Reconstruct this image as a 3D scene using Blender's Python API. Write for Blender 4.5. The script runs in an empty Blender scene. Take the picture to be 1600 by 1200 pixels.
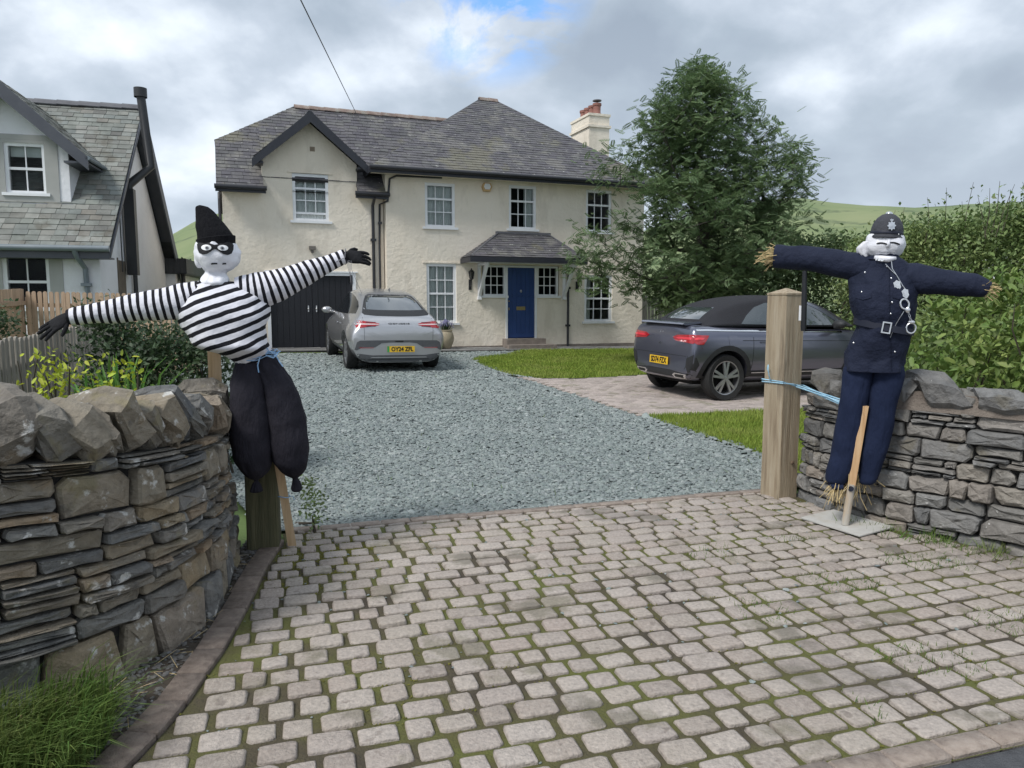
import bpy, bmesh, math, random
import numpy as np
from mathutils import Vector, Matrix, noise
from mathutils.bvhtree import BVHTree
from mathutils import geometry as mgeo

SC = bpy.context.scene
R = math.radians
PI = math.pi

# ------------------------------------------------------------------ camera
CAM_H = 1.5
cd = bpy.data.cameras.new('camera')
cam = bpy.data.objects.new('camera', cd)
SC.collection.objects.link(cam)
cam.location = (0, 0, CAM_H)
cam.rotation_euler = (R(90 - 6.15), 0, 0)
cd.sensor_width = 36
cd.lens = 1160 / 1600 * 36
cd.clip_start = .05
cd.clip_end = 5000
SC.camera = cam

# ------------------------------------------------------------------ sky and sun
SUN_EL, SUN_AZ = R(50), R(226)          # azimuth clockwise from +Y
W = bpy.data.worlds.new('World')
SC.world = W
W.use_nodes = True
nt = W.node_tree
nt.nodes.clear()
def wn(t, **k):
    n = nt.nodes.new(t)
    for a, b in k.items(): setattr(n, a, b)
    return n
def wl(a, b): nt.links.new(a, b)
def wmath(op, a, b=None, c=None, clamp=False):
    n = wn('ShaderNodeMath', operation=op, use_clamp=clamp)
    for i, q in enumerate((a, b, c)):
        if q is None: continue
        if isinstance(q, (int, float)): n.inputs[i].default_value = q
        else: wl(q, n.inputs[i])
    return n.outputs[0]
out = wn('ShaderNodeOutputWorld')
bg = wn('ShaderNodeBackground')
bg.inputs[1].default_value = .097
wl(bg.outputs[0], out.inputs[0])
sky = wn('ShaderNodeTexSky', sky_type='NISHITA', sun_disc=False, sun_elevation=SUN_EL, sun_rotation=SUN_AZ)
tc = wn('ShaderNodeTexCoord')
sep = wn('ShaderNodeSeparateXYZ')
wl(tc.outputs['Generated'], sep.inputs[0])
zc = wmath('MAXIMUM', sep.outputs[2], 0.0)
den = wmath('ADD', zc, .48)
cmb = wn('ShaderNodeCombineXYZ')
wl(wmath('DIVIDE', sep.outputs[0], den), cmb.inputs[0])
wl(wmath('DIVIDE', sep.outputs[1], den), cmb.inputs[1])
def wnoise(scale, detail, rough, off, dist=0.0):
    mp = wn('ShaderNodeMapping')
    mp.inputs['Location'].default_value = off
    wl(cmb.outputs[0], mp.inputs[0])
    n = wn('ShaderNodeTexNoise')
    n.inputs['Scale'].default_value = scale
    n.inputs['Detail'].default_value = detail
    n.inputs['Roughness'].default_value = rough
    n.inputs['Distortion'].default_value = dist
    wl(mp.outputs[0], n.inputs['Vector'])
    return n.outputs[0]
big = wnoise(1.25, 3, .5, (3.1, 7.7, 0))
fine = wnoise(3.4, 8, .52, (11.3, 2.2, 0), .1)
mixf = wmath('ADD', wmath('MULTIPLY', big, .62), wmath('MULTIPLY', fine, .5))
cr = wn('ShaderNodeValToRGB')
el = cr.color_ramp.elements
el[0].position = .46; el[0].color = (2.0, 2.4, 2.95, 1)
el[1].position = .70; el[1].color = (6.3, 6.7, 7.2, 1)
for p_, c_ in ((.52, (2.4, 2.85, 3.4, 1)), (.575, (3.2, 3.65, 4.25, 1)), (.64, (4.8, 5.25, 5.8, 1))):
    e = el.new(p_); e.color = c_
wl(mixf, cr.inputs[0])
# brighter band of thinner cloud low down
low = wmath('MULTIPLY', wmath('SUBTRACT', .34, sep.outputs[2], clamp=True), 2.6, clamp=True)
lowm = wn('ShaderNodeMixRGB'); lowm.inputs[2].default_value = (5.0, 5.5, 6.0, 1)
wl(wmath('MULTIPLY', low, .38), lowm.inputs[0]); wl(cr.outputs[0], lowm.inputs[1])
# a gap in the cloud deck where blue sky shows
hd = Vector((-.028, .90, .385)).normalized()
dp = wn('ShaderNodeVectorMath', operation='DOT_PRODUCT')
nrm = wn('ShaderNodeVectorMath', operation='NORMALIZE')
wl(tc.outputs['Generated'], nrm.inputs[0]); wl(nrm.outputs[0], dp.inputs[0])
dp.inputs[1].default_value = hd
hole = wmath('MULTIPLY', wmath('SUBTRACT', dp.outputs['Value'], .9905), 130, clamp=True)
gap = wmath('MULTIPLY', hole, wmath('MULTIPLY', wmath('SUBTRACT', wnoise(6.5, 6, .6, (5.2, 1.1, 0), .3), .455), 8, clamp=True))
skm = wn('ShaderNodeMixRGB')
skc = wn('ShaderNodeMixRGB', blend_type='MULTIPLY'); skc.inputs[0].default_value = 1
skc.inputs[2].default_value = (.9, 1.2, 1.5, 1)
wl(sky.outputs[0], skc.inputs[1])
wl(gap, skm.inputs[0]); wl(lowm.outputs[0], skm.inputs[1]); wl(skc.outputs[0], skm.inputs[2])
wl(skm.outputs[0], bg.inputs[0])

sd = bpy.data.lights.new('sun', 'SUN')
sd.energy = 1.5
sd.angle = R(16)
sd.color = (1, .975, .94)
sun = bpy.data.objects.new('sun', sd)
SC.collection.objects.link(sun)
sdir = Vector((math.sin(SUN_AZ) * math.cos(SUN_EL), math.cos(SUN_AZ) * math.cos(SUN_EL), math.sin(SUN_EL)))
sun.rotation_euler = (-sdir).to_track_quat('-Z', 'Y').to_euler()
sun.location = sdir * 50

SC.view_settings.view_transform = 'Standard'
SC.view_settings.look = 'None'
SC.view_settings.exposure = 0.98
SC.view_settings.gamma = 1
SC.view_settings.use_curve_mapping = False
SC.cycles.max_bounces = 8
SC.cycles.transparent_max_bounces = 12

# ------------------------------------------------------------------ materials
def material(name, cols, scale=8., rough=.8, bump=0., bscale=40., rnd=0., metal=0., detail=5., spec=.5, coat=0.,
             stretch=(1, 1, 1), spots=None, hue=0., trans=0., lo=.3, hi=.7, bstretch=None, two=None, obj_pick=None):
    """procedural surface: cols = colour stops across a world-space noise; rnd = brightness change from piece to piece;
    spots = (colour, scale, threshold, amount) blotches such as lichen; two = (colour, scale, threshold, softness) large patches"""
    m = bpy.data.materials.new(name)
    m.use_nodes = True
    t = m.node_tree
    N = t.nodes; L = t.links
    b = N['Principled BSDF']
    b.inputs['Roughness'].default_value = rough
    b.inputs['Metallic'].default_value = metal
    b.inputs['Specular IOR Level'].default_value = spec
    if coat: b.inputs['Coat Weight'].default_value = coat; b.inputs['Coat Roughness'].default_value = .04
    geo = N.new('ShaderNodeNewGeometry')
    def vec(st):
        mp = N.new('ShaderNodeMapping'); mp.inputs['Scale'].default_value = st
        L.new(geo.outputs['Position'], mp.inputs[0]); return mp.outputs[0]
    v = vec(stretch)
    def nz(sc, dt=5., vv=None, ro=.55):
        n = N.new('ShaderNodeTexNoise'); n.inputs['Scale'].default_value = sc; n.inputs['Detail'].default_value = dt
        n.inputs['Roughness'].default_value = ro
        L.new(vv or v, n.inputs['Vector']); return n.outputs[0]
    def M(op, a, b_=None, c=None, clamp=False):
        n = N.new('ShaderNodeMath'); n.operation = op; n.use_clamp = clamp
        for i, q in enumerate((a, b_, c)):
            if q is None: continue
            if isinstance(q, (int, float)): n.inputs[i].default_value = q
            else: L.new(q, n.inputs[i])
        return n.outputs[0]
    def mix(f, a, bb):
        n = N.new('ShaderNodeMixRGB')
        if isinstance(f, (int, float)): n.inputs[0].default_value = f
        else: L.new(f, n.inputs[0])
        for i, q in ((1, a), (2, bb)):
            if isinstance(q, tuple): n.inputs[i].default_value = (*q, 1) if len(q) == 3 else q
            else: L.new(q, n.inputs[i])
        return n.outputs[0]
    def ramp(f, cs, lo, hi):
        r = N.new('ShaderNodeValToRGB'); e = r.color_ramp.elements
        n = len(cs)
        e[0].position = lo; e[0].color = (*cs[0], 1)
        e[1].position = hi; e[1].color = (*cs[-1], 1)
        for i in range(1, n - 1):
            q = e.new(lo + (hi - lo) * i / (n - 1)); q.color = (*cs[i], 1)
        L.new(f, r.inputs[0]); return r.outputs[0]
    if len(cols) == 1: cols = [cols[0], cols[0]]
    oi = N.new('ShaderNodeObjectInfo')
    rr = M('FRACT', M('ADD', M('MULTIPLY', oi.outputs['Random'], 7.31), M('MULTIPLY', geo.outputs['Random Per Island'], 5.77)))
    f0 = nz(scale, detail)
    if obj_pick:       # piece to piece choice of colour
        pc = ramp(rr, obj_pick, 0., 1.)
        col = mix(M('MULTIPLY', f0, .5), pc, ramp(f0, cols, lo, hi))
        n2 = N.new('ShaderNodeMixRGB'); n2.blend_type = 'MULTIPLY'; n2.inputs[0].default_value = .55
        L.new(col, n2.inputs[1]); L.new(ramp(nz(scale * 2.3, 6), [(.5, .5, .5), (1.4, 1.4, 1.4)], .25, .75), n2.inputs[2])
        col = n2.outputs[0]
    else:
        col = ramp(f0, cols, lo, hi)
    if two:
        c2, s2, th, so = two
        col = mix(M('MULTIPLY', M('SUBTRACT', nz(s2, 4), th), 1 / so, clamp=True), col, c2)
    if spots:
        for (c2, s2, th, am) in (spots if isinstance(spots, list) else [spots]):
            k = M('MULTIPLY', M('MULTIPLY', M('SUBTRACT', nz(s2, 6, None, .6), th), 16, clamp=True), am)
            col = mix(k, col, c2)
    if rnd:
        h = N.new('ShaderNodeHueSaturation')
        L.new(col, h.inputs['Color'])
        L.new(M('ADD', M('MULTIPLY', rr, 2 * rnd), 1 - rnd), h.inputs['Value'])
        if hue:
            r2 = M('FRACT', M('MULTIPLY', rr, 13.7))
            L.new(M('ADD', M('MULTIPLY', r2, 2 * hue), .5 - hue), h.inputs['Hue'])
        col = h.outputs[0]
    L.new(col, b.inputs['Base Color'])
    if bump:
        bm_ = N.new('ShaderNodeBump'); bm_.inputs['Strength'].default_value = min(1, bump)
        bm_.inputs['Distance'].default_value = .02 * max(1, bump)
        bv = vec(bstretch) if bstretch else v
        hgt = M('ADD', nz(bscale, 6, bv, .6), M('MULTIPLY', nz(bscale * .27, 3, bv), 1.2))
        L.new(hgt, bm_.inputs['Height']); L.new(bm_.outputs[0], b.inputs['Normal'])
    if trans:
        tr = N.new('ShaderNodeBsdfTranslucent'); L.new(col, tr.inputs[0])
        ms = N.new('ShaderNodeMixShader'); ms.inputs[0].default_value = trans
        L.new(b.outputs[0], ms.inputs[1]); L.new(tr.outputs[0], ms.inputs[2])
        L.new(ms.outputs[0], N['Material Output'].inputs[0])
    return m

def glass_material(name, tint=(.03, .04, .045), see=.6, rough=.03):
    m = bpy.data.materials.new(name); m.use_nodes = True
    t = m.node_tree; N = t.nodes; L = t.links
    b = N['Principled BSDF']
    b.inputs['Base Color'].default_value = (*tint, 1); b.inputs['Roughness'].default_value = rough
    b.inputs['Specular IOR Level'].default_value = .7
    tr = N.new('ShaderNodeBsdfTransparent'); tr.inputs[0].default_value = (.95, .97, .97, 1)
    fr = N.new('ShaderNodeFresnel'); fr.inputs[0].default_value = 1.5
    mm = N.new('ShaderNodeMath'); mm.operation = 'MULTIPLY_ADD'; mm.use_clamp = True
    mm.inputs[1].default_value = .9; mm.inputs[2].default_value = 1 - see
    L.new(fr.outputs[0], mm.inputs[0])
    ms = N.new('ShaderNodeMixShader')
    L.new(mm.outputs[0], ms.inputs[0]); L.new(tr.outputs[0], ms.inputs[1]); L.new(b.outputs[0], ms.inputs[2])
    L.new(ms.outputs[0], N['Material Output'].inputs[0])
    return m

def stripe_material(name):
    m = bpy.data.materials.new(name); m.use_nodes = True
    t = m.node_tree; N = t.nodes; L = t.links
    b = N['Principled BSDF']; b.inputs['Roughness'].default_value = .85; b.inputs['Specular IOR Level'].default_value = .2
    a = N.new('ShaderNodeAttribute'); a.attribute_name = 'stripe'
    geo = N.new('ShaderNodeNewGeometry')
    n = N.new('ShaderNodeTexNoise'); n.inputs['Scale'].default_value = 9
    L.new(geo.outputs['Position'], n.inputs['Vector'])
    def M(op, x, y=None, z=None, clamp=False):
        q = N.new('ShaderNodeMath'); q.operation = op; q.use_clamp = clamp
        for i, w in enumerate((x, y, z)):
            if w is None: continue
            if isinstance(w, (int, float)): q.inputs[i].default_value = w
            else: L.new(w, q.inputs[i])
        return q.outputs[0]
    s = M('FRACT', M('ADD', a.outputs['Fac'], M('MULTIPLY', n.outputs[0], .35)))
    tri = M('ABSOLUTE', M('SUBTRACT', s, .5))
    k = M('MULTIPLY', M('SUBTRACT', tri, .265), 40, clamp=True)
    mx = N.new('ShaderNodeMixRGB'); L.new(k, mx.inputs[0])
    mx.inputs[1].default_value = (.72, .71, .76, 1); mx.inputs[2].default_value = (.012, .012, .016, 1)
    L.new(mx.outputs[0], b.inputs['Base Color'])
    n2 = N.new('ShaderNodeTexNoise'); n2.inputs['Scale'].default_value = 14; n2.inputs['Detail'].default_value = 4
    L.new(geo.outputs['Position'], n2.inputs['Vector'])
    bm_ = N.new('ShaderNodeBump'); bm_.inputs['Strength'].default_value = .55; bm_.inputs['Distance'].default_value = .03
    L.new(n2.outputs[0], bm_.inputs['Height']); L.new(bm_.outputs[0], b.inputs['Normal'])
    return m

# ------------------------------------------------------------------ objects
def link(o, parent=None):
    SC.collection.objects.link(o)
    if parent is not None: o.parent = parent
    return o
def tag(o, label=None, cat=None, group=None, kind=None):
    if label: o['label'] = label
    if cat: o['category'] = cat
    if group: o['group'] = group
    if kind: o['kind'] = kind
    return o
def thing(name, label, cat, loc=(0, 0, 0), rz=0., group=None):
    o = bpy.data.objects.new(name, None)
    o.empty_display_size = .2
    o.location = loc; o.rotation_euler = (0, 0, rz)
    return tag(link(o), label, cat, group)
def obj(name, me, mat, parent=None, loc=None, rot=None, scale=None):
    if mat is not None and not me.materials: me.materials.append(mat)
    o = bpy.data.objects.new(name, me)
    link(o, parent)
    if loc is not None: o.location = loc
    if rot is not None: o.rotation_euler = rot
    if scale is not None: o.scale = scale
    return o
def finish(me, smooth=True, angle=40):
    if smooth:
        me.polygons.foreach_set('use_smooth', [True] * len(me.polygons))
        if angle: me.set_sharp_from_angle(angle=R(angle))
    return me

class MB:
    def __init__(s): s.v = []; s.f = []; s.a = []
    def add(s, vs, fs, a=None):
        n = len(s.v)
        s.v += [tuple(q) for q in vs]; s.f += [tuple(n + i for i in f) for f in fs]
        s.a += list(a) if a is not None else [0.] * len(vs)
        return s
    def box(s, lo, hi, M=None):
        x0, y0, z0 = lo; x1, y1, z1 = hi
        vs = [Vector(q) for q in ((x0, y0, z0), (x1, y0, z0), (x1, y1, z0), (x0, y1, z0), (x0, y0, z1), (x1, y0, z1), (x1, y1, z1), (x0, y1, z1))]
        if M is not None: vs = [M @ q for q in vs]
        return s.add(vs, [(0, 3, 2, 1), (4, 5, 6, 7), (0, 1, 5, 4), (1, 2, 6, 5), (2, 3, 7, 6), (3, 0, 4, 7)])
    def beam(s, p, q, w, h, up=(0, 0, 1)):
        p = Vector(p); q = Vector(q); d = (q - p); l = d.length; d.normalize()
        u = Vector(up); x = d.cross(u).normalized(); u = x.cross(d)
        M = Matrix((x, d, u)).transposed().to_4x4(); M.translation = p
        return s.box((-w / 2, 0, -h / 2), (w / 2, l, h / 2), M)
    def loft(s, rings, cap=True, a=None):
        n = len(rings[0]); vs = [q for r in rings for q in r]; fs = []
        for i in range(len(rings) - 1):
            for j in range(n):
                k = (j + 1) % n
                fs.append((i * n + j, i * n + k, (i + 1) * n + k, (i + 1) * n + j))
        if cap:
            fs.append(tuple(reversed(range(n)))); fs.append(tuple(range((len(rings) - 1) * n, len(rings) * n)))
        al = None
        if a is not None: al = [x for r in a for x in (r if isinstance(r, (list, tuple)) else [r] * n)]
        return s.add(vs, fs, al)
    def tube(s, pts, r, n=8, cap=True, flat=1., a=None, up=None):
        pts = [Vector(q) for q in pts]
        rs = r if isinstance(r, (list, tuple)) else [r] * len(pts)
        rings = []; x = None
        for i, q in enumerate(pts):
            d = (pts[min(i + 1, len(pts) - 1)] - pts[max(i - 1, 0)]).normalized()
            if x is None:
                u = Vector(up) if up else (Vector((0, 0, 1)) if abs(d.z) < .9 else Vector((1, 0, 0)))
                x = d.cross(u).normalized()
            else:
                x = (x - d * x.dot(d)).normalized()
            y = d.cross(x)
            rings.append([q + (x * math.cos(t) + y * math.sin(t) * flat) * rs[i] for t in (2 * PI * k / n for k in range(n))])
        return s.loft(rings, cap, a)
    def lathe(s, prof, n=24, M=None, cap=False):
        rings = [[Vector((r * math.cos(2 * PI * k / n), r * math.sin(2 * PI * k / n), z)) for k in range(n)] for r, z in prof]
        if M is not None: rings = [[M @ q for q in r] for r in rings]
        return s.loft(rings, cap)
    def prism(s, poly, fn, d0, d1):
        """poly: 2-D outline; fn(u, v, d) -> 3-D point"""
        n = len(poly)
        vs = [fn(u, v, d0) for u, v in poly] + [fn(u, v, d1) for u, v in poly]
        fs = [tuple(reversed(range(n))), tuple(range(n, 2 * n))] + [(i, (i + 1) % n, n + (i + 1) % n, n + i) for i in range(n)]
        return s.add(vs, fs)
    def ball(s, c, r, n=10, m=7, M=None):
        c = Vector(c); rx, ry, rz = r if isinstance(r, (tuple, list)) else (r, r, r)
        rings = []
        for i in range(1, m):
            t = PI * i / m
            rg = [Vector((rx * math.sin(t) * math.cos(2 * PI * k / n), ry * math.sin(t) * math.sin(2 * PI * k / n), -rz * math.cos(t))) for k in range(n)]
            if M is not None: rg = [M @ q for q in rg]
            rings.append([c + q for q in rg])
        return s.loft(rings, True)
    def mesh(s, name, smooth=False, angle=40, attr=None, recalc=True):
        me = bpy.data.meshes.new(name)
        me.from_pydata([tuple(q) for q in s.v], [], s.f)
        if attr:
            at = me.attributes.new(attr, 'FLOAT', 'POINT'); at.data.foreach_set('value', s.a)
        if recalc:
            bm = bmesh.new(); bm.from_mesh(me); bmesh.ops.recalc_face_normals(bm, faces=bm.faces); bm.to_mesh(me); bm.free()
        me.update()
        return finish(me, smooth, angle)
    def build(s, name, mat, parent=None, smooth=False, angle=40, attr=None, loc=None, rot=None):
        return obj(name, s.mesh(name, smooth, angle, attr), mat, parent, loc, rot)

def subsurf(me, levels=2, name=None):
    """the mesh after Catmull-Clark subdivision"""
    o = bpy.data.objects.new('x', me); SC.collection.objects.link(o)
    md = o.modifiers.new('s', 'SUBSURF'); md.levels = levels; md.render_levels = levels
    dg = bpy.context.evaluated_depsgraph_get()
    r = bpy.data.meshes.new_from_object(o.evaluated_get(dg))
    bpy.data.objects.remove(o); bpy.data.meshes.remove(me)
    if name: r.name = name
    return r
def boolean(me, cutters, name=None):
    o = bpy.data.objects.new('x', me); SC.collection.objects.link(o); tmp = []
    for c in cutters:
        k = bpy.data.objects.new('c', c); SC.collection.objects.link(k); tmp.append(k)
        md = o.modifiers.new('b', 'BOOLEAN'); md.object = k; md.operation = 'DIFFERENCE'; md.solver = 'EXACT'
    dg = bpy.context.evaluated_depsgraph_get()
    r = bpy.data.meshes.new_from_object(o.evaluated_get(dg))
    for k in tmp: bpy.data.objects.remove(k)
    bpy.data.objects.remove(o)
    if name: r.name = name
    return r
def text_mesh(txt, size, name='lettering', depth=.002, bold=0., align='CENTER', width=None):
    cu = bpy.data.curves.new(name, 'FONT'); cu.body = txt; cu.size = size; cu.extrude = depth; cu.offset = bold
    cu.align_x = align; cu.align_y = 'CENTER'; cu.resolution_u = 3
    o = bpy.data.objects.new('t', cu); SC.collection.objects.link(o)
    dg = bpy.context.evaluated_depsgraph_get()
    me = bpy.data.meshes.new_from_object(o.evaluated_get(dg)); bpy.data.objects.remove(o)
    me.name = name
    if width:
        xs = [v.co.x for v in me.vertices]; k = width / (max(xs) - min(xs))
        for v in me.vertices: v.co.x *= k
    return me
def scatter_mesh(name, bv, bf, pos, rot, scl):
    """many small copies of a base shape (vertices bv, same-size faces bf) as one mesh; rot (N,3,3), scl (N,3)"""
    bv = np.asarray(bv, float); bf = np.asarray(bf, int); n = len(pos)
    v = bv[None] * np.asarray(scl)[:, None, :]
    v = np.einsum('nij,nkj->nki', rot, v) + np.asarray(pos)[:, None, :]
    nv = len(bv); k = bf.shape[1]
    f = bf[None] + (np.arange(n) * nv)[:, None, None]
    me = bpy.data.meshes.new(name)
    me.vertices.add(n * nv); me.vertices.foreach_set('co', v.reshape(-1).astype(np.float32))
    nf = n * len(bf)
    me.loops.add(nf * k); me.loops.foreach_set('vertex_index', f.reshape(-1).astype(np.int32))
    me.polygons.add(nf); me.polygons.foreach_set('loop_start', np.arange(0, nf * k, k, dtype=np.int32))
    me.update(calc_edges=True); me.validate()
    return me
def rot_random(n, rng, tilt=PI):
    """random orientation: any heading, z axis tilted by up to tilt"""
    a = rng.uniform(0, 2 * PI, n); b = rng.uniform(-tilt, tilt, n); c = rng.uniform(-tilt, tilt, n)
    ca, sa, cb, sb, cc, sc = np.cos(a), np.sin(a), np.cos(b), np.sin(b), np.cos(c), np.sin(c)
    z = np.zeros(n); o = np.ones(n)
    A = np.stack([np.stack([ca, -sa, z], 1), np.stack([sa, ca, z], 1), np.stack([z, z, o], 1)], 1)
    B = np.stack([np.stack([cb, z, sb], 1), np.stack([z, o, z], 1), np.stack([-sb, z, cb], 1)], 1)
    Cc = np.stack([np.stack([o, z, z], 1), np.stack([z, cc, -sc], 1), np.stack([z, sc, cc], 1)], 1)
    return A @ B @ Cc
LEAF_V = [(0, 0, 0), (.5, .5, .08), (1, 0, -.06), (.5, -.5, .08)]
LEAF_F = [(0, 1, 2), (0, 2, 3)]
LEAF6_V = [(0, 0, 0), (.28, .42, .06), (.68, .34, .03), (1, 0, -.1), (.68, -.34, .03), (.28, -.42, .06)]
LEAF6_F = [(0, 1, 2), (0, 2, 3), (0, 3, 4), (0, 4, 5)]

def in_poly(x, y, poly):
    x = np.asarray(x); y = np.asarray(y); c = np.zeros(x.shape, bool); n = len(poly)
    for i in range(n):
        x1, y1 = poly[i]; x2, y2 = poly[(i + 1) % n]
        k = ((y1 > y) != (y2 > y)) & (x < (x2 - x1) * (y - y1) / ((y2 - y1) + 1e-12) + x1)
        c ^= k
    return c
def clip(poly, sub):
    """convex clip of 2-D polygon sub by convex polygon poly (counter-clockwise)"""
    o = sub
    for i in range(len(poly)):
        a = poly[i]; b = poly[(i + 1) % len(poly)]; r = []
        def side(q): return (b[0] - a[0]) * (q[1] - a[1]) - (b[1] - a[1]) * (q[0] - a[0])
        for j in range(len(o)):
            p, q = o[j], o[(j + 1) % len(o)]; sp, sq = side(p), side(q)
            if sp >= 0: r.append(p)
            if sp * sq < 0:
                t = sp / (sp - sq); r.append((p[0] + t * (q[0] - p[0]), p[1] + t * (q[1] - p[1])))
        o = r
        if len(o) < 3: return []
    return o

# ------------------------------------------------------------------ ground height
def gz(x, y):
    """the drive rises gently from the gateway to the houses and falls a little towards the parking bay"""
    t = -.194 - .0226 * max(min(x, 6), -9) + .0235 * min(y, 24)
    return (t + math.sqrt(t * t + .0012)) / 2 - .0006 if t > -.5 else 0.
def gz_np(x, y):
    t = -.194 - .0226 * np.clip(x, -9, 6) + .0235 * np.minimum(y, 24)
    return (t + np.sqrt(t * t + .0012)) / 2 - .0006
# ------------------------------------------------------------------ ground, paving, gravel, lawns, hills
rng = np.random.default_rng(7)
random.seed(11)
M_soil = material('soil', [(.035, .028, .02), (.07, .055, .04)], 6, .95, .6, 60)
M_field = material('field_grass', [(.06, .10, .025), (.10, .15, .04), (.13, .17, .05)], .35, .9, .3, 30)
M_hill = material('hillside', [(.115, .165, .07), (.175, .22, .095), (.24, .265, .13)], .012, .95, 0, spots=[((.06, .09, .045), .03, .56, .7)], detail=8)
M_tarmac = material('tarmac', [(.075, .078, .085), (.115, .118, .125)], 20, .9, .8, 160, spots=((.3, .3, .3), 150, .66, .6))
M_joint = material('joint_moss', [(.06, .047, .034), (.085, .07, .04), (.105, .10, .032), (.12, .13, .03)], 2.0, .95, .8, 90, lo=.32, hi=.62, detail=7)
SETT_PICK = [(.34, .285, .245), (.41, .355, .305), (.45, .395, .345), (.375, .32, .285), (.46, .405, .36), (.31, .26, .225), (.42, .37, .315), (.385, .315, .275)]
M_sett = material('sett_concrete', [(.32, .268, .23), (.41, .352, .305), (.47, .41, .36)], 30, .85, .55, 130, obj_pick=SETT_PICK,
                  spots=[((.6, .57, .52), 60, .66, .5), ((.12, .115, .06), 2.2, .56, .45), ((.16, .13, .11), 16, .61, .5), ((.15, .13, .12), 1.1, .56, .4)])
M_edging = material('edging_brick', [(.125, .098, .08), (.18, .142, .118), (.23, .188, .155)], 26, .85, .5, 150, rnd=.14,
                    spots=((.5, .48, .44), 110, .68, .6))
CHIP_PICK = [(.11, .135, .13), (.18, .215, .205), (.24, .28, .265), (.32, .36, .34), (.15, .175, .18), (.27, .305, .285), (.20, .22, .225), (.42, .45, .43)]
M_chip = material('slate_chips', [(.15, .18, .175), (.27, .305, .29)], 60, .75, .4, 120, obj_pick=CHIP_PICK, two=((.44, .46, .44), .55, .50, 1.1))
M_gravelbed = material('gravel_bed', [(.07, .085, .09), (.16, .19, .19), (.3, .34, .335)], 55, .85, 1., 60, lo=.3, hi=.68, detail=8)
M_lawn = material('lawn_soil', [(.11, .15, .03), (.17, .21, .05)], 8, .95, .5, 60)
M_blade = material('lawn_blades', [(.18, .26, .04), (.25, .325, .06), (.31, .35, .10)], 1.1, .8, 0, rnd=.3, hue=.015, trans=.25, spec=.2)
M_wildgrass = material('long_grass', [(.075, .14, .03), (.12, .19, .045), (.21, .25, .085)], 2.2, .75, 0, rnd=.35, hue=.02, trans=.25, spec=.25)
M_moss = material('moss', [(.10, .10, .018), (.165, .155, .024), (.135, .14, .03)], 20, .95, .6, 90, rnd=.3)
M_straw = material('straw', [(.42, .31, .15), (.58, .46, .25)], 30, .8, 0, rnd=.3, spec=.3)
M_slab = material('path_slabs', [(.17, .165, .16), (.25, .245, .235)], 5, .85, .4, 70, rnd=.12)

def sheet(name, poly, dz, mat, step=.5, kind='structure', mapped=True):
    """a sheet following the ground over a convex or concave outline"""
    bm = bmesh.new()
    f = bm.faces.new([bm.verts.new((x, y, 0)) for x, y in poly])
    if f.normal.z < 0: f.normal_flip()
    bmesh.ops.triangulate(bm, faces=bm.faces[:])
    xs = [p[0] for p in poly]; ys = [p[1] for p in poly]
    for ax, (lo, hi) in enumerate(((min(xs), max(xs)), (min(ys), max(ys)))):
        n = int((hi - lo) / step)
        for i in range(1, n + 1):
            co = [0, 0, 0]; co[ax] = lo + i * step
            no = [0, 0, 0]; no[ax] = 1
            bmesh.ops.bisect_plane(bm, geom=bm.verts[:] + bm.edges[:] + bm.faces[:], plane_co=co, plane_no=no)
    for v in bm.verts: v.co.z = gz(v.co.x, v.co.y) + dz
    bmesh.ops.recalc_face_normals(bm, faces=bm.faces)
    me = bpy.data.meshes.new(name); bm.to_mesh(me); bm.free()
    for p in me.polygons:
        pass
    if me.polygons[0].normal.z < 0: me.flip_normals()
    o = obj(name, finish(me, True, 0), mat)
    return tag(o, kind=kind)

# terrain out to the horizon, with the fells behind
HILL = [(-900, 430), (-300, 415), (0, 412), (180, 400), (262, 379), (290, 364), (318, 350), (345, 338), (380, 345), (450, 372), (600, 405), (900, 395),
        (1050, 352), (1150, 327), (1235, 318), (1290, 326), (1345, 331), (1420, 333), (1500, 328), (1600, 325), (1800, 334), (2300, 380), (3200, 430)]
HAZ = [math.atan2(u - 800, 1160) for u, v in HILL]
HEL = [(475 - v) / 1160 / math.hypot(1, (u - 800) / 1160) for u, v in HILL]
def hill_z(az, r):
    e = float(np.interp(az, HAZ, HEL))
    nzv = noise.fractal(Vector((az * 9, r * .004, 3.3)), 1, 2, 5)
    k = min(max((r - 170) / 430, 0), 1)
    k = k * k * (3 - 2 * k)
    z = e * 600 * k * (1 + .05 * nzv * (1 - abs(2 * k - 1))) + nzv * 5 * k * (1 - k) * 2
    if r > 600: z = e * 600 * max(0, 1 - ((r - 600) / 700) ** 2)
    return z
mb = MB()
RR = [30, 45, 70, 100, 140, 180, 230, 280, 330, 380, 430, 480, 530, 565, 600, 640, 700, 850, 1100, 1300, 3000]
AZ = [R(a) for a in np.arange(-75, 75.01, 1.)]
vs = []; fs = []
for r in RR:
    for a in AZ:
        z = hill_z(a, r) + (.3 if r < 170 else .3)
        vs.append((r * math.sin(a), r * math.cos(a), z if r < 2500 else -3))
n = len(AZ)
for i in range(len(RR) - 1):
    for j in range(n - 1):
        fs.append((i * n + j, i * n + j + 1, (i + 1) * n + j + 1, (i + 1) * n + j))
mb.add(vs, fs)
o = mb.build('hills', M_hill, smooth=True, angle=0); tag(o, kind='structure')
G0 = [(-60, -12), (60, -12), (60, 40), (-60, 40)]
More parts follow.
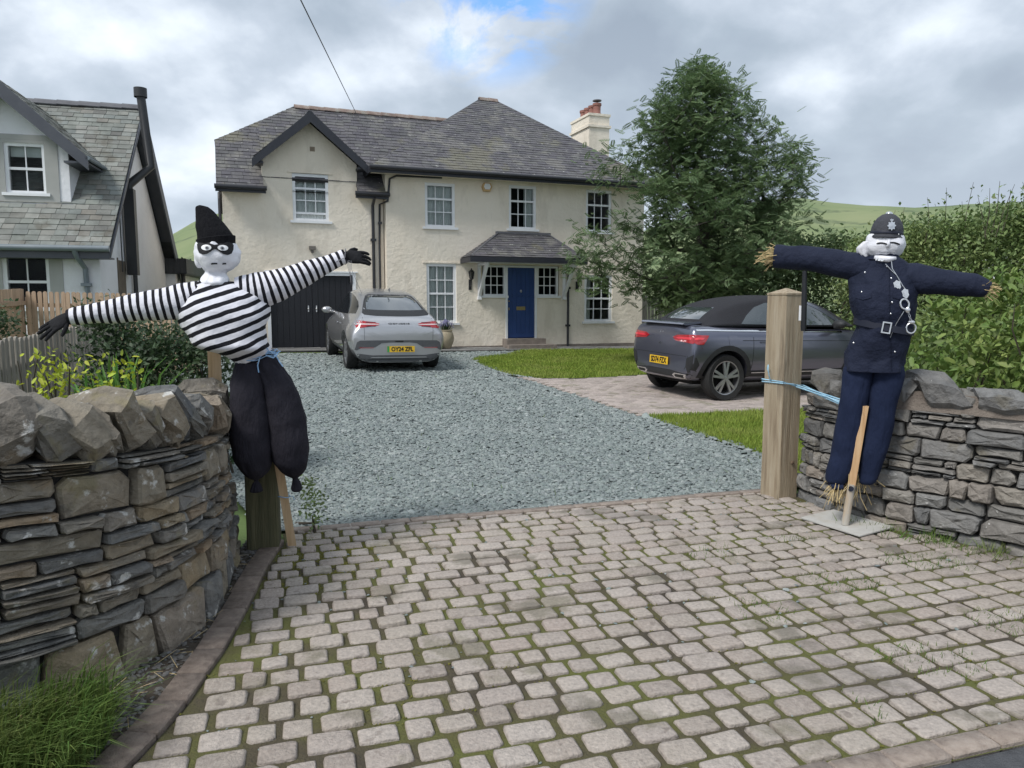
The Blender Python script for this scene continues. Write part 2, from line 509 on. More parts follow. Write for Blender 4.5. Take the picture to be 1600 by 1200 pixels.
def near_ground():
    xs = np.linspace(-60, 60, 61); ys = np.linspace(-12, 42, 37)
    vs = [(x, y, gz(x, y) - .02) for y in ys for x in xs]
    nx = len(xs)
    fs = [(j * nx + i, j * nx + i + 1, (j + 1) * nx + i + 1, (j + 1) * nx + i) for j in range(len(ys) - 1) for i in range(nx - 1)]
    m = MB(); m.add(vs, fs)
    return tag(m.build('ground', M_field, smooth=True, angle=0), kind='structure')
near_ground()

# rows of the paving run at 17 degrees
RA = R(17); ER = Vector((math.cos(RA), math.sin(RA), 0)); EN = Vector((-math.sin(RA), math.cos(RA), 0))
def rn(r, n, z=0.): return ER * r + EN * n + Vector((0, 0, z))
def road_xy(r, n): q = rn(r, n); return (q.x, q.y)
sheet('road', [road_xy(-40, -12), road_xy(40, -12), road_xy(40, 1.775), road_xy(-40, 1.775)], -.006, M_tarmac, 2.)
# wall foot lines (face side)
WALL_L = [(-1.69, 4.47), (-1.62, 4.22), (-1.50, 3.85), (-1.445, 3.45), (-1.475, 3.10), (-1.60, 2.80), (-1.83, 2.53), (-2.10, 2.27), (-2.45, 1.97), (-3.0, 1.62)]
WALL_R = [(2.235, 5.72), (2.25, 5.52), (2.34, 5.28), (2.47, 4.93), (2.62, 4.74), (2.84, 4.52), (3.06, 4.27), (3.35, 4.08), (3.9, 3.98), (5.2, 4.2), (7.0, 4.7)]
PAVE = [(-1.42, 4.6), road_xy(0.0, 4.98)] 
left_edge = [(-1.43, 4.55), (-1.40, 4.15), (-1.31, 3.6), (-1.245, 3.1), (-1.215, 2.6), (-1.23, 2.3), (-1.30, 1.95), (-1.42, 1.6)]
pave_poly = [(-1.5, 4.72)] + left_edge[:-1] + [road_xy(-.9, 1.775), road_xy(4.5, 1.775), (3.9, 4.0), (3.06, 4.3), (2.62, 4.76), (2.34, 5.3), (2.2, 5.85)]
sheet('paved_entrance', pave_poly, .0, M_joint, .6)
PAV = bpy.data.objects['paved_entrance']

# --- setts: tumbled concrete blocks in rows
def sett_mesh(rg, i):
    """rounded, uneven block top: unit size in x and y"""
    n = 12
    pts = []
    sx = rg.uniform(.42, .475); sy = rg.uniform(.415, .47)
    for k in range(n):
        t = 2 * PI * (k + .5) / n
        c, s = math.cos(t), math.sin(t); e = rg.uniform(.17, .34)
        x = math.copysign(abs(c) ** e, c) * (sx + rg.uniform(-.018, .018)); y = math.copysign(abs(s) ** e, s) * (sy + rg.uniform(-.025, .025))
        pts.append((x, y))
    m = MB()
    tilt = (rg.uniform(-.0035, .0035), rg.uniform(-.0035, .0035))
    top = lambda x, y: .010 + x * tilt[0] * 2 + y * tilt[1] * 2
    rings = [[Vector((x * 1.02, y * 1.02, -.02)) for x, y in pts], [Vector((x * 1.005, y * 1.005, .003)) for x, y in pts],
             [Vector((x * .965, y * .955, top(x, y) - .001)) for x, y in pts], [Vector((x * .86, y * .84, top(x, y) + .0008)) for x, y in pts]]
    m.loft(rings, False)
    m.add([Vector((0, 0, .0112))] , [])
    b = len(m.v) - 1
    m.f += [(36 + k, 36 + (k + 1) % n, b) for k in range(n)]
    return m
rs = random.Random(5)
SETTS = [sett_mesh(rs, i) for i in range(26)]
SETT_ME = [m.mesh('sett', True, 60) for m in SETTS]
for me in SETT_ME: me.materials.append(M_sett)
inside_poly = pave_poly
ed_line = left_edge
def left_x(y):
    ys = [p[1] for p in left_edge][::-1]; xs = [p[0] for p in left_edge][::-1]
    return float(np.interp(y, ys, xs))
sett_list = []
nrow = 1.884
rowi = 0
while nrow < 4.92:
    hgt = rs.uniform(.127, .134)
    r = -2.2 + rs.uniform(0, .12)
    while r < 4.6:
        w = rs.choice([.115, .13, .16, .172, .185, .195])
        q = rn(r + w / 2, nrow + hgt / 2)
        lx = left_x(q.y) + .012
        w0 = w
        if q.x - w * .5 < lx < q.x + w * .5:
            w1 = q.x + w * .5 - lx
            q = q + ER * (w - w1) / 2; w = w1
        ok = w > .055 and q.x - w * .45 > lx - .02
        # clear of the right wall
        if ok:
            wx = float(np.interp(q.y, [p[1] for p in WALL_R[:8]][::-1], [p[0] for p in WALL_R[:8]][::-1])) if q.y > 4.08 else 9
            ok = q.x + w * .3 < wx + .02
        if ok: sett_list.append((q.x, q.y, w, hgt))
        r += w0
    nrow += hgt; rowi += 1
def in_view(x, y, z=0.):
    c, s = math.cos(R(6.15)), math.sin(R(6.15))
    f = y * c - (z - CAM_H) * s; u = y * s + (z - CAM_H) * c
    return f > .1 and abs(x / f * 1160) < 800 and -600 < u / f * 1160 < 600
vis = [q for q in sett_list if in_view(q[0], q[1] + q[3] / 2)]
vis.sort(key=lambda q: math.hypot(q[0], q[1]) - q[2] * 6)
big_setts = set(vis[:300]); rest = MB()
for q in sett_list:
    x, y, w, h = q
    ang = RA + rs.gauss(0, .009); fl = rs.choice([0, PI])
    dz = rs.gauss(0, .0022) + .0
    i = rs.randrange(26)
    if q in big_setts:
        o = obj('sett', SETT_ME[i], None, PAV, (x + rs.gauss(0, .002), y + rs.gauss(0, .002), gz(x, y) + dz), (0, 0, ang + fl), (w - .008, h - .010, 1))
    else:
        Mx = Matrix.Translation((x, y, gz(x, y) + dz)) @ Matrix.Rotation(ang + fl, 4, 'Z') @ Matrix.Diagonal((w - .008, h - .010, 1, 1))
        rest.add([Mx @ Vector(v) for v in SETTS[i].v], SETTS[i].f)
o = rest.build('setts', M_sett, PAV, True, 60); o['kind'] = 'stuff'

# --- edging: bricks along the left wall, along the road and along the gravel
def brick_mesh(rg):
    m = MB(); c = .03
    x, y = .5, .5
    pts = [(-x + c, -y), (x - c, -y), (x, -y + c), (x, y - c), (x - c, y), (-x + c, y), (-x, y - c), (-x, -y + c)]
    j = [(a + rg.uniform(-.012, .012), b + rg.uniform(-.02, .02)) for a, b in pts]
    m.loft([[Vector((a, b, -.03)) for a, b in j], [Vector((a, b, .012)) for a, b in j], [Vector((a * .95, b * .92, .018)) for a, b in j]])
    return m
BRICKS = [brick_mesh(rs).mesh('edging_brick', True, 30) for _ in range(6)]
for me in BRICKS: me.materials.append(M_edging)
M_edging2 = material('border_sett', [(.22, .175, .145), (.30, .245, .205), (.36, .30, .255)], 26, .85, .5, 150, rnd=.14, spots=((.5, .48, .44), 110, .68, .6))
BRICKS2 = [brick_mesh(rs).mesh('border_sett', True, 30) for _ in range(6)]
for me in BRICKS2: me.materials.append(M_edging2)
def lay_bricks(path, ln, wd, side, dz=0., gap=.006, kit=None, nm='edging_brick'):
    """bricks end to end along a path, on the given side of it"""
    P = [Vector((*p, 0)) for p in path]
    acc = 0; out = []
    segs = [(P[i], P[i + 1], (P[i + 1] - P[i]).length) for i in range(len(P) - 1)]
    tot = sum(s[2] for s in segs); n = max(1, int(tot / ln))
    def at(d):
        for a, b, l in segs:
            if d <= l: return a.lerp(b, d / l)
            d -= l
        return segs[-1][1]
    for k in range(n):
        a = at(k * tot / n); b = at((k + 1) * tot / n); d = (b - a).normalized(); nn = Vector((-d.y, d.x, 0)) * side
        c = (a + b) / 2 + nn * wd / 2
        obj(nm, rs.choice(kit or BRICKS), None, PAV, (c.x, c.y, gz(c.x, c.y) + dz + rs.gauss(0, .0015)), (0, 0, math.atan2(d.y, d.x) + rs.gauss(0, .01)),
            (tot / n - gap, wd - gap, 1))
lay_bricks([(x, y) for x, y in left_edge], .2, .125, -1, .006)
lay_bricks([road_xy(-1.1, 1.775), road_xy(4.6, 1.775)], .21, .105, 1, .002, kit=BRICKS2, nm='border_sett')
lay_bricks([road_xy(-.02, 4.935), road_xy(3.62, 4.935)], .2, .085, 1, .002, kit=BRICKS2, nm='border_sett')
lay_bricks([(-1.45, 4.72), road_xy(-.02, 4.935)], .2, .085, 1, .002, kit=BRICKS2, nm='border_sett')

# loose chips and dead grass on the strip between wall and edging, moss and chips over the joints
strip = [(-1.69, 4.6), (-1.62, 4.2), (-1.50, 3.83), (-1.45, 3.45), (-1.48, 3.10), (-1.61, 2.80), (-1.85, 2.5), (-2.3, 2.05), (-1.5, 1.6), (-1.34, 1.95), (-1.33, 2.3), (-1.33, 2.6), (-1.36, 3.1), (-1.42, 3.6), (-1.51, 4.15), (-1.54, 4.6)]
sheet('verge', strip, .006, M_soil, .3)

# --- gravel drive
gravel_poly = [(-1.62, 4.72), road_xy(-.02, 5.02), road_xy(3.62, 5.02), (2.3, 6.4), (2.42, 7.27), (1.69, 9.68), (1.1, 11.4), (.35, 13.3), (-.1, 14.05), (-.55, 15.2), (-.95, 16.6), (-.85, 17.4),
               (-.2, 18.35), (.1, 19.4), (-5.9, 17.2), (-7.3, 16.8), (-6.6, 14), (-4.6, 10), (-2.6, 6.4)]
sheet('gravel_drive', gravel_poly, .004, M_gravelbed, .5)
def scatter_pts(poly, n, ybias=None):
    xs = [p[0] for p in poly]; ys = [p[1] for p in poly]
    x = rng.uniform(min(xs), max(xs), n); y = rng.uniform(min(ys), max(ys), n)
    k = in_poly(x, y, poly)
    return x[k], y[k]
x, y = scatter_pts(gravel_poly, 900000)
dist = np.hypot(x, y)
size = .024 + .0022 * (dist - 5)
keep = rng.uniform(0, 1, len(x)) < np.clip((5.2 / dist) ** 1.7 * 1.15, 0, 1) * .62
keep &= np.abs(x / y) < .75
x, y, size = x[keep], y[keep], size[keep]
CH_V = [(-.5, -.3, 0), (.1, -.42, .0), (.5, .05, 0), (.05, .4, 0), (-.42, .25, 0), (-.3, -.2, .22), (.25, -.15, .27), (.1, .22, .2)]
CH_F = [(0, 1, 6), (0, 6, 5), (1, 2, 6), (2, 3, 7), (2, 7, 6), (3, 4, 7), (4, 0, 5), (4, 5, 7), (5, 6, 7)]
nn = len(x)
print('chips', nn)
z = gz_np(x, y) + .004 + rng.uniform(-.004, .008, nn)
sz = size * rng.lognormal(0, .33, nn)
me = scatter_mesh('gravel', CH_V, CH_F, np.stack([x, y, z], 1), rot_random(nn, rng, .45), np.stack([sz * rng.uniform(.8, 1.5, nn), sz * rng.uniform(.6, 1.1, nn), sz * rng.uniform(.5, 1.3, nn)], 1))
o = obj('gravel', me, M_chip); tag(o, 'loose blue-grey slate chippings covering the driveway', 'gravel', kind='stuff')
# stray chips on the setts and along the foot of the left wall
def chips(name, x, y, sz, mat, label, dz):
    nn = len(x)
    sz = sz * rng.lognormal(0, .4, nn)
    me = scatter_mesh(name, CH_V, CH_F, np.stack([x, y, gz_np(x, y) + dz], 1), rot_random(nn, rng, .35), np.stack([sz * 1.25, sz, sz], 1))
    return tag(obj(name, me, mat), label, 'gravel', kind='stuff')
x1, y1 = scatter_pts(pave_poly, 5200)
w_ = rng.uniform(0, 1, len(x1)) < np.clip((y1 - 2.2) / 3.2, .12, 1) * .55
chips('loose_chips', x1[w_], y1[w_], .011, M_chip, 'stray slate chips caught in the joints between the setts', .004)
x2, y2 = scatter_pts(strip, 6500)
M_chip2 = material('debris', [(.07, .065, .06), (.13, .125, .12)], 60, .85, 0, obj_pick=[(.06, .055, .05), (.10, .095, .085), (.13, .125, .12), (.16, .15, .14), (.085, .08, .075), (.20, .20, .20)])
chips('debris', x2, y2, .016, M_chip2, 'dark slate bits and dead stalks along the foot of the curved wall', .008)
k = 420
x3, y3 = scatter_pts(strip, 420)
nn = len(x3)
me = scatter_mesh('dead_stalks', [(-.5, -.02, 0), (.5, -.02, 0), (.5, .02, 0), (-.5, .02, 0), (0, 0, .04)], [(0, 1, 4), (1, 2, 4), (2, 3, 4), (3, 0, 4)], np.stack([x3, y3, gz_np(x3, y3) + .018], 1), rot_random(nn, rng, .3), np.stack([rng.uniform(.03, .14, nn), np.full(nn, .045), np.full(nn, .045)], 1))
tag(obj('dead_stalks', me, M_straw), 'dry dead stalks lying on the verge beside the edging bricks', 'dead grass', kind='stuff')
# moss cushions in the far corner by the dark post, thinner in other joints
mx, my = [], []
for k in range(260):
    cx, cy = rng.normal(-1.13, .16), rng.normal(4.28, .26)
    if cx < left_x(cy) + .03 or cx > .1: continue
    c = 28; mx.append(rng.normal(cx, .022, c)); my.append(rng.normal(cy, .016, c))
for k in range(700):
    q = rs.choice(sett_list); cx, cy = q[0] + rs.choice([-1, 1]) * q[2] / 2, q[1] + q[3] / 2 * rs.choice([-1, 1])
    if noise.noise(Vector((cx * .8, cy * .8, 4))) + .25 * (cx > 1.2) < -.02: continue
    c = 7; mx.append(rng.normal(cx, .03, c)); my.append(rng.normal(cy, .006, c))
x = np.concatenate(mx); y = np.concatenate(my); nn = len(x); sz = rng.uniform(.004, .010, nn)
me = scatter_mesh('moss', CH_V, CH_F, np.stack([x, y, gz_np(x, y) + .003], 1), rot_random(nn, rng, .5), np.stack([sz, sz, sz * 1.5], 1))
o = obj('moss', me, M_moss); tag(o, 'yellow-green moss cushions growing in the joints of the setts', 'moss', kind='stuff')

# --- lawns
def grass(name, poly, n, hmin, hmax, mat, label, wd=.006, dz=.0, lean=.35, cat='grass', keepf=None):
    x, y = scatter_pts(poly, n)
    if keepf is not None:
        k = keepf(x, y); x, y = x[k], y[k]
    m = len(x)
    h = rng.uniform(hmin, hmax, m)
    bv = [(-.5, 0, 0), (.5, 0, 0), (.32, .12, .55), (-.32, .12, .55), (0, .42, 1)]
    bf = [(0, 1, 2), (0, 2, 3), (3, 2, 4)]
    sc = np.stack([np.full(m, wd) * rng.uniform(.6, 1.4, m), h * rng.uniform(.3, 1.2, m), h], 1)
    me = scatter_mesh(name, bv, bf, np.stack([x, y, gz_np(x, y) + dz], 1), rot_random(m, rng, lean), sc)
    o = obj(name, me, mat)
    return tag(o, label, cat, kind='stuff')
lawn_poly = [(-.9, 16.8), (-.55, 15.35), (-.1, 14.2), (.4, 13.75), (1.2, 13.85), (2.0, 14.25), (2.7, 14.75), (4.6, 15.6), (9.0, 17.4), (8.2, 21.5), (4.3, 21.2), (.3, 19.75), (-.15, 18.3), (-.8, 17.4)]
sheet('lawn', lawn_poly, .01, M_lawn, .8)
grass('lawn_grass', lawn_poly, 150000, .03, .075, M_blade, 'short mown grass of the lawn in front of the blue door', .014, .01, cat='lawn grass')
strip_poly = [(1.75, 9.66), (2.48, 7.27), (2.36, 6.4), (2.3, 5.95), (3.2, 5.9), (6.0, 7.0), (7, 10.9), (3.9, 10.35), (2.4, 9.85)]
sheet('grass_strip', strip_poly, .01, M_lawn, .6)
grass('strip_grass', strip_poly, 120000, .03, .08, M_blade, 'grass wedge between the gravel and the brick parking bay', .008, .01, cat='lawn grass')
# --- brick parking bay under the dark car
bay_poly = [(-.05, 14.0), (.38, 13.3), (1.12, 11.45), (1.75, 9.72), (2.4, 9.88), (3.9, 10.4), (7, 11.0), (11, 12.6), (11, 17.5), (9, 17.3), (4.6, 15.5), (2.7, 14.65), (2.0, 14.15), (1.2, 13.75), (.4, 13.65)]
sheet('parking_bay', bay_poly, .003, M_joint, .6)
BAY = bpy.data.objects['parking_bay']
m = MB(); bayp = []
a = R(20.56); ex = Vector((math.cos(a), math.sin(a), 0)); ey = Vector((-math.sin(a), math.cos(a), 0))
j = 0; v = 4.
while v < 17:
    u = -1.2 + (j % 2) * .1
    while u < 14:
        c = ex * (u + .1) + ey * (v + .055)
        if in_poly([c.x], [c.y], bay_poly)[0] and abs(c.x / c.y) < .72: bayp.append((c.x, c.y))
        u += .2
    v += .108; j += 1
me_b = [brick_mesh(rs) for _ in range(4)]
M_paver = material('bay_paver', [(.36, .30, .27), (.44, .38, .34)], 18, .85, .4, 120, rnd=.16, spots=((.15, .15, .08), 3, .56, .5))
bayp.sort(key=lambda q: math.hypot(*q))
pm_ = [q.mesh('paver', False) for q in me_b]
for q in pm_: q.materials.append(M_paver)
for k, (x, y) in enumerate(bayp):
    dz = rs.gauss(.002, .0015)
    if k < 300:
        obj('paver', rs.choice(pm_), None, BAY, (x, y, gz(x, y) + dz), (0, 0, a + rs.gauss(0, .008)), (.193, .1, 1))
    else:
        Mx = Matrix.Translation((x, y, gz(x, y) + dz)) @ Matrix.Rotation(a + rs.gauss(0, .008), 4, 'Z') @ Matrix.Diagonal((.193, .1, 1, 1))
        q = rs.choice(me_b); m.add([Mx @ Vector(w) for w in q.v], q.f)
o = m.build('pavers', M_paver, BAY); o['kind'] = 'stuff'
# weeds on the right of the paving by the wall, and rough grass at the wall feet
def near_wall_right(x, y):
    wx = np.interp(-y, [-p[1] for p in WALL_R[:8]], [p[0] for p in WALL_R[:8]])
    return (rng.uniform(0, 1, len(x)) < np.exp(-((wx - x) / .2) ** 2)) & (x < wx + .01) & (rng.uniform(0, 1, len(x)) < np.clip((5.1 - y) * 1.5, 0, 1)) & (np.sin(x * 17 + 1) * np.sin(y * 13) > -.35)
grass('weeds', [(1.9, 4.95), (2.4, 3.4), (3.6, 3.6), (3.1, 4.4), (2.5, 5.1)], 22000, .02, .10, M_wildgrass, 'rough grass and weeds at the foot of the right wall', .004, .005, .6, cat='weeds', keepf=near_wall_right)
def in_joint(x, y):
    return (x > .9 + .4 * np.sin(y * 3)) & (np.sin(x * 5.1 + 2) * np.sin(y * 7.3 + x) > .42 - .35 * np.clip(x - 2.1, 0, 1))
grass('joint_grass', [(1.0, 4.6), (1.2, 2.3), (3.6, 3.1), (3.2, 4.1), (2.4, 4.7)], 11000, .012, .042, M_wildgrass, 'thin grass sprouting from joints between the setts', .0035, .004, .6, cat='weeds', keepf=in_joint)
# ------------------------------------------------------------------ dry stone walls
STONE_PICK = [(.14, .14, .138), (.20, .195, .18), (.10, .105, .112), (.26, .215, .15), (.155, .145, .125), (.31, .235, .135), (.18, .18, .178), (.235, .185, .125), (.12, .122, .115), (.33, .22, .12), (.22, .215, .20), (.095, .098, .10)]
M_stone = material('wall_stone', [(.09, .09, .088), (.185, .175, .155), (.28, .255, .215)], 9, .82, .9, 34, obj_pick=STONE_PICK,
                   spots=[((.56, .55, .52), 11, .605, .85), ((.26, .19, .11), 2.6, .58, .5), ((.20, .17, .085), 4.2, .60, .55), ((.045, .045, .045), 6, .62, .5)], detail=8)
M_stone_r = material('wall_stone_grey', [(.10, .10, .098), (.19, .18, .165), (.27, .255, .23)], 9, .85, .9, 34,
                     obj_pick=[tuple(1.12 * (.62 * sum(q) / 3 + .38 * c) for c in q) for q in STONE_PICK],
                     spots=[((.6, .59, .56), 17, .665, .8), ((.15, .13, .085), 4.2, .60, .45), ((.06, .06, .058), 6, .63, .45)], detail=8)
M_core = material('wall_core', [(.02, .019, .018), (.035, .032, .03)], 12, .95, .5, 50)
M_mortar = material('cope_mortar', [(.15, .125, .105), (.22, .185, .155)], 14, .9, .8, 70)

class Path:
    def __init__(s, pts, step=.02):
        P = [Vector((*p, 0)) for p in pts]; out = []
        for i in range(len(P) - 1):
            p0 = P[max(i - 1, 0)]; p1 = P[i]; p2 = P[i + 1]; p3 = P[min(i + 2, len(P) - 1)]
            n = max(2, int((p2 - p1).length / step))
            for k in range(n):
                t = k / n
                out.append(.5 * (2 * p1 + (p2 - p0) * t + (2 * p0 - 5 * p1 + 4 * p2 - p3) * t * t + (3 * p1 - p0 - 3 * p2 + p3) * t ** 3))
        out.append(P[-1]); s.p = out; s.s = [0]
        for a, b in zip(out, out[1:]): s.s.append(s.s[-1] + (b - a).length)
        s.L = s.s[-1]; s.k = 0.
    def rise(s, d): return 1 + s.k * min(max(d - .3, 0), 2.2)
    def at(s, d):
        d = min(max(d, 0), s.L)
        i = min(max(int(np.searchsorted(s.s, d)) - 1, 0), len(s.p) - 2)
        t = (d - s.s[i]) / max(1e-9, s.s[i + 1] - s.s[i])
        return s.p[i].lerp(s.p[i + 1], t), (s.p[min(i + 2, len(s.p) - 1)] - s.p[max(i - 1, 0)]).normalized()

def stone_mesh(rg, path, s0, s1, z0, z1, side, depth=.13, batter=.05, proud=None):
    """one walling stone between s0..s1 along the path; its own outline, its face cleft and uneven"""
    w = s1 - s0; h = z1 - z0
    g = .005
    cut = lambda m: rg.uniform(.04, .32) * min(w, h) if rg.random() < m else rg.uniform(.02, .09) * min(w, h)
    c = [cut(.5) for _ in range(4)]
    x0, x1, y0, y1 = s0 + g, s1 - g, z0 + g * .7, z1 - g * .7
    sk = rg.uniform(-.12, .12) * h; j = lambda a: rg.uniform(-a, a)
    o = [(x0 + c[0], y0), ((x0 + x1) / 2 + j(.2 * w), y0 + j(.004) + rg.uniform(0, .05) * h), (x1 - c[1], y0), (x1 + sk * .5, y0 + c[1]), (x1 - sk, y1 - c[2]), (x1 - c[2] - abs(sk), y1),
         ((x0 + x1) / 2 + j(.2 * w), y1 - rg.uniform(0, .08) * h), (x0 + c[3] + abs(sk), y1), (x0 + sk, y1 - c[3]), (x0 - sk * .5, y0 + c[0])]
    pr = rg.uniform(-.02, .026) if proud is None else proud
    cx, cy = (x0 + x1) / 2, (y0 + y1) / 2
    tiltx = rg.uniform(-.022, .022); tilty = rg.uniform(-.016, .016)
    def P(u, z, d):
        q, t = path.at(u)
        nn = Vector((-t.y, t.x, 0)) * side
        return q + nn * (d - z * batter) + Vector((0, 0, z * path.rise(u) + gz(q.x, q.y)))
    def rel(u, z, k): return pr + tiltx * (u - cx) / w + tilty * (z - cy) / h + k
    n = len(o)
    r0 = [P(u, z, -depth) for u, z in o]
    r1 = [P(u, z, rel(u, z, -.016 + j(.004))) for u, z in o]
    b1 = min(.012, h * .16)
    def ins(u, z, k): 
        dx, dz = cx - u, cy - z; l = math.hypot(dx, dz) + 1e-6
        return u + dx / l * k, z + dz / l * min(k, h * .3)
    r2 = []; r3 = []
    for u, z in o:
        a, b_ = ins(u, z, b1); r2.append(P(a, b_, rel(a, b_, j(.005))))
    for u, z in o:
        a, b_ = cx + (u - cx) * .5, cy + (z - cy) * .5; r3.append(P(a, b_, rel(a, b_, .005 + j(.009))))
    m = MB(); m.loft([r0, r1, r2, r3], False)
    m.add([P(cx, cy, rel(cx, cy, .005 + j(.011)))], [])
    bi = len(m.v) - 1
    m.f += [(3 * n + k, 3 * n + (k + 1) % n, bi) for k in range(n)]
    return m

def build_wall(root, path, s0, s1, top, side, mat, seed, hb=(.10, .175), p_block=.32, lens=(.10, .30), thin=(.15, .42), maxn=300, depth=.13, batter=.05, nthin=(2, 4), foot=None):
    rg = random.Random(seed); z = -.02; count = 0; rest = MB(); lst = []
    while z < top - .02:
        first = foot and z < 0
        h = foot if first else min(rg.uniform(*hb), top - z)
        if top - z - h < .05: h = top - z
        s = s0 - rg.uniform(0, .1)
        while s < s1:
            if rg.random() < (.85 if first else p_block):
                l = rg.uniform(*lens) * (.7 + h * 3); l = min(max(l, h * .9), .34)
                if s + l > s1 - .05: l = s1 - s
                lst.append((max(s, s0), min(s + l, s1), z, z + h)); s += l
            else:
                L = rg.uniform(.25, .55)
                if s + L > s1 - .08: L = s1 - s
                nl = rg.randint(*nthin); cuts = sorted(rg.uniform(.3, 1) for _ in range(nl)); tot = sum(cuts); zz = z
                rg.shuffle(cuts)
                for cc in cuts:
                    hh = h * cc / tot; u = s
                    while u < s + L - 1e-6:
                        l = rg.uniform(*thin)
                        if u + l > s + L - .07: l = s + L - u
                        lst.append((max(u, s0), u + l, zz, zz + hh)); u += l
                    zz += hh
                s += L
        z += h
    lst = [q for q in lst if q[1] - q[0] > .02]
    def visible(q):
        p, t = path.at((q[0] + q[1]) / 2)
        return in_view(p.x, p.y, (q[2] + q[3]) / 2)
    vis_ = [q for q in lst if visible(q)]
    vis_.sort(key=lambda q: -(q[1] - q[0]) * (q[3] - q[2]) / (path.at((q[0] + q[1]) / 2)[0].length ** 2))
    own = set(vis_[:maxn])
    for q in lst:
        m = stone_mesh(rg, path, *q, side, depth, batter)
        if q in own:
            obj('stone', m.mesh('stone', False), mat, root)
        else: rest.add(m.v, m.f)
    if rest.v:
        o = rest.build('stones', mat, root); o['kind'] = 'stuff'
    print('wall stones', len(lst), 'visible', len(vis_))

def core(root, path, s0, s1, top, side, th=.34, inset=.05, batter=.05):
    m = MB(); rings = []
    n = max(2, int((s1 - s0) / .06))
    for k in range(n + 1):
        q, t = path.at(s0 + (s1 - s0) * k / n); nn = Vector((-t.y, t.x, 0)) * side; g = gz(q.x, q.y); tp = top * path.rise(s0 + (s1 - s0) * k / n)
        rings.append([q - nn * inset + Vector((0, 0, -.1 + g)), q - nn * (inset + batter * top) + Vector((0, 0, tp + g)), q - nn * th + Vector((0, 0, tp + g)), q - nn * th + Vector((0, 0, -.1 + g))])
    m.loft(rings); m.build('wall_core', M_core, root)

def rock(rg, sx, sy, sz, n=18, box=.6):
    """an angular boulder: hull of random points in a rounded box"""
    bm = bmesh.new()
    for _ in range(n):
        v = Vector((rg.gauss(0, 1), rg.gauss(0, 1), rg.gauss(0, 1))).normalized()
        k = (abs(v.x) ** 4 + abs(v.y) ** 4 + abs(v.z) ** 4) ** .25
        v = v * (1 - box) + v / k * box
        v *= rg.uniform(.86, 1.06)
        bm.verts.new((v.x * sx / 2, v.y * sy / 2, v.z * sz / 2))
    bmesh.ops.convex_hull(bm, input=bm.verts)
    bmesh.ops.delete(bm, geom=[v for v in bm.verts if not v.link_faces], context='VERTS')
    bmesh.ops.bevel(bm, geom=bm.edges[:], offset=min(sx, sy, sz) * .02, segments=1, affect='EDGES', clamp_overlap=True)
    bmesh.ops.triangulate(bm, faces=[f for f in bm.faces if len(f.verts) > 4])
    bmesh.ops.subdivide_edges(bm, edges=[e for e in bm.edges if e.calc_length() > .07], cuts=1, use_grid_fill=True)
    for v in bm.verts:
        k = noise.noise(v.co * 14 + Vector((sx * 90, sy * 70, sz * 50))) + .6 * noise.noise(v.co * 37)
        v.co += v.co.normalized() * k * .012
    me = bpy.data.meshes.new('cope_stone'); bm.to_mesh(me); bm.free()
    return me

def slab(rg, l, d, h):
    """a split slab set on edge: thickness l along the wall, d across it, h high"""
    n = 9; o = []
    for k in range(n):
        t = 2 * PI * (k + rg.uniform(-.28, .28)) / n; c, s_ = math.cos(t), math.sin(t); q = (abs(c) ** 3.2 + abs(s_) ** 3.2) ** (1 / 3.2)
        r = rg.uniform(.86, 1.06); o.append((c / q * d / 2 * r, s_ / q * h / 2 * r))
    j = lambda a: rg.uniform(-a, a)
    tx, tz = rg.uniform(-.35, .35), rg.uniform(-.45, .45)
    def ring(x, k, jj): return [Vector((x + tx * l * (y / d) * 2 + tz * l * z / h + j(jj), y * k + j(jj), z * k + j(jj))) for y, z in o]
    m = MB()
    m.loft([ring(-l * .45, .5, .014), ring(-l * .46, .86, .014), ring(-l * .30, 1, .012), ring(l * .1, 1.0, .016), ring(l * .34, .96, .012), ring(l * .48, .82, .014), ring(l * .47, .42, .016)], True)
    me = m.mesh('cope_stone', False)
    return me
# --- left wall
pl = Path(WALL_L); pl.k = .085
wl_ = thing('dry_stone_wall', 'curved dark slate dry stone wall with rough rugged coping beside the burglar scarecrow', 'stone wall', (0, 0, 0))
SIDE_L = 1      # facing right of travel: flips below
def face_side(path, toward):
    q, t = path.at(path.L * .4); nn = Vector((-t.y, t.x, 0))
    return 1 if nn.dot(Vector(toward) - q) > 0 else -1
SIDE_L = face_side(pl, (0.5, 2, 0))
core(wl_, pl, .03, pl.L, .80, SIDE_L)
build_wall(wl_, pl, 0, 3.55, .80, SIDE_L, M_stone, 23, p_block=.24, hb=(.10, .18), lens=(.13, .30), nthin=(2, 5), thin=(.14, .46), foot=.2)
# end face of the wall towards the gate post
def cope(root, path, s, base, l, h, d, side, rg, mat, lean=0., roll=0., off=.0, label=None, box=.72, n=16, yaw=0., me=None):
    q, t = path.at(s); nn = Vector((-t.y, t.x, 0)) * side
    me = me or rock(rg, l, d, h, n, box)
    c = q - nn * (.05 * base + d * .5 - .02 - off) + Vector((0, 0, base * path.rise(s) + gz(q.x, q.y) + h * .46))
    o = obj('cope_stone', me, mat, root, c)
    o.rotation_mode = 'XYZ'
    ang = math.atan2(t.y, t.x) + yaw
    o.rotation_euler = (Matrix.Rotation(ang, 3, 'Z') @ Matrix.Rotation(lean, 3, 'Y') @ Matrix.Rotation(roll, 3, 'X')).to_euler()
    if label: o['label'] = label
    return o
rg = random.Random(4)
s = .06
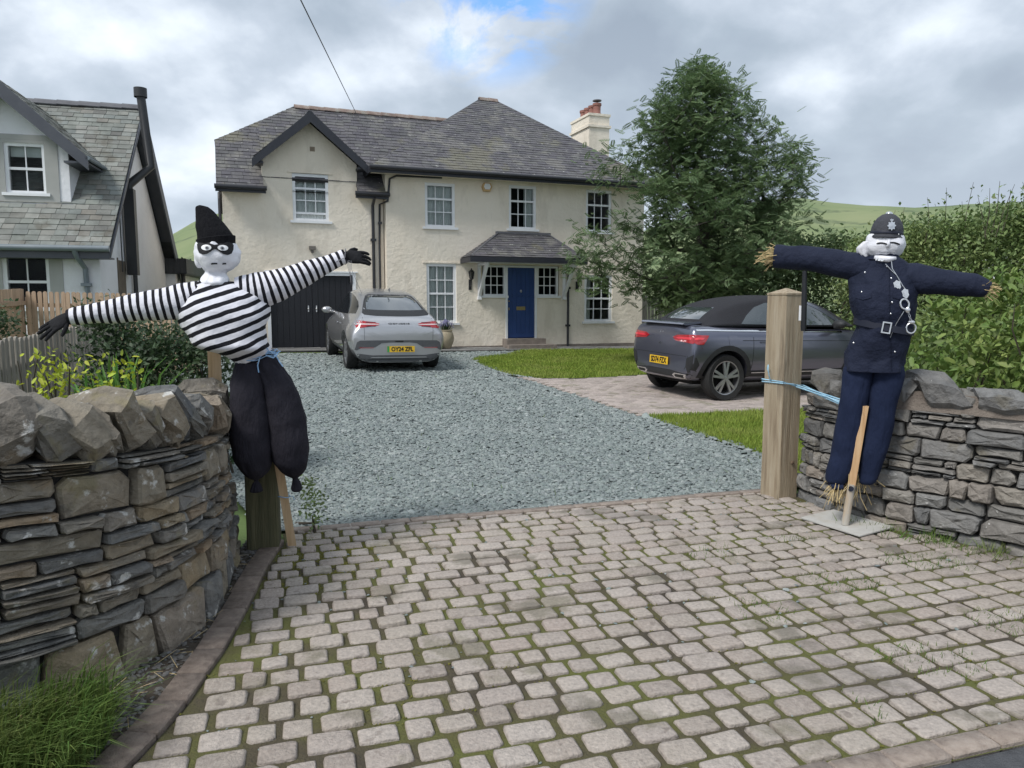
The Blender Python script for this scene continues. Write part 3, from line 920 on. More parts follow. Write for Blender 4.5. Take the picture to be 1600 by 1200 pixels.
# from the gate end towards the camera
COPES = [(.09, .36, .34, .10), (.13, .36, .36, .35), (.07, .24, .30, .45), (.10, .31, .34, .55), (.06, .25, .30, .5), (.08, .30, .34, .6), (.09, .37, .38, .72), (.06, .26, .30, .6), (.07, .28, .36, .65), (.05, .24, .30, .6), (.09, .33, .38, .75), (.07, .29, .34, .62), (.06, .24, .32, .55),
         (.10, .36, .36, .6), (.08, .29, .34, .5), (.12, .33, .40, .6), (.09, .29, .34, .5), (.13, .32, .36, .55), (.08, .27, .34, .5), (.12, .30, .34, .5), (.14, .34, .34, .4), (.2, .34, .34, .4), (.18, .33, .34, .4), (.2, .33, .34, .4), (.2, .33, .34, .4)]
for (l, h, d, ln) in COPES:
    hh = (h * .5 + .13) * rg.uniform(.93, 1.06); ln = ln * 1.12
    cope(wl_, pl, s + l / 2, .77, l, hh * (.86 + .14 * math.cos(ln)), d * rg.uniform(.9, 1.1), SIDE_L, rg, M_stone, ln, rg.uniform(-.08, .12), rg.uniform(-.03, .035), None, yaw=rg.uniform(-.05, .22), me=slab(rg, l * 1.12, d, hh))
    s += l * (.80 / max(.72, math.cos(ln)))
    if s > 3.4: break
# --- right wall
pr_ = Path(WALL_R)
wr_ = thing('dry_stone_wall', 'grey dry stone wall with upright mortared coping behind the policeman scarecrow', 'stone wall', (0, 0, 0))
SIDE_R = face_side(pr_, (0.5, 3, 0))
core(wr_, pr_, .0, pr_.L, .83, SIDE_R)
build_wall(wr_, pr_, 0.0, 3.6, .82, SIDE_R, M_stone_r, 31, p_block=.55, hb=(.085, .16), lens=(.16, .36), thin=(.1, .3), nthin=(1, 3))
rings = []
mm = MB()
for k in range(40):
    q, t = pr_.at(.55 + k * .08); nn = Vector((-t.y, t.x, 0)) * SIDE_R; g = gz(q.x, q.y)
    w1 = noise.noise(q * 5) * .012
    rings.append([q - nn * (.03 + w1) + Vector((0, 0, .81 + g)), q - nn * (.07 + w1) + Vector((0, 0, .93 + g + w1)), q - nn * .3 + Vector((0, 0, .95 + g)), q - nn * .32 + Vector((0, 0, .81 + g))])
mm.loft(rings); mm.build('mortar_bed', M_mortar, wr_)
# round boulders at the gate end, then upright slabs set in mortar
s = .06
for (l, h, d, ln, bx) in [(.24, .24, .26, 0, .35), (.16, .15, .2, .2, .4), (.17, .31, .25, .45, .45), (.14, .34, .26, .1, .5)]:
    cope(wr_, pr_, s + l / 2, .80, l * 1.1, h, d, SIDE_R, rg, M_stone_r, ln, 0, 0, None, bx, 30)
    s += l * .9
while s < 3.5:
    l = rg.choice([.10, .14, .19, .24]); h = rg.choice([.15, .18, .21, .25, .29])
    cope(wr_, pr_, s + l / 2, .82, l, h, .26, SIDE_R, rg, M_stone_r, rg.uniform(-.05, .2), rg.uniform(-.08, .08), rg.uniform(-.01, .03), None, rg.uniform(.85, .97), 26, me=slab(rg, l * 1.1, .26, h))
    s += l * .93 + rg.choice([0, 0, 0, .05])

# ------------------------------------------------------------------ gate posts
M_oak = material('post_wood', [(.25, .19, .125), (.36, .29, .20), (.43, .36, .265)], 5, .8, .45, 30, stretch=(6, 6, .5), bstretch=(7, 7, .35), detail=8,
                 spots=[((.13, .10, .07), 1.6, .60, .6)])
M_darkpost = material('mossy_post_wood', [(.055, .055, .028), (.10, .095, .05), (.13, .12, .065)], 5, .9, .5, 30, stretch=(6, 6, .5), bstretch=(7, 7, .35), detail=8)
M_batten = material('batten_wood', [(.44, .29, .155), (.56, .39, .225), (.62, .45, .28)], 6, .7, .3, 40, stretch=(7, 7, .5), bstretch=(9, 9, .4))
def post(name, label, x, y, wx, wy, h, rz, mat, peak=.0, parts=None):
    t = thing(name, label, 'gate post', (x, y, gz(x, y)), rz)
    b = .008; a, c = wx / 2, wy / 2
    def ring(k, z): return [Vector((sx * (a - k) + ex_, sy * (c - k) + ey_, z)) for sx, sy, ex_, ey_ in
                            ((-1, -1, b, 0), (1, -1, -b, 0), (1, -1, 0, b), (1, 1, 0, -b), (1, 1, -b, 0), (-1, 1, b, 0), (-1, 1, 0, -b), (-1, -1, 0, b))]
    m = MB(); n = 10
    rings = [ring(.002 * noise.noise(Vector((x, y, k * 1.7))), -.05 + (h + .05) * k / n) for k in range(n + 1)]
    m.loft(rings, True); m.build('shaft', mat, t)
    if peak:
        m = MB(); r = ring(-.004, h + .001); r2 = ring(-.004, h + .014)
        top = [q * 1 for q in r2]
        m.loft([r, r2], True)
        base = len(m.v); m.add(r2 + [Vector((0, 0, h + peak))], [(k, (k + 1) % 8, 8) for k in range(8)])
        m.build('pyramid_cap', mat, t)
    return t
RP = post('gate_post', 'tall square timber gate post with shallow pyramid top beside the policeman scarecrow', 2.093, 5.71, .196, .196, 1.565, R(26), M_oak, .055)
m = MB()
m.ball((.03, -.102, .28), (.016, .008, .016)); m.build('knot', material('knot', [(.09, .06, .04), (.2, .14, .09)], 60, .8), RP)
LP = post('gate_post', 'short mossy green gate post behind the burglar scarecrow legs', -1.53, 4.46, .185, .17, 1.1, R(12), M_darkpost)
# ------------------------------------------------------------------ building helpers
M_cream = material('cream_render', [(.71, .63, .515), (.785, .708, .592), (.815, .742, .63)], 1.1, .9, .85, 11, spots=[((.60, .53, .43), 1.6, .57, .38), ((.66, .60, .50), 5, .62, .4)], stretch=(1, 1, .4), bstretch=(1, 1, 1))
M_white = material('white_paint', [(.76, .77, .78), (.82, .83, .84)], 3, .45, .05, 30)
M_navy = material('black_paint', [(.016, .018, .026), (.024, .026, .034)], 4, .5, .1, 30)
M_gutter = material('black_gutter', [(.02, .02, .024), (.03, .03, .034)], 4, .4)
M_slate = material('roof_slate', [(.08, .075, .08), (.125, .118, .12), (.175, .165, .155)], 1.6, .75, .35, 45, obj_pick=[(.075, .072, .085), (.10, .095, .11), (.12, .115, .12), (.085, .085, .09), (.13, .13, .125)],
                   spots=[((.26, .25, .215), 1.3, .56, .38), ((.42, .42, .39), 9, .63, .7), ((.22, .205, .12), .7, .56, .4), ((.05, .045, .05), 3, .62, .4)], detail=8)
M_slate_g = material('green_slate', [(.13, .145, .135), (.20, .21, .19), (.27, .27, .245)], 1.8, .75, .35, 45,
                     obj_pick=[(.15, .155, .14), (.20, .215, .19), (.25, .26, .235), (.13, .125, .115), (.22, .215, .185), (.17, .19, .18), (.29, .295, .27), (.18, .16, .135)],
                     spots=[((.10, .085, .06), 1.1, .57, .5)], detail=8)
M_deck = material('roof_deck', [(.03, .03, .032), (.05, .05, .05)], 6, .9)
M_ridge = material('ridge_tile', [(.17, .12, .10), (.25, .19, .16), (.28, .26, .22)], 5, .85, .4, 50, rnd=.15, spots=((.4, .4, .36), 8, .62, .6))
M_ridge_g = material('grey_ridge_tile', [(.11, .11, .12), (.15, .15, .16)], 5, .8, .3, 50, rnd=.12)
M_curtain = material('net_curtain', [(.72, .75, .72), (.80, .83, .80)], 6, .9, .1, 20)
M_glass = glass_material('window_glass', see=.97)
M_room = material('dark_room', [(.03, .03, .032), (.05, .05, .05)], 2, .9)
M_door = material('blue_door_paint', [(.018, .05, .17), (.024, .062, .20)], 3, .4, .05, 30)
M_brass = material('brass', [(.45, .36, .18), (.55, .44, .22)], 20, .35, 0, metal=.9)
M_stone_step = material('stone_step', [(.17, .145, .125), (.26, .22, .19)], 6, .9, .4, 60)

def wall_panel(m, x0, x1, z0, z1, y, t, holes):
    """a wall in the local xz plane (outside at y, inside at y+t) with square openings"""
    xs = sorted({x0, x1, *[h[0] for h in holes], *[h[1] for h in holes]}); zs = sorted({z0, z1, *[h[2] for h in holes], *[h[3] for h in holes]})
    xs = [x for x in xs if x0 <= x <= x1]; zs = [z for z in zs if z0 <= z <= z1]
    inh = lambda x, z: any(h[0] < x < h[1] and h[2] < z < h[3] for h in holes)
    for a, b in zip(xs, xs[1:]):
        for c, d in zip(zs, zs[1:]):
            if inh((a + b) / 2, (c + d) / 2): continue
            m.add([(a, y, c), (b, y, c), (b, y, d), (a, y, d)], [(0, 1, 2, 3)])
            m.add([(a, y + t, c), (b, y + t, c), (b, y + t, d), (a, y + t, d)], [(3, 2, 1, 0)])
    for (a, b, c, d) in holes:
        m.add([(a, y, c), (b, y, c), (b, y, d), (a, y, d), (a, y + t, c), (b, y + t, c), (b, y + t, d), (a, y + t, d)],
              [(0, 4, 5, 1), (1, 5, 6, 2), (2, 6, 7, 3), (3, 7, 4, 0)])
    m.add([(x0, y, z0), (x1, y, z0), (x1, y + t, z0), (x0, y + t, z0), (x0, y, z1), (x1, y, z1), (x1, y + t, z1), (x0, y + t, z1)],
          [(0, 3, 2, 1), (4, 5, 6, 7), (0, 4, 7, 3), (1, 2, 6, 5)])
def plain(m, lo, hi): m.box(lo, hi)

PANE = {}
def window(root, x0, x1, z0, z1, y, cols, rows, meet=None, curtain='full', fr=.075, rec=.06, sill=True, mat=None, glass=None, bar=.024, extra=None, gap=0., lintel=False):
    """sash window in the local xz plane: frame (the part) with panes, sill and curtain as sub-parts. meet = row index where the sashes meet"""
    mat = mat or M_white
    F = MB(); yf = y + rec
    F.box((x0, yf - .03, z0), (x0 + fr, yf + .08, z1)); F.box((x1 - fr, yf - .03, z0), (x1, yf + .08, z1))
    F.box((x0 + fr, yf - .03, z1 - fr), (x1 - fr, yf + .08, z1)); F.box((x0 + fr, yf - .03, z0), (x1 - fr, yf + .08, z0 + fr * .8))
    a, b, c, d = x0 + fr, x1 - fr, z0 + fr * .8 + gap, z1 - fr
    if gap: F.box((a, yf + .012, c - .05), (b, yf + .05, c))
    cw = (b - a) / cols; rh = (d - c) / rows
    for i in range(1, cols): F.box((a + i * cw - bar / 2, yf + .004, c), (a + i * cw + bar / 2, yf + .03, d))
    for j in range(1, rows):
        hb = bar / 2 if j != meet else .026
        F.box((a, yf + (.002 if j != meet else -.012), c + j * rh - hb), (b, yf + .032, c + j * rh + hb))
    w = F.build('window', mat, root)
    for i in range(cols):
        for j in range(rows):
            k = (round(cw, 3), round(rh, 3))
            if k not in PANE:
                q = MB(); q.box((-cw / 2 + .008, -.003, -rh / 2 + .008), (cw / 2 - .008, .003, rh / 2 - .008)); PANE[k] = q.mesh('pane'); PANE[k].materials.append(glass or M_glass)
            obj('pane', PANE[k], None, w, (a + (i + .5) * cw, yf + .02, c + (j + .5) * rh))
    if sill:
        S = MB(); S.box((x0 - .07, y - .055, z0 - .06), (x1 + .07, yf + .02, z0 - .002)); S.build('sill', mat, w)
    if lintel:
        S = MB(); S.box((x0 - .1, y - .022, z1 + .005), (x1 + .1, y + .02, z1 + .04)); S.build('drip_ledge', mat if lintel == 2 else M_cream, w)
    if curtain:
        spans = {'full': [(a, b, c - gap, d)], 'sides': [(a, a + (b - a) * .2, c, d), (b - (b - a) * .16, b, c, d)], 'right': [(b - (b - a) * .36, b, c, d)], 'left': [(a, a + (b - a) * .25, c, d)],
                 'blind': [(a, b, d - (d - c) * .16, d)]}[curtain]
        for (ca, cb, cc, cdd) in spans:
            q = MB(); n = max(6, int((cb - ca) / .014)); amp = .016 if curtain != 'blind' else .001
            top = [Vector((ca + (cb - ca) * k / n, yf + .11 + amp * math.sin(k * 1.05 + math.sin(k * .37) * 1.4), cdd + .03)) for k in range(n + 1)]
            vs = top + [Vector((p.x, p.y + .004, cc - .05)) for p in top]
            q.add(vs, [(k, k + 1, n + 2 + k, n + 1 + k) for k in range(n)])
            q.build('curtain', M_curtain, w, True, 0)
    return w

def plane_frame(poly):
    """u along the eave (first edge), v up the slope"""
    P = [Vector(p) for p in poly]
    n = Vector()
    for i in range(len(P)): n += P[i].cross(P[(i + 1) % len(P)])
    n.normalize()
    if n.z < 0: n = -n
    u = Vector((0, 0, 1)).cross(n)
    u = u.normalized() if u.length > 1e-4 else Vector((1, 0, 0))
    v = n.cross(u).normalized()
    return P[0], u, v, n
def slate_roof(roof, poly, sw, sh, rg, out, th=.009, over=.05):
    """lays courses of slates over the (convex) roof slope poly; appends (mesh builder, centre) to out"""
    O, u, v, n = plane_frame(poly)
    q2 = [((Vector(p) - O).dot(u), (Vector(p) - O).dot(v)) for p in poly]
    ar = sum(q2[i][0] * q2[(i + 1) % len(q2)][1] - q2[(i + 1) % len(q2)][0] * q2[i][1] for i in range(len(q2)))
    if ar < 0: q2 = q2[::-1]
    us = [q[0] for q in q2]; vs = [q[1] for q in q2]
    j = 0; vv = min(vs) - over * .0
    q3 = q2
    while vv < max(vs):
        u0 = min(us) - rg.uniform(0, 1) * .1 - (j % 2) * sw / 2
        while u0 < max(us):
            w = sw * rg.uniform(.82, 1.18)
            rect = [(u0 + .003, vv - .025), (u0 + w - .003, vv - .025 + rg.uniform(-.004, .004)), (u0 + w - .003, vv + sh + .01), (u0 + .003, vv + sh + .01)]
            c = clip(q3, rect)
            if j == 0 and not c: c = []
            if len(c) >= 3:
                t1 = th * rg.uniform(.7, 1.5)
                lift = lambda b: .016 + t1 - (b - vv) / sh * .012
                m = MB(); k = len(c)
                top = [O + u * a + v * b + n * lift(b) for a, b in c]; bot = [p - n * t1 for p in top]
                m.add(top + bot, [tuple(range(k))] + [(i, k + i, k + (i + 1) % k, (i + 1) % k) for i in range(k)])
                ctr = sum(top, Vector()) / k
                out.append((m, ctr, len(c)))
            u0 += w
        vv += sh; j += 1
def place_slates(roof, root_m, lst, mat, maxn, used):
    """nearest slates as objects, the rest joined"""
    lst = sorted(lst, key=lambda q: (root_m @ q[1]).length)
    rest = MB()
    for m, c, k in lst:
        wc = root_m @ c
        if used[0] < maxn and in_view(wc.x, wc.y, wc.z):
            obj('slate', m.mesh('slate'), mat, roof); used[0] += 1
        else: rest.add(m.v, m.f)
    if rest.v:
        o = rest.build('slates', mat, roof); o['kind'] = 'stuff'
def deck(poly, th=.06):
    O, u, v, n = plane_frame(poly); m = MB()
    a = [Vector(p) for p in poly]; b = [p - n * th for p in a]; k = len(a)
    m.add(a + b, [tuple(range(k)), tuple(range(2 * k - 1, k - 1, -1))] + [(i, k + i, k + (i + 1) % k, (i + 1) % k) for i in range(k)])
    return m
def ridge_tiles(root, p, q, ln, r, mat, name='ridge_tile', sag=.0):
    p = Vector(p); q = Vector(q); d = (q - p); L = d.length; d.normalize(); n = max(1, round(L / ln)); x = d.cross(Vector((0, 0, 1))).normalized(); up = x.cross(d)
    for k in range(n):
        a = p + d * (k * L / n); b = p + d * ((k + 1.04) * L / n)
        m = MB(); A = [(-1.1, -.55), (-.75, .0), (-.3, .33), (.3, .33), (.75, .0), (1.1, -.55)]
        rg_ = [[c + x * (s * r) + up * (t * r) for s, t in A] for c in (a + up * .012, b)]
        ri = [[c + x * (s * r * .9) + up * (t * r - .02) for s, t in A] for c in (a + up * .012, b)]
        m.loft([[*rg_[0], *ri[0][::-1]], [*rg_[1], *ri[1][::-1]]])
        m.build(name, mat, root)
def downpipe(root, pts, r, mat, name='downpipe', clips=2):
    m = MB(); m.tube(pts, r, 10); o = m.build(name, mat, root, True)
    zs = [p[2] for p in pts]
    for k in range(clips):
        z = min(zs) + (max(zs) - min(zs)) * (k + .6) / (clips + .2); x, y = min(pts, key=lambda p: abs(p[2] - z))[:2]
        q = MB(); q.box((x - r * 1.7, y - r * 1.25, z - .03), (x + r * 1.7, y + r * 1.6, z + .03)); q.build('bracket', mat, o)
    return o

# ------------------------------------------------------------------ cream house
HT = math.atan(.375)
HO = Vector((-7.0, 18.3, 0))
house = thing('cream_house', 'cream rendered two storey house with grey slate roofs and white sash windows', 'house', HO, HT)
HM = Matrix.Translation(HO) @ Matrix.Rotation(HT, 4, 'Z')
hp = lambda s, d, z: HM @ Vector((s, d, z))
MY = -.25
win_w = [(1.64, 2.52, 3.58, 4.74)]
win_m = [(4.95, 5.77, 3.52, 4.66), (7.29, 8.10, 3.55, 4.72), (9.62, 10.44, 3.55, 4.72), (4.97, 5.79, 1.0, 2.57), (9.6, 10.5, 1.0, 2.33)]
door_h = (6.52, 8.80, 1.72, 2.56); door_low = (7.19, 8.12, .5, 1.72)
m = MB()
# wing: front wall with window and garage opening, gable above the eaves
wall_panel(m, 0, 3.90, .1, 4.3, 0, .28, [win_w[0][:3] + (4.3,), (1.03, 3.07, .1, 2.22)])
wall_panel(m, .93, 3.24, 4.3, 4.74, 0, .28, [win_w[0][:2] + (4.3, 4.74)])
wall_panel(m, .93, 3.24, 4.74, 5.03, 0, .28, [])
m.prism([(.93, 5.03), (3.24, 5.03), (2.085, 5.98)], lambda u, v, d: (u, d, v), 0, .28)
m.box((0, .28, .1), (.28, 5.1, 4.3)); m.prism([(0., 4.3), (5.1, 4.3), (3.9, 5.5), (1.2, 5.5)], lambda u, v, d: (d, u, v), .002, .28)
m.box((0, 5.1, .1), (7, 5.38, 4.3))
m.box((.93, .28, 4.3), (1.05, .7, 5.0)); m.box((3.12, .28, 4.3), (3.24, .7, 5.0))
# main block
wall_panel(m, 3.92, 11.5, .05, 4.88, MY, .28, win_m + [door_h, door_low])
m.box((3.92, .04, .05), (4.2, 7.3, 4.88)); m.box((11.22, .04, .05), (11.5, 7.3, 4.88)); m.box((3.92, 7.3, .05), (11.5, 7.58, 4.88))
m.build('wall', M_cream, house)
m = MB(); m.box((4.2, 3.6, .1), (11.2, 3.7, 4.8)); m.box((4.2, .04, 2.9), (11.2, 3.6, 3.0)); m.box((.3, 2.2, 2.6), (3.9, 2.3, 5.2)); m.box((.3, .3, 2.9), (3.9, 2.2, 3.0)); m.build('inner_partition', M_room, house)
# roofs
WE, WR = 4.30, 6.95
sl = .93
A_ = [(-.12, -.30, 4.3), (.95, -.30, 4.3), (.95, 1.85, 6.30), (-.12, 1.1, 5.602)]
B_ = [(.95, .0, 4.579), (3.22, .0, 4.579), (3.22, 2.55, 6.95), (1.95, 2.55, 6.95), (.95, 1.85, 6.30)]
C_ = [(3.22, -.30, 4.3), (3.95, -.30, 4.3), (7.0, 2.55, 6.95), (3.22, 2.55, 6.95)]
HH = [(-.12, 4.0, 5.602), (-.12, 1.1, 5.602), (1.95, 2.55, 6.95)]
WB = [(7.0, 2.55, 6.95), (1.95, 2.55, 6.95), (-.12, 4.0, 5.602), (-.12, 5.4, 4.3), (7.0, 5.4, 4.3)]
GL = [(.76, .48, 5.02), (.76, -.37, 5.02), (2.085, -.37, 6.13), (2.085, 1.67, 6.13)]
GR = [(3.41, -.37, 5.02), (3.41, .48, 5.02), (2.085, 1.67, 6.13), (2.085, -.37, 6.13)]
MEz, MRz = 4.92, 7.95
MF = [(3.5, -.65, MEz), (11.9, -.65, MEz), (8.25, 3.6, MRz), (7.75, 3.6, MRz)]
ML = [(3.5, 7.85, MEz), (3.5, -.65, MEz), (7.75, 3.6, MRz)]
MRt = [(11.9, -.65, MEz), (11.9, 7.85, MEz), (8.25, 3.6, MRz)]
MBk = [(11.9, 7.85, MEz), (3.5, 7.85, MEz), (7.75, 3.6, MRz), (8.25, 3.6, MRz)]
PF = [(5.93, -1.1, 2.72), (9.22, -1.1, 2.72), (8.42, -.26, 3.42), (6.98, -.26, 3.42)]
PLf = [(5.93, -.26, 2.72), (5.93, -1.1, 2.72), (6.98, -.26, 3.42)]
PRt = [(9.22, -1.1, 2.72), (9.22, -.26, 2.72), (8.42, -.26, 3.42)]
rg = random.Random(77)
used = [0]
def roof_part(name, polys, mat, sw, sh, maxn, hidden=()):
    m = MB()
    for p in list(polys) + list(hidden):
        d_ = deck(p); m.add(d_.v, d_.f)
    r = m.build(name, M_deck, house); lst = []
    for p in polys: slate_roof(r, p, sw, sh, rg, lst)
    place_slates(r, HM, lst, mat, maxn, used)
    return r
porch = roof_part('porch_roof', [PF, PLf, PRt], M_slate, .2, .1, 60)
used[0] = 0
rw = roof_part('wing_roof', [A_, B_, C_, HH], M_slate, .24, .15, 130, [WB])
gab = roof_part('gable_roof', [GL, GR], M_slate, .24, .15, 150)
used[0] = 0
rm = roof_part('main_roof', [MF, ML, MRt], M_slate, .24, .15, 240, [MBk])
ridge_tiles(rw, (1.95, 2.55, 6.97), (6.4, 2.55, 6.97), .42, .12, M_ridge)
ridge_tiles(rm, (7.7, 3.6, 7.97), (8.3, 3.6, 7.97), .3, .13, M_ridge)
for p, q in (((3.55, -.6, 4.95), (7.75, 3.6, 7.965)), ((11.85, -.6, 4.95), (8.25, 3.6, 7.965))):
    m = MB(); m.tube([p, q], .022, 6); m.build('hip_lead', M_ridge_g, rm)
for p, q in (((5.95, -1.08, 2.75), (6.98, -.3, 3.44)), ((9.2, -1.08, 2.75), (8.42, -.3, 3.44))):
    m = MB(); m.tube([p, q], .02, 6); m.build('hip_lead', M_ridge_g, porch)
m = MB(); m.box((6.9, -.34, 3.40), (8.5, -.252, 3.46)); m.build('lead_flashing', M_ridge_g, porch)
ridge_tiles(gab, (2.085, -.38, 6.15), (2.085, 1.6, 6.15), .4, .09, M_ridge_g)
# eaves: fascia, gutter, soffit, bargeboards
m = MB()
m.box((-.14, -.36, 4.16), (1.0, -.30, 4.29)); m.box((3.15, -.36, 4.16), (3.98, -.30, 4.29))
m.box((3.48, -.72, 4.76), (11.92, -.655, 4.93)); m.box((3.45, -.65, 4.76), (3.49, 7.8, 4.92)); m.box((11.91, -.65, 4.76), (11.95, 7.8, 4.92))
m.box((5.9, -1.15, 2.58), (9.25, -1.105, 2.72)); m.box((5.9, -1.1, 2.58), (5.935, -.26, 2.71)); m.box((9.215, -1.1, 2.58), (9.25, -.26, 2.71))
m.build('fascia', M_navy, house)
m = MB()
for a, b, y, z in ((-.16, 1.02, -.40, 4.27), (3.13, 4.0, -.40, 4.27), (3.44, 11.96, -.77, 4.88)):
    m.tube([(a, y, z), (b, y, z)], .055, 10)
m.build('gutter', M_gutter, house, True)
m = MB(); m.box((3.5, -.65, 4.80), (11.9, -.26, 4.84)); m.box((.0, -.3, 4.2), (.93, -.002, 4.24)); m.box((3.24, -.3, 4.2), (3.9, -.002, 4.24)); m.build('soffit', M_cream, house)
m = MB()
for x0, x1 in ((.70, 2.085), (3.47, 2.085)):
    k = (6.17 - 5.0) / (2.085 - .76)
    z0 = 6.17 - k * abs(2.085 - x0)
    m.prism([(x0, z0), (x1, 6.17), (x1, 5.90), (x0, z0 - .2)], lambda u, v, d: (u, d, v), -.43, -.385)
m.build('bargeboard', M_navy, house)
m = MB()
for sx, s0 in ((1, .72), (-1, 3.45)):
    m.box((min(s0, s0 + sx * .24), -.38, 4.86), (max(s0, s0 + sx * .24), -.02, 4.92))
    m.build('gable_foot', M_navy, house); m = MB()
# windows
window(house, *win_w[0], 0, 3, 3, 2, 'full', gap=.16, lintel=1)
window(house, *win_m[0], MY, 3, 3, 2, 'full'); window(house, *win_m[1], MY, 3, 3, 2, 'right'); window(house, *win_m[2], MY, 3, 3, 2, None)
window(house, *win_m[3], MY, 3, 4, 2, 'full', lintel=1); window(house, *win_m[4], MY, 3, 4, 2, 'left')
window(house, 6.55, 7.19, 1.73, 2.55, MY, 3, 3, None, None, fr=.05, rec=.03)
window(house, 8.13, 8.77, 1.73, 2.55, MY, 3, 3, None, None, fr=.05, rec=.03)
# front door
m = MB(); m.box((7.19, MY - .02, .5), (7.25, MY + .1, 2.55)); m.box((8.06, MY - .02, .5), (8.12, MY + .1, 2.55)); m.box((7.25, MY - .018, 2.50), (8.06, MY + .1, 2.55)); m.build('door_frame', M_white, house)
m = MB(); m.box((7.255, MY + .03, .56), (8.055, MY + .075, 2.495))
for k in range(6): m.box((7.262 + k * .1325, MY + .022, .7), (7.262 + k * .1325 + .126, MY + .03, 2.48))
m.box((7.262, MY + .018, .57), (8.05, MY + .03, .69))
dr = m.build('door', M_door, house)
m = MB(); m.box((7.52, MY + .01, 1.33), (7.78, MY + .022, 1.43)); m.box((7.55, MY + .004, 1.36), (7.75, MY + .01, 1.40)); m.build('letter_plate', M_brass, dr)
m = MB(); m.ball((7.65, MY + .01, 1.86), (.028, .02, .038)); m.tube([(7.62, MY + .005, 1.85), (7.65, MY - .005, 1.81), (7.68, MY + .005, 1.85)], .006, 6); m.build('knocker', material('pewter', [(.4, .4, .42)], 5, .4, metal=.7), dr)
m = MB(); m.ball((7.30, MY + .005, 1.58), .02); m.box((7.285, MY + .012, 1.33), (7.312, MY + .024, 1.40)); m.build('latch', M_brass, dr)
m = MB(); m.box((7.1, MY - .38, .1), (8.25, MY - .002, .55)); m.box((7.02, MY - .75, .1), (8.42, MY - .38, .40)); m.build('door_step', M_stone_step, house)
# porch brackets
for s in (6.42, 8.94):
    m = MB(); m.beam((s, MY - .03, 1.72), (s, MY - .72, 2.56), .075, .075); m.box((s - .035, MY - .07, 1.66), (s + .035, MY - .002, 2.58)); m.box((s - .035, MY - .8, 2.52), (s + .035, MY - .07, 2.585))
    m.box((s - .05, MY - .10, 1.62), (s + .05, MY - .001, 1.70)); m.build('porch_bracket', M_white, house)
m = MB(); m.box((6.36, MY - .82, 2.585), (9.0, MY - .74, 2.70)); m.build('porch_beam', M_white, house)
m = MB(); m.box((5.94, -1.09, 2.60), (9.21, -.252, 2.62)); m.build('porch_ceiling', M_white, house)
# chimney at the right end
m = MB(); m.box((11.45, 3.3, 4.6), (12.2, 4.7, 7.72)); m.box((11.40, 3.25, 7.35), (12.25, 4.75, 7.43)); m.box((11.42, 3.27, 7.72), (12.23, 4.73, 7.80)); ch = m.build('chimney', M_cream, house)
M_pot = material('terracotta_pot', [(.22, .10, .08), (.32, .15, .12)], 6, .85, .2, 40, rnd=.1)
for k in range(4):
    m = MB(); m.lathe([(.145, 7.78), (.14, 7.84), (.12, 7.88), (.125, 8.08), (.15, 8.1), (.15, 8.17), (.12, 8.17), (.09, 8.0)], 14, Matrix.Translation((11.83, 3.5 + k * .33, 0)))
    m.build('chimney_pot', M_pot, ch, True)
m = MB(); m.lathe([(.02, 8.15), (.02, 8.25), (.15, 8.25), (.15, 8.28), (.0, 8.29)], 12, Matrix.Translation((11.83, 3.5, 0))); m.build('cowl', M_ridge_g, ch)
# garage doors
m = MB(); m.box((.95, -.03, .1), (1.03, .2, 2.3)); m.box((3.07, -.03, .1), (3.15, .2, 2.3)); m.box((1.03, -.028, 2.22), (3.07, .2, 2.30)); m.box((.9, -.06, 2.30), (3.2, -.002, 2.33)); m.build('garage_frame', M_white, house)
M_black = material('black_door_paint', [(.006, .007, .011), (.010, .011, .016)], 2, .6, .15, 25)
for a, b in ((1.035, 2.047), (2.053, 3.065)):
    m = MB(); m.box((a, .06, .34), (b, .10, 2.215)); n = 7; w = (b - a) / n
    gd = m.build('garage_door', M_black, house)
    for k in range(n):
        q = MB(); q.box((a + k * w + .004, .045, .36), (a + (k + 1) * w - .004, .06, 2.2)); q.build('plank', M_black, gd)
    q = MB(); x = 2.05 + (.1 if a > 2 else -.1); q.box((x - .015, .03, 1.30), (x + .015, .045, 1.46)); q.ball((x, .02, 1.38), .022); q.build('handle', material('steel_handle', [(.55, .55, .55)], 5, .35, metal=.8), gd)
m = MB(); m.box((.9, -.09, .1), (3.9, -.002, .385)); 
m = MB(); m.box((3.0, -.05, 2.05), (3.06, .045, 2.24)); m.build('hinge_bracket', M_gutter, house)
# air brick, security light, alarm box, lanterns, pipes
m = MB(); m.box((2.09, -.012, 5.29), (2.21, .01, 5.4)); 
for k in range(4): m.box((2.095, -.02, 5.30 + k * .025), (2.205, -.012, 5.312 + k * .025))
m.build('air_brick', material('air_brick', [(.25, .2, .15), (.33, .27, .2)], 20, .9), house)
m = MB(); m.box((2.0, -.10, 2.86), (2.16, -.01, 2.95)); m.box((2.05, -.07, 2.78), (2.11, -.01, 2.86)); m.build('security_light', material('bronze_plastic', [(.16, .14, .12)], 5, .5), house)
m = MB(); m.prism([(6.50, 4.62), (6.55, 4.72), (6.73, 4.72), (6.78, 4.62), (6.73, 4.50), (6.55, 4.50)], lambda u, v, d: (u, d, v), MY - .10, MY - .002); ab = m.build('alarm_box', material('alarm_amber', [(.55, .36, .16)], 5, .5), house)
m = MB(); m.prism([(6.545, 4.62), (6.58, 4.70), (6.70, 4.70), (6.735, 4.62), (6.70, 4.55), (6.58, 4.55)], lambda u, v, d: (u, d, v), MY - .115, MY - .10); m.build('alarm_face', M_white, ab)
M_iron = material('black_iron', [(.015, .015, .016), (.025, .025, .027)], 8, .5, .1, 60)
M_lglass = glass_material('lantern_glass', (.05, .05, .05), .5)
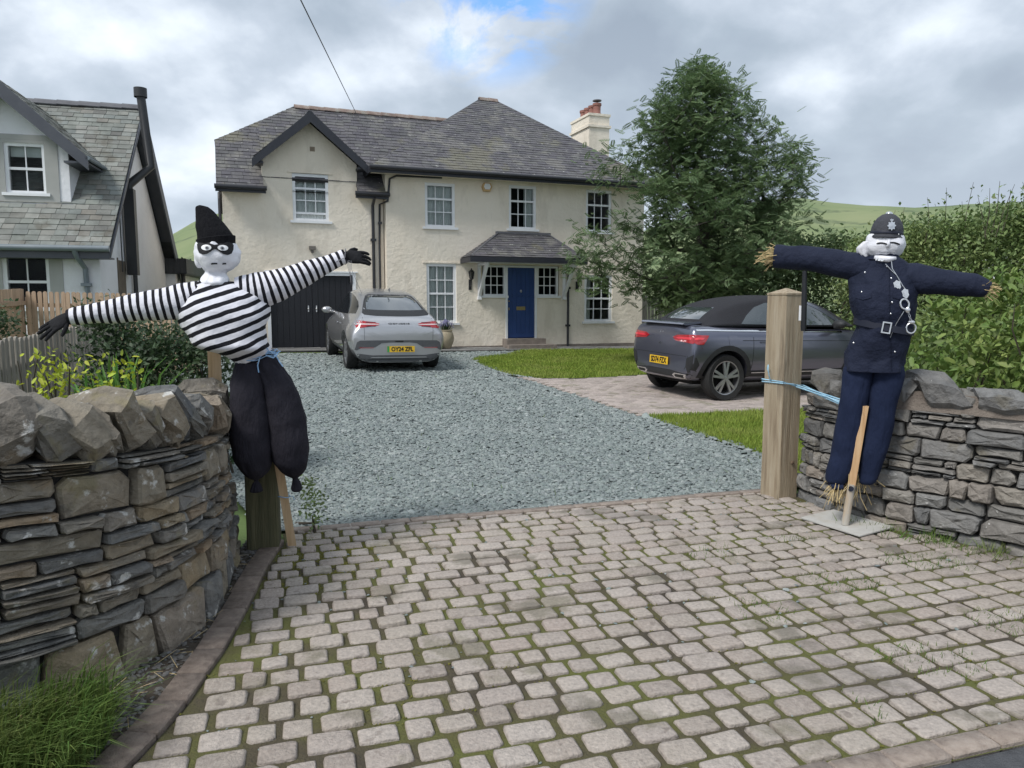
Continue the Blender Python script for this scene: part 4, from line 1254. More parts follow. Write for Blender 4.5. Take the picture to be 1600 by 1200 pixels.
def lantern(s, z):
    T = Matrix.Translation((s, MY - .14, z))
    m = MB(); m.lathe([(.0, .20), (.012, .19), (.02, .16), (.085, .10), (.09, .095), (.07, .09)], 6, T); m.lathe([(.035, -.10), (.055, -.09), (.05, -.08), (.03, -.11), (.0, -.15)], 6, T)
    for k in range(6):
        a = k * PI / 3; m.tube([T @ Vector((.05 * math.cos(a), .05 * math.sin(a), -.09)), T @ Vector((.08 * math.cos(a), .08 * math.sin(a), .095))], .006, 5)
    m.tube([T @ Vector((0, 0, -.13)), T @ Vector((0, .02, -.25)), T @ Vector((0, .1, -.3)), T @ Vector((0, .135, -.22))], .014, 6)
    m.box((s - .04, MY - .025, z - .38), (s + .04, MY - .001, z - .1))
    l = m.build('wall_lantern', M_iron, house)
    m = MB(); m.lathe([(.046, -.085), (.074, .09)], 6, T); m.build('lantern_pane', M_lglass, l)
lantern(6.17, 2.26); lantern(9.36, 2.24)
downpipe(house, [(9.06, -.31, 2.58), (9.06, -.31, 2.3), (9.06, -.31, 1.4), (9.06, -.31, .26)], .034, M_gutter)
downpipe(house, [(3.62, -.36, 4.2), (3.62, -.06, 4.02), (3.62, -.05, 3.2), (3.62, -.05, 2.0), (3.62, -.05, .36)], .04, M_gutter)
downpipe(house, [(5.4, -.31, 4.79), (4.2, -.31, 4.77), (4.02, -.31, 4.68), (3.98, -.31, 4.3), (3.96, -.31, 4.12), (3.80, -.06, 4.06), (3.78, -.05, 3.0), (3.78, -.05, .38)], .028, M_gutter)
downpipe(house, [(-.06, .25, 4.2), (-.06, .1, 4.0), (-.06, .08, 2.5), (-.06, .08, .36)], .04, M_gutter)
m = MB(); m.box((3.95, -.27, .05), (11.52, -.252, .36)); m.box((-.01, -.02, .1), (.95, -.003, .42)); m.box((3.2, -.02, .1), (3.9, -.003, .40)); m.build('plinth', M_stone_step, house)
# slab path along the front
sp = [hp(-.2, -.9, 0), hp(3.9, -.9, 0), hp(4.0, -1.25, 0), hp(12.4, -1.15, 0), hp(12.4, .3, 0), hp(3.9, .3, 0), hp(-.2, .3, 0)]
sheet('house_path', [(p.x, p.y) for p in sp], .014, M_slab, .6)
hpth = bpy.data.objects['house_path']
x_ = -.15
while x_ < 12.2:
    w = rg.uniform(.45, .75)
    for d0, d1 in (((-.88, -.42), (-.41, -.02)) if x_ < 3.4 else ((-1.2, -.75), (-.74, -.29))):
        c = hp(x_ + w / 2, (d0 + d1) / 2, 0); q = MB(); q.box((-w / 2 + .005, -(d1 - d0) / 2 + .004, -.01), (w / 2 - .005, (d1 - d0) / 2 - .004, .018))
        o = obj('paving_slab', q.mesh('paving_slab'), M_slab, hpth, (c.x, c.y, gz(c.x, c.y) + .014), (0, 0, HT))
    x_ += w

# ------------------------------------------------------------------ grey-white house on the left
LT = R(14); LO = Vector((-8.24, 15, 0))
lh = thing('white_house', 'white rendered house with green slate roof, gabled dormer and tall black flue', 'house', LO, LT)
LM = Matrix.Translation(LO) @ Matrix.Rotation(LT, 4, 'Z')
M_lw = material('white_render', [(.70, .70, .72), (.77, .77, .79), (.80, .80, .82)], 1.2, .9, .5, 16)
M_lg = material('grey_surround', [(.36, .36, .34), (.42, .42, .40)], 2, .85, .1, 30)
M_grey = material('grey_bargeboard', [(.055, .06, .075), (.075, .08, .095)], 3, .5, .1, 30)
M_gg = material('grey_gutter', [(.14, .17, .19), (.19, .22, .24)], 3, .45)
M_clad = material('dark_cladding', [(.022, .024, .028), (.034, .036, .04)], 3, .55, .1, 30)
D = 6.4; EZ = 2.66; RZ_ = 6.1
m = MB()
wall_panel(m, -7, 0, 0, EZ, 0, .28, [(-1.72, -.90, 1.42, 2.46)])
m.box((-7, D - .28, 0), (0, D, EZ)); m.box((-7, .28, 0), (-6.72, D - .28, EZ))
m.box((-.28, .28, 0), (0, D - .28, EZ)); m.prism([(.0, EZ), (D, EZ), (3.2, 5.85)], lambda u, v, d: (d, u, v), -.28, -.002)
m.build('wall', M_lw, lh)
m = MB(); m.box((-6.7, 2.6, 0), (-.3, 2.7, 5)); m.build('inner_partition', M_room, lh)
LF = [(-7, -.32, 2.60), (.28, -.32, 2.60), (.28, 3.2, RZ_), (-7, 3.2, RZ_)]
LB = [(.28, D + .5, 2.45), (-7, D + .5, 2.45), (-7, 3.2, RZ_), (.28, 3.2, RZ_)]
m = MB()
for p in (LF, LB): d_ = deck(p, .08); m.add(d_.v, d_.f)
lr = m.build('roof', M_deck, lh); lst = []; used = [0]
slate_roof(lr, LF, .235, .165, rg, lst, .012)
place_slates(lr, LM, lst, M_slate_g, 290, used)
ridge_tiles(lr, (-7, 3.2, RZ_ + .03), (.3, 3.2, RZ_ + .03), .45, .13, M_ridge_g)
# verge and bargeboards on the gable end
m = MB()
k = (RZ_ - 2.6) / 3.52
m.prism([(-.36, 2.5), (3.2, RZ_ + .03), (3.2, RZ_ - .10), (-.36, 2.40)], lambda u, v, d: (d, u, v), .285, .31)
m.prism([(D + .56, 2.40), (3.2, RZ_ + .03), (3.2, RZ_ - .36), (D + .56, 2.0)], lambda u, v, d: (d, u, v), .285, .32)
m.prism([(-.36, 2.5), (3.2, RZ_ - .06), (3.2, RZ_ - .12), (-.3, 2.44)], lambda u, v, d: (d, u, v), .0, .283)
m.prism([(D + .5, 2.40), (3.2, RZ_ - .06), (3.2, RZ_ - .12), (D + .5, 2.34)], lambda u, v, d: (d, u, v), .0, .283)
m.build('bargeboard', M_grey, lh)
m = MB(); m.box((-7, -.36, 2.38), (.28, -.325, 2.60)); m.box((-7, -.32, 2.38), (.28, -.002, 2.41)); m.build('fascia', M_grey, lh)
m = MB(); m.tube([(-7, -.42, 2.57), (.3, -.42, 2.57)], .06, 10); m.build('gutter', M_gg, lh, True)
downpipe(lh, [(-.32, -.42, 2.55), (-.30, -.36, 2.42), (-.24, -.07, 2.2), (-.22, -.06, 1.4), (-.22, -.06, .1)], .05, M_gg)
# lower window with its smooth grey surround
m = MB(); m.box((-1.95, -.018, 1.2), (-1.72, .0, 2.38)); m.box((-.90, -.018, 1.2), (-.66, .0, 2.38)); m.box((-1.72, -.018, 2.46), (-.9, .0, 2.379)); m.box((-1.72, -.018, 1.2), (-.90, .0, 1.42)); m.build('window_surround', M_lg, lh)
window(lh, -1.72, -.90, 1.42, 2.46, 0, 2, 2, 1, None, fr=.07)
# dormer
DX0, DX1, DY = -2.86, -.62, .62
dz0, dze = 3.50, 4.30
apx = (DX0 + DX1) / 2
wcx = -1.41
m = MB()
wall_panel(m, DX0, DX1, 3.3, 4.72, DY, .2, [(wcx - .36, wcx + .36, 3.72, 4.70)])
m.prism([(DX0, 4.72), (DX1, 4.72), (DX1 - .02, 4.74), (apx, 5.62), (DX0 + .02, 4.74)], lambda u, v, d: (u, d, v), DY, DY + .2)
m.box((DX0, DY + .2, 3.4), (DX0 + .15, 2.2, 4.72)); m.box((DX1 - .15, DY + .2, 3.4), (DX1, 2.2, 4.72))
m.build('dormer', M_lw, lh); dm = bpy.data.objects['dormer']
m = MB(); m.box((wcx - .6, DY - .02, 3.54), (wcx - .36, DY, 4.76)); m.box((wcx + .36, DY - .02, 3.54), (wcx + .6, DY, 4.76)); m.box((wcx - .36, DY - .02, 4.70), (wcx + .36, DY, 4.76)); m.box((wcx - .36, DY - .02, 3.54), (wcx + .36, DY, 3.72)); m.box((wcx - .6, DY - .022, 4.762), (wcx + .6, DY, 4.86)); m.build('dormer_surround', M_lg, dm)
window(lh, wcx - .36, wcx + .36, 3.72, 4.70, DY, 2, 2, 1, 'blind', fr=.06)
m = MB(); m.box((DX0 - .05, DY - .05, 3.38), (DX1 + .05, DY - .022, 3.52)); m.build('lead_apron', material('lead', [(.17, .19, .24), (.23, .25, .30)], 4, .5), dm)
AP = 5.86; ev = .42
ek = (AP - 4.42) / (apx - (DX0 - ev))
DL = [(DX0 - ev, 1.6, 4.42), (DX0 - ev, DY - .3, 4.42), (apx, DY - .3, AP), (apx, 3.0, AP)]
DR = [(DX1 + ev, DY - .3, 4.42), (DX1 + ev, 1.6, 4.42), (apx, 3.0, AP), (apx, DY - .3, AP)]
m = MB()
for p in (DL, DR): d_ = deck(p, .06); m.add(d_.v, d_.f)
dro = m.build('dormer_roof', M_deck, lh); lst = []
for p in (DL, DR): slate_roof(dro, p, .235, .165, rg, lst, .012)
used = [0]; place_slates(dro, LM, lst, M_slate_g, 60, used)
m = MB()
for sx in (-1, 1):
    xe = apx + sx * (apx - DX0 + ev + .03)
    m.prism([(xe, 4.42), (apx, AP + .03), (apx, AP - .30), (xe, 4.16)] if sx > 0 else [(xe, 4.16), (apx, AP - .30), (apx, AP + .03), (xe, 4.42)], lambda u, v, d: (u, d, v), DY - .36, DY - .31)
    a_, b_ = (DX1, DX1 + ev) if sx > 0 else (DX0 - ev, DX0)
    m.box((a_, DY - .3, 4.30), (b_, 1.5, 4.34))
m.build('dormer_bargeboard', M_grey, dm)
m = MB(); m.tube([(DX1 + ev + .03, DY - .36, 4.40), (DX1 + ev + .03, 1.45, 4.40)], .045, 8); m.build('dormer_gutter', M_gg, dm, True)
# flue boxed against the gable, with a kink, and the rear extension
M_flue = material('black_flue', [(.02, .021, .023), (.03, .031, .033)], 5, .45)
m = MB(); fy = 2.0
m.box((.05, fy - .11, 2.15), (.27, fy + .11, 4.05))
fl = m.build('flue_casing', M_flue, lh)
m = MB(); m.tube([(.16, fy, 4.0), (.16, fy, 4.15), (.58, fy + .25, 4.6), (.45, fy + .25, 6.15)], .095, 14); m.lathe([(.14, 6.12), (.14, 6.32), (.0, 6.32)], 14, Matrix.Translation((.445, fy + .25, 0))); m.build('flue_pipe', M_flue, lh, True)
m = MB(); m.tube([(.06, fy - .5, 2.2), (.06, fy - .5, 4.3)], .014, 6); m.tube([(.08, fy + .5, 4.0), (.08, fy + .5, .2)], .05, 8); m.build('waste_pipe', M_flue, lh)
m = MB(); m.box((.0, 1.35, 1.35), (.01, 1.95, 2.45)); m.box((-.002, 1.30, 1.30), (.02, 1.35, 2.5)); m.build('side_window_slit', material('slit_brown', [(.10, .08, .06), (.16, .13, .1)], 8, .7), lh)
m = MB(); m.box((-.6, D, 0), (.25, D + 4.0, 2.35)); m.build('extension_wall', M_lw, lh)
m = MB(); m.box((-.8, D - .1, 2.35), (.55, D + 4.2, 2.78)); ec = m.build('extension_fascia', M_clad, lh)
for k in range(9):
    q = MB(); q.box((-.8 + k * .15, D - .115, 2.36), (-.8 + k * .15 + .12, D - .1, 2.77)); q.build('cladding_board', M_clad, ec)
for k in range(24):
    q = MB(); q.box((.55, D - .08 + k * .178, 2.36), (.565, D - .08 + k * .178 + .15, 2.77)); q.build('cladding_board', M_clad, ec)
m = MB(); m.tube([(.40, D + .3, 2.35), (.40, D + .3, .2)], .06, 8); m.build('extension_pipe', M_clad, lh)
# ------------------------------------------------------------------ scarecrows
M_stripe = stripe_material('striped_jersey')
M_bag = material('white_bin_liner', [(.66, .66, .70), (.76, .76, .80), (.82, .82, .86)], 5, .4, .75, 9, spec=.4)
M_trouser = material('charcoal_cloth', [(.017, .016, .023), (.030, .028, .037)], 7, .85, 1.3, 10, spec=.2, bstretch=(1.6, 1.6, .5))
M_hatk = material('black_knit', [(.007, .007, .009), (.013, .013, .015)], 40, .95, .5, 160, stretch=(2, 2, .6), spec=.15)
M_glove = material('black_glove', [(.010, .010, .012), (.018, .018, .02)], 20, .85, .4, 80, spec=.25)
M_mask = material('black_felt', [(.008, .008, .01)], 8, .8, .1, 60)
M_eye = material('eye_white', [(.8, .8, .8)], 5, .4)
M_grey = material('pupil_grey', [(.22, .23, .25)], 5, .4)
M_string = material('blue_string', [(.16, .32, .55), (.35, .52, .72)], 60, .7, 0)
M_serge = material('navy_serge', [(.009, .013, .030), (.015, .020, .042)], 8, .8, 1.5, 9, spec=.25)
M_serge2 = material('navy_trouser', [(.009, .015, .040), (.015, .023, .056)], 8, .85, 1.4, 9, spec=.2, bstretch=(1.5, 1.5, .5))
M_helm = material('helmet_felt', [(.035, .037, .046), (.050, .052, .062)], 30, .8, .3, 120)
M_silver = material('silver_metal', [(.62, .63, .65), (.78, .79, .80)], 20, .28, 0, metal=.85)
M_belt = material('dark_belt', [(.010, .013, .028)], 10, .6)

def fold(p, amp, sc, seed):
    return amp * (noise.noise(Vector((p[0] * sc + seed, p[1] * sc, p[2] * sc))) + .5 * noise.noise(Vector((p[0] * sc * 2.3, p[1] * sc * 2.3 + seed, p[2] * sc * 2.3))))
def sring(c, a, b, n=32, e=2.2, tilt=0., pleat=0., pn=11, seed=0., amp=.0, sc=9):
    """a slightly squared ring in the xy plane round c, with pleats and soft folds; tilt raises +x"""
    out = []
    for k in range(n):
        t = 2 * PI * k / n; co, si = math.cos(t), math.sin(t)
        x = math.copysign(abs(co) ** (2 / e), co); y = math.copysign(abs(si) ** (2 / e), si)
        r = 1 + pleat * math.sin(pn * t + seed) * (.6 + .4 * math.sin(3 * t + seed))
        q = Vector((c[0] + a * x * r, c[1] + b * y * r, c[2] + tilt * a * x))
        if amp:
            f = fold(q, amp, sc, seed); q.x += co * f; q.y += si * f
        out.append(q)
    return out
def crings(keys, n=32, sub=4, **kw):
    """smooth rings through keys (x, y, z, a, b[, pleat[, tilt]])"""
    K = np.array([list(k) + [0] * (7 - len(k)) for k in keys], float); out = []
    for i in range(len(K) - 1):
        p0, p1, p2, p3 = K[max(i - 1, 0)], K[i], K[i + 1], K[min(i + 2, len(K) - 1)]
        for j in range(sub):
            t = j / sub
            q = .5 * (2 * p1 + (p2 - p0) * t + (2 * p0 - 5 * p1 + 4 * p2 - p3) * t * t + (3 * p1 - p0 - 3 * p2 + p3) * t ** 3)
            out.append(q)
    out.append(K[-1])
    return [sring(q[:3], max(q[3], .002), max(q[4], .002), n, pleat=q[5], tilt=q[6], **kw) for q in out]
def ctube(keys, n=20, sub=5, flat=1., amp=.0, sc=12, seed=0., rings_only=False):
    """smooth tube through keys (x, y, z, r)"""
    K = np.array(keys, float); P = []
    for i in range(len(K) - 1):
        p0, p1, p2, p3 = K[max(i - 1, 0)], K[i], K[i + 1], K[min(i + 2, len(K) - 1)]
        for j in range(sub):
            t = j / sub
            P.append(.5 * (2 * p1 + (p2 - p0) * t + (2 * p0 - 5 * p1 + 4 * p2 - p3) * t * t + (3 * p1 - p0 - 3 * p2 + p3) * t ** 3))
    P.append(K[-1])
    m = MB(); m.tube([p[:3] for p in P], [max(.001, p[3]) for p in P], n, True, flat)
    L = [0]
    for a, b in zip(P, P[1:]): L.append(L[-1] + np.linalg.norm(b[:3] - a[:3]))
    m.a = [L[i] for i in range(len(P)) for _ in range(n)]
    if amp:
        v2 = []
        for i, q in enumerate(m.v):
            c = Vector(P[i // n][:3]); d = Vector(q) - c; l = d.length
            v2.append(tuple(Vector(q) + d / max(l, 1e-5) * fold(q, amp, sc, seed)))
        m.v = v2
    return m
def bvh_of(o):
    me = o.data
    return BVHTree.FromPolygons([v.co.copy() for v in me.vertices], [tuple(p.vertices) for p in me.polygons])
def project(bvh, outline, frm, step, eps=.004, th=.003):
    """a thin patch lying on a surface. outline 2-D (u, v); frm(u, v) -> (origin, direction) of the ray that finds the surface"""
    bm = bmesh.new()
    f = bm.faces.new([bm.verts.new((u, v, 0)) for u, v in outline])
    bmesh.ops.triangulate(bm, faces=bm.faces[:])
    for ax in (0, 1):
        c = [p[ax] for p in outline]; n = int((max(c) - min(c)) / step)
        for i in range(1, n + 1):
            co = [0, 0, 0]; no = [0, 0, 0]; co[ax] = min(c) + (max(c) - min(c)) * i / (n + 1); no[ax] = 1
            bmesh.ops.bisect_plane(bm, geom=bm.verts[:] + bm.edges[:] + bm.faces[:], plane_co=co, plane_no=no)
    bm.verts.ensure_lookup_table()
    tops = []; bots = []
    last = None
    for v in bm.verts:
        o, d = frm(v.co.x, v.co.y); o = Vector(o); d = Vector(d).normalized()
        h = bvh.ray_cast(o, d)
        if h[0] is None:
            h = bvh.find_nearest(o + d * .5 if last is None else o + d * last)
            p = h[0]
        else: p = h[0]; last = (p - o).length
        tops.append(p - d * eps); bots.append(p - d * (eps - th) + d * .004)
    m = MB(); k = len(tops)
    m.v = [tuple(q) for q in tops + bots]; m.a = [0] * (2 * k)
    for f in bm.faces:
        ids = [v.index for v in f.verts]; m.f.append(tuple(ids))
    for e in bm.edges:
        if len(e.link_faces) == 1:
            a, b = e.verts[0].index, e.verts[1].index; m.f.append((a, b, b + k, a + k))
    bm.free()
    return m
def ell(cx, cy, rx, ry, n=18, a0=0.): return [(cx + rx * math.cos(2 * PI * k / n + a0), cy + ry * math.sin(2 * PI * k / n + a0)) for k in range(n)]
def straw(name, parent, c, d, n, ln, spread, seed, r=.0018):
    rg = random.Random(seed); m = MB(); d = Vector(d).normalized(); c = Vector(c)
    for _ in range(n):
        o = Vector((rg.gauss(0, spread), rg.gauss(0, spread), rg.gauss(0, spread)))
        dd = (d + Vector((rg.gauss(0, .28), rg.gauss(0, .28), rg.gauss(0, .28)))).normalized(); l = ln * rg.uniform(.45, 1.15)
        a = c + o - d * .05; b = a + dd * l * .6; e = b + (dd + Vector((rg.gauss(0, .2), rg.gauss(0, .2), rg.gauss(-.1, .2)))) * l * .4
        m.tube([a, b, e], r * rg.uniform(.7, 1.4), 4, False)
    o = m.build(name, M_straw, parent); o['kind'] = 'stuff'; return o

def glove(parent, wrist, fwd, up, size, spread=.2, curl=.3, seed=1):
    """a limp stuffed glove: palm, four unequal bent fingers and a thumb from the side of the palm"""
    rg = random.Random(seed)
    f = Vector(fwd).normalized(); u = Vector(up); s = f.cross(u).normalized(); u = s.cross(f)
    w = Vector(wrist); S = size
    T = lambda x, y, z: w + f * (x * S) + s * (y * S) + u * (z * S)
    m = MB(); rings = []
    for x, hw, hh in ((-.12, .15, .13), (.0, .16, .12), (.1, .20, .12), (.25, .235, .115), (.4, .24, .10), (.5, .225, .085), (.54, .2, .05)):
        rings.append([T(x, hw * math.cos(t), hh * math.sin(t) * .8) for t in (2 * PI * k / 16 for k in range(16))])
    m.loft(rings)
    for i, (y, l) in enumerate(((-.175, .36), (-.06, .44), (.06, .41), (.17, .31))):
        a = y * spread * 5 + rg.uniform(-.08, .08); c = curl * rg.uniform(.6, 1.3); p = [T(.42, y, 0), T(.52, y * 1.02, .0)]; ang = 0; x, yy, zz = .52, y * 1.02, 0.
        for sgm in (.42, .33, .25):
            ang += c * .6; x += math.cos(ang) * math.cos(a) * l * sgm; yy += math.sin(a) * l * sgm; zz -= math.sin(ang) * l * sgm; p.append(T(x, yy, zz))
        m.tube(p, [.05 * S, .056 * S, .054 * S, .05 * S, .036 * S], 8)
    p = [T(.12, -.15, -.02), T(.24, -.27, -.04), T(.36, -.34, -.08), T(.46, -.36, -.13)]
    m.tube(p, [.06 * S, .062 * S, .055 * S, .038 * S], 8)
    return m.build('glove', M_glove, parent, True, 60)

# ---------------- burglar
bg_ = thing('burglar_scarecrow', 'burglar scarecrow in striped jersey, black eye mask and pointed black hat, arms spread', 'scarecrow', (-1.5, 4.2, 0), R(18))
K = [(.02, 0, 1.17, .085, .075, .10), (.01, 0, 1.195, .105, .09, .08), (-.01, -.01, 1.225, .14, .13, .035), (-.065, -.02, 1.26, .19, .17, .02), (-.095, -.025, 1.31, .202, .165, .012), (-.11, -.02, 1.38, .226, .165, .008),
     (-.112, -.01, 1.45, .246, .165, 0), (-.112, 0, 1.53, .235, .14, 0), (-.115, .01, 1.575, .215, .118, 0), (-.13, .015, 1.607, .150, .092, .03), (-.152, .015, 1.625, .092, .075, .05), (-.155, .015, 1.622, .08, .065, .05)]
rg_ = crings(K, 56, 6, amp=.015, sc=9, seed=3.)
m = MB(); m.loft(rg_); m.a = [(v[2] - .50 * v[0] + .02 * math.sin(v[0] * 9 + 1)) / .054 for v in m.v]
body = m.build('jersey', M_stripe, bg_, True, 70, 'stripe')
for keys, sd_, sgn in (([(-.16, 0, 1.55, .075), (-.27, 0, 1.525, .100), (-.38, -.005, 1.505, .090), (-.55, -.01, 1.48, .074), (-.72, -.015, 1.455, .057), (-.84, -.02, 1.437, .043), (-.88, -.02, 1.432, .036)], 2., -1),
                       ([(-.05, 0, 1.57, .075), (.06, 0, 1.575, .102), (.16, 0, 1.60, .092), (.30, .005, 1.66, .072), (.42, .01, 1.715, .055), (.52, .01, 1.762, .042), (.56, .01, 1.778, .036)], 5., 1)):
    t = ctube(keys, 24, 7, 1., .007, 10, sd_); t.a = [a / .0385 for a in t.a]
    t.build('sleeve', M_stripe, bg_, True, 70, 'stripe')
glove(bg_, (-.875, -.02, 1.435), (-.80, -.1, -.55), (-.35, -.75, .5), .185, .22, .12, 3)
glove(bg_, (.555, .01, 1.775), (.93, .1, -.02), (.25, -.85, .45), .185, .16, .42, 5)
m = MB(); m.tube([(.50 + .0, -.04, 1.74), (.55, -.05, 1.765), (.56, .0, 1.82), (.57, .05, 1.79), (.56, .01, 1.73), (.575, -.04, 1.75)], .0022, 5)
for k in range(4): m.tube([(.565 + .008 * k, -.03, 1.75), (.57 + .006 * k, -.035, 1.70), (.585 + .02 * k * (k > 2), -.03, 1.64 - .03 * (k % 2) - .05 * (k > 2))], .0011, 4)
m.build('wrist_string', M_string if False else material('grey_string', [(.2, .2, .22)], 9, .8), bg_)
# head: a stuffed white bag gathered at the neck
m = MB(); rg2 = crings([(-.155, .0, 1.57, .05, .05, .03), (-.155, -.02, 1.605, .072, .065, .05), (-.155, -.02, 1.635, .070, .062, .06), (-.15, 0, 1.672, .054, .052, .09), (-.14, -.005, 1.695, .078, .078, .03), (-.135, -.005, 1.735, .112, .1, 0.008), (-.135, 0, 1.775, .121, .106, 0), (-.137, 0, 1.81, .110, .10, .01), (-.14, 0, 1.845, .092, .09, .03), (-.14, 0, 1.875, .06, .06, .05)], 48, 6, amp=.012, sc=13, seed=7.)
m.loft(rg2); hd_ = m.build('head', M_bag, bg_, True, 70)
m = MB(); m.ball((-.060, .03, 1.765), (.045, .05, .062), 14, 9); m.ball((-.232, .02, 1.745), (.026, .045, .050), 14, 9); m.build('bag_bulge', M_bag, hd_, True, 0)
hb = bvh_of(hd_)
fr_ = lambda u, v: ((u, -.5, v), (0, 1, 0))
mc = (-.140, 1.800)
mo = [(-.088, .018), (-.080, .028), (-.06, .031), (-.035, .027), (-.015, .018), (0, .014), (.015, .018), (.035, .027), (.06, .031), (.080, .029), (.088, .018), (.086, -.004), (.078, -.022), (.06, -.030), (.04, -.027), (.022, -.017), (.010, -.008), (0, -.005), (-.010, -.008), (-.022, -.017), (-.04, -.027), (-.06, -.030), (-.078, -.022), (-.086, -.004)]
project(hb, [(mc[0] + x * 1.06, mc[1] + y * 1.18) for x, y in mo], fr_, .01, .006, .004).build('eye_mask', M_mask, hd_, True, 50)
for ex_ in (-.044, .040):
    project(hb, ell(mc[0] + ex_, mc[1] + .002, .0265, .0155), fr_, .008, .0085, .002).build('eye', M_eye, hd_)
    project(hb, ell(mc[0] + ex_ * .93, mc[1] + .0, .010, .0095), fr_, .008, .0105, .002).build('pupil', M_grey, hd_)
    project(hb, ell(mc[0] + ex_ * .93, mc[1] + .0, .0042, .0042, 10), fr_, .008, .012, .002).build('pupil', M_mask, hd_)
for (x0, x1, z) in ((-.165, -.132, 1.717), (-.108, -.088, 1.718)):
    project(hb, [(x0, z - .005), (x1, z - .003), (x1, z + .004), (x0 + .004, z + .003)], fr_, .008, .004, .002).build('mouth', M_mask, hd_)
# hat
m = MB(); m.loft(crings([(-.140, 0, 1.828, .094, .094, 0, .14), (-.141, 0, 1.85, .096, .096, 0, .15), (-.148, 0, 1.885, .088, .088, 0, .12), (-.162, .005, 1.925, .080, .074, 0, .05), (-.176, .01, 1.965, .064, .058, 0, .0), (-.186, .015, 1.998, .053, .046, 0, -.1), (-.192, .02, 2.02, .043, .038, 0, -.2), (-.195, .02, 2.034, .024, .022, 0, -.2)], 36, 5, amp=.003, sc=12, seed=1.))
hat = m.build('hat', M_hatk, bg_, True, 70)
m = MB(); m.loft([sring((-.140, 0, 1.818 - .002), .095, .095, 36, tilt=.14), sring((-.140, 0, 1.818), .101, .101, 36, tilt=.14), sring((-.140, 0, 1.862), .103, .103, 36, tilt=.14), sring((-.141, 0, 1.866), .094, .094, 36, tilt=.14)], False); m.build('hat_cuff', M_hatk, hat, True, 60)
# trousers: two stuffed legs tied at the ankles
def legk(L): return crings(L, 40, 6, amp=.010, sc=10, seed=2.)
m = MB(); m.loft(legk([(.015, .005, 1.215, .07, .06, .10), (.01, .0, 1.16, .078, .07, .09), (-.002, .0, 1.06, .094, .085, .035), (-.0, .0, .92, .106, .098, .01), (.004, .0, .77, .114, .10, .0), (.010, .0, .64, .112, .10, .01), (.018, 0, .56, .088, .08, .04), (.022, 0, .508, .044, .04, .09), (.023, 0, .487, .015, .015, .05), (.022, 0, .462, .026, .022, .12), (.02, 0, .425, .034, .026, .15), (.02, 0, .415, .02, .015, .1)]))
m.build('trouser_leg', M_trouser, bg_, True, 70)
m = MB(); m.loft(legk([(.07, .0, 1.215, .07, .06, .10), (.095, .0, 1.165, .075, .068, .09), (.15, -.005, 1.06, .090, .084, .035), (.188, -.01, .92, .103, .096, .012), (.208, -.01, .76, .110, .10, 0), (.215, -.01, .62, .108, .10, .01), (.225, -.01, .548, .082, .075, .04), (.232, -.01, .505, .040, .038, .09), (.237, -.01, .486, .013, .013, .05), (.24, -.01, .464, .02, .018, .1), (.244, -.01, .42, .026, .022, .13), (.244, -.01, .405, .014, .012, .1)]))
m.build('trouser_leg', M_trouser, bg_, True, 70)
m = MB()
for dz, kx in ((0, 1), (.012, 1.02), (-.012, .98)):
    m.tube([(.045 + .105 * kx * math.cos(t), -.005 + .085 * kx * math.sin(t), 1.205 + dz + .02 * math.cos(t) + .006 * math.sin(5 * t)) for t in (2 * PI * k / 30 for k in range(31))], .003, 5)
for pts in ([(.09, -.09, 1.22), (.12, -.10, 1.235), (.15, -.08, 1.225), (.18, -.07, 1.235)], [(.1, -.09, 1.215), (.14, -.1, 1.20), (.165, -.095, 1.22)], [(.07, -.095, 1.21), (.055, -.10, 1.16), (.06, -.105, 1.12)], [(.15, -.08, 1.22), (.17, -.09, 1.18), (.19, -.095, 1.15)], [(.10, -.09, 1.22), (.09, -.1, 1.245), (.11, -.1, 1.255), (.12, -.09, 1.225)], [(.14, -.085, 1.225), (.16, -.09, 1.25), (.175, -.085, 1.235), (.15, -.085, 1.21)]):
    m.tube(pts, .0035, 5)
m.build('waist_string', M_string, bg_)
m = MB(); m.box((-.222, .17, .9), (-.152, .20, 1.34)); m.build('stake', M_batten, bg_)
Bi = Matrix.Rotation(-R(18), 4, 'Z') @ Matrix.Translation((1.5, -4.2, 0))
b0 = Bi @ Vector((-1.362, 4.47, .0)); b1 = Bi @ Vector((-1.462, 4.335, 1.15))
m = MB(); m.beam(b0, b1, .05, .024, up=(0, 1, 0)); bt = m.build('prop_batten', M_batten, bg_)
m = MB(); c = b0.lerp(b1, .29); m.tube([c + Vector((.034 * math.cos(t), .03 * math.sin(t), .004 * math.sin(2 * t))) for t in (2 * PI * k / 16 for k in range(17))], .003, 5); m.tube([c + Vector((.03, -.02, 0)), c + Vector((.05, -.03, .005)), c + Vector((.06, -.03, -.02))], .0025, 5); m.build('batten_string', M_string, bt)

# ---------------- policeman
stand = thing('scarecrow_stand', 'wooden pole fixed to a flat grey metal base plate under the policeman scarecrow', 'stand', (2.31, 4.86, gz(2.31, 4.86)), R(-28))
m = MB()
T = Matrix.Translation((-.06, .02, .0)) @ Matrix.Rotation(R(-34 - 0), 4, 'Z') @ Matrix.Rotation(R(2), 4, 'X')
m.box((-.235, -.17, .022), (.235, .17, .030), T); m.build('base_plate', material('galvanised_plate', [(.40, .38, .35), (.50, .49, .46), (.44, .41, .36)], 5, .6, .1, 40, spots=((.26, .22, .17), 4, .6, .5)), stand)
pb, pt = Vector((-.062, -.055, .03)), Vector((.022, -.075, .84))
m = MB(); m.tube([pb, pb.lerp(pt, .35)], .0245, 14); m.build('pole_sleeve', material('painted_shaft', [(.33, .31, .27), (.42, .40, .36), (.48, .37, .25)], 6, .6, .2, 40, stretch=(3, 3, .5)), stand, True, 50)
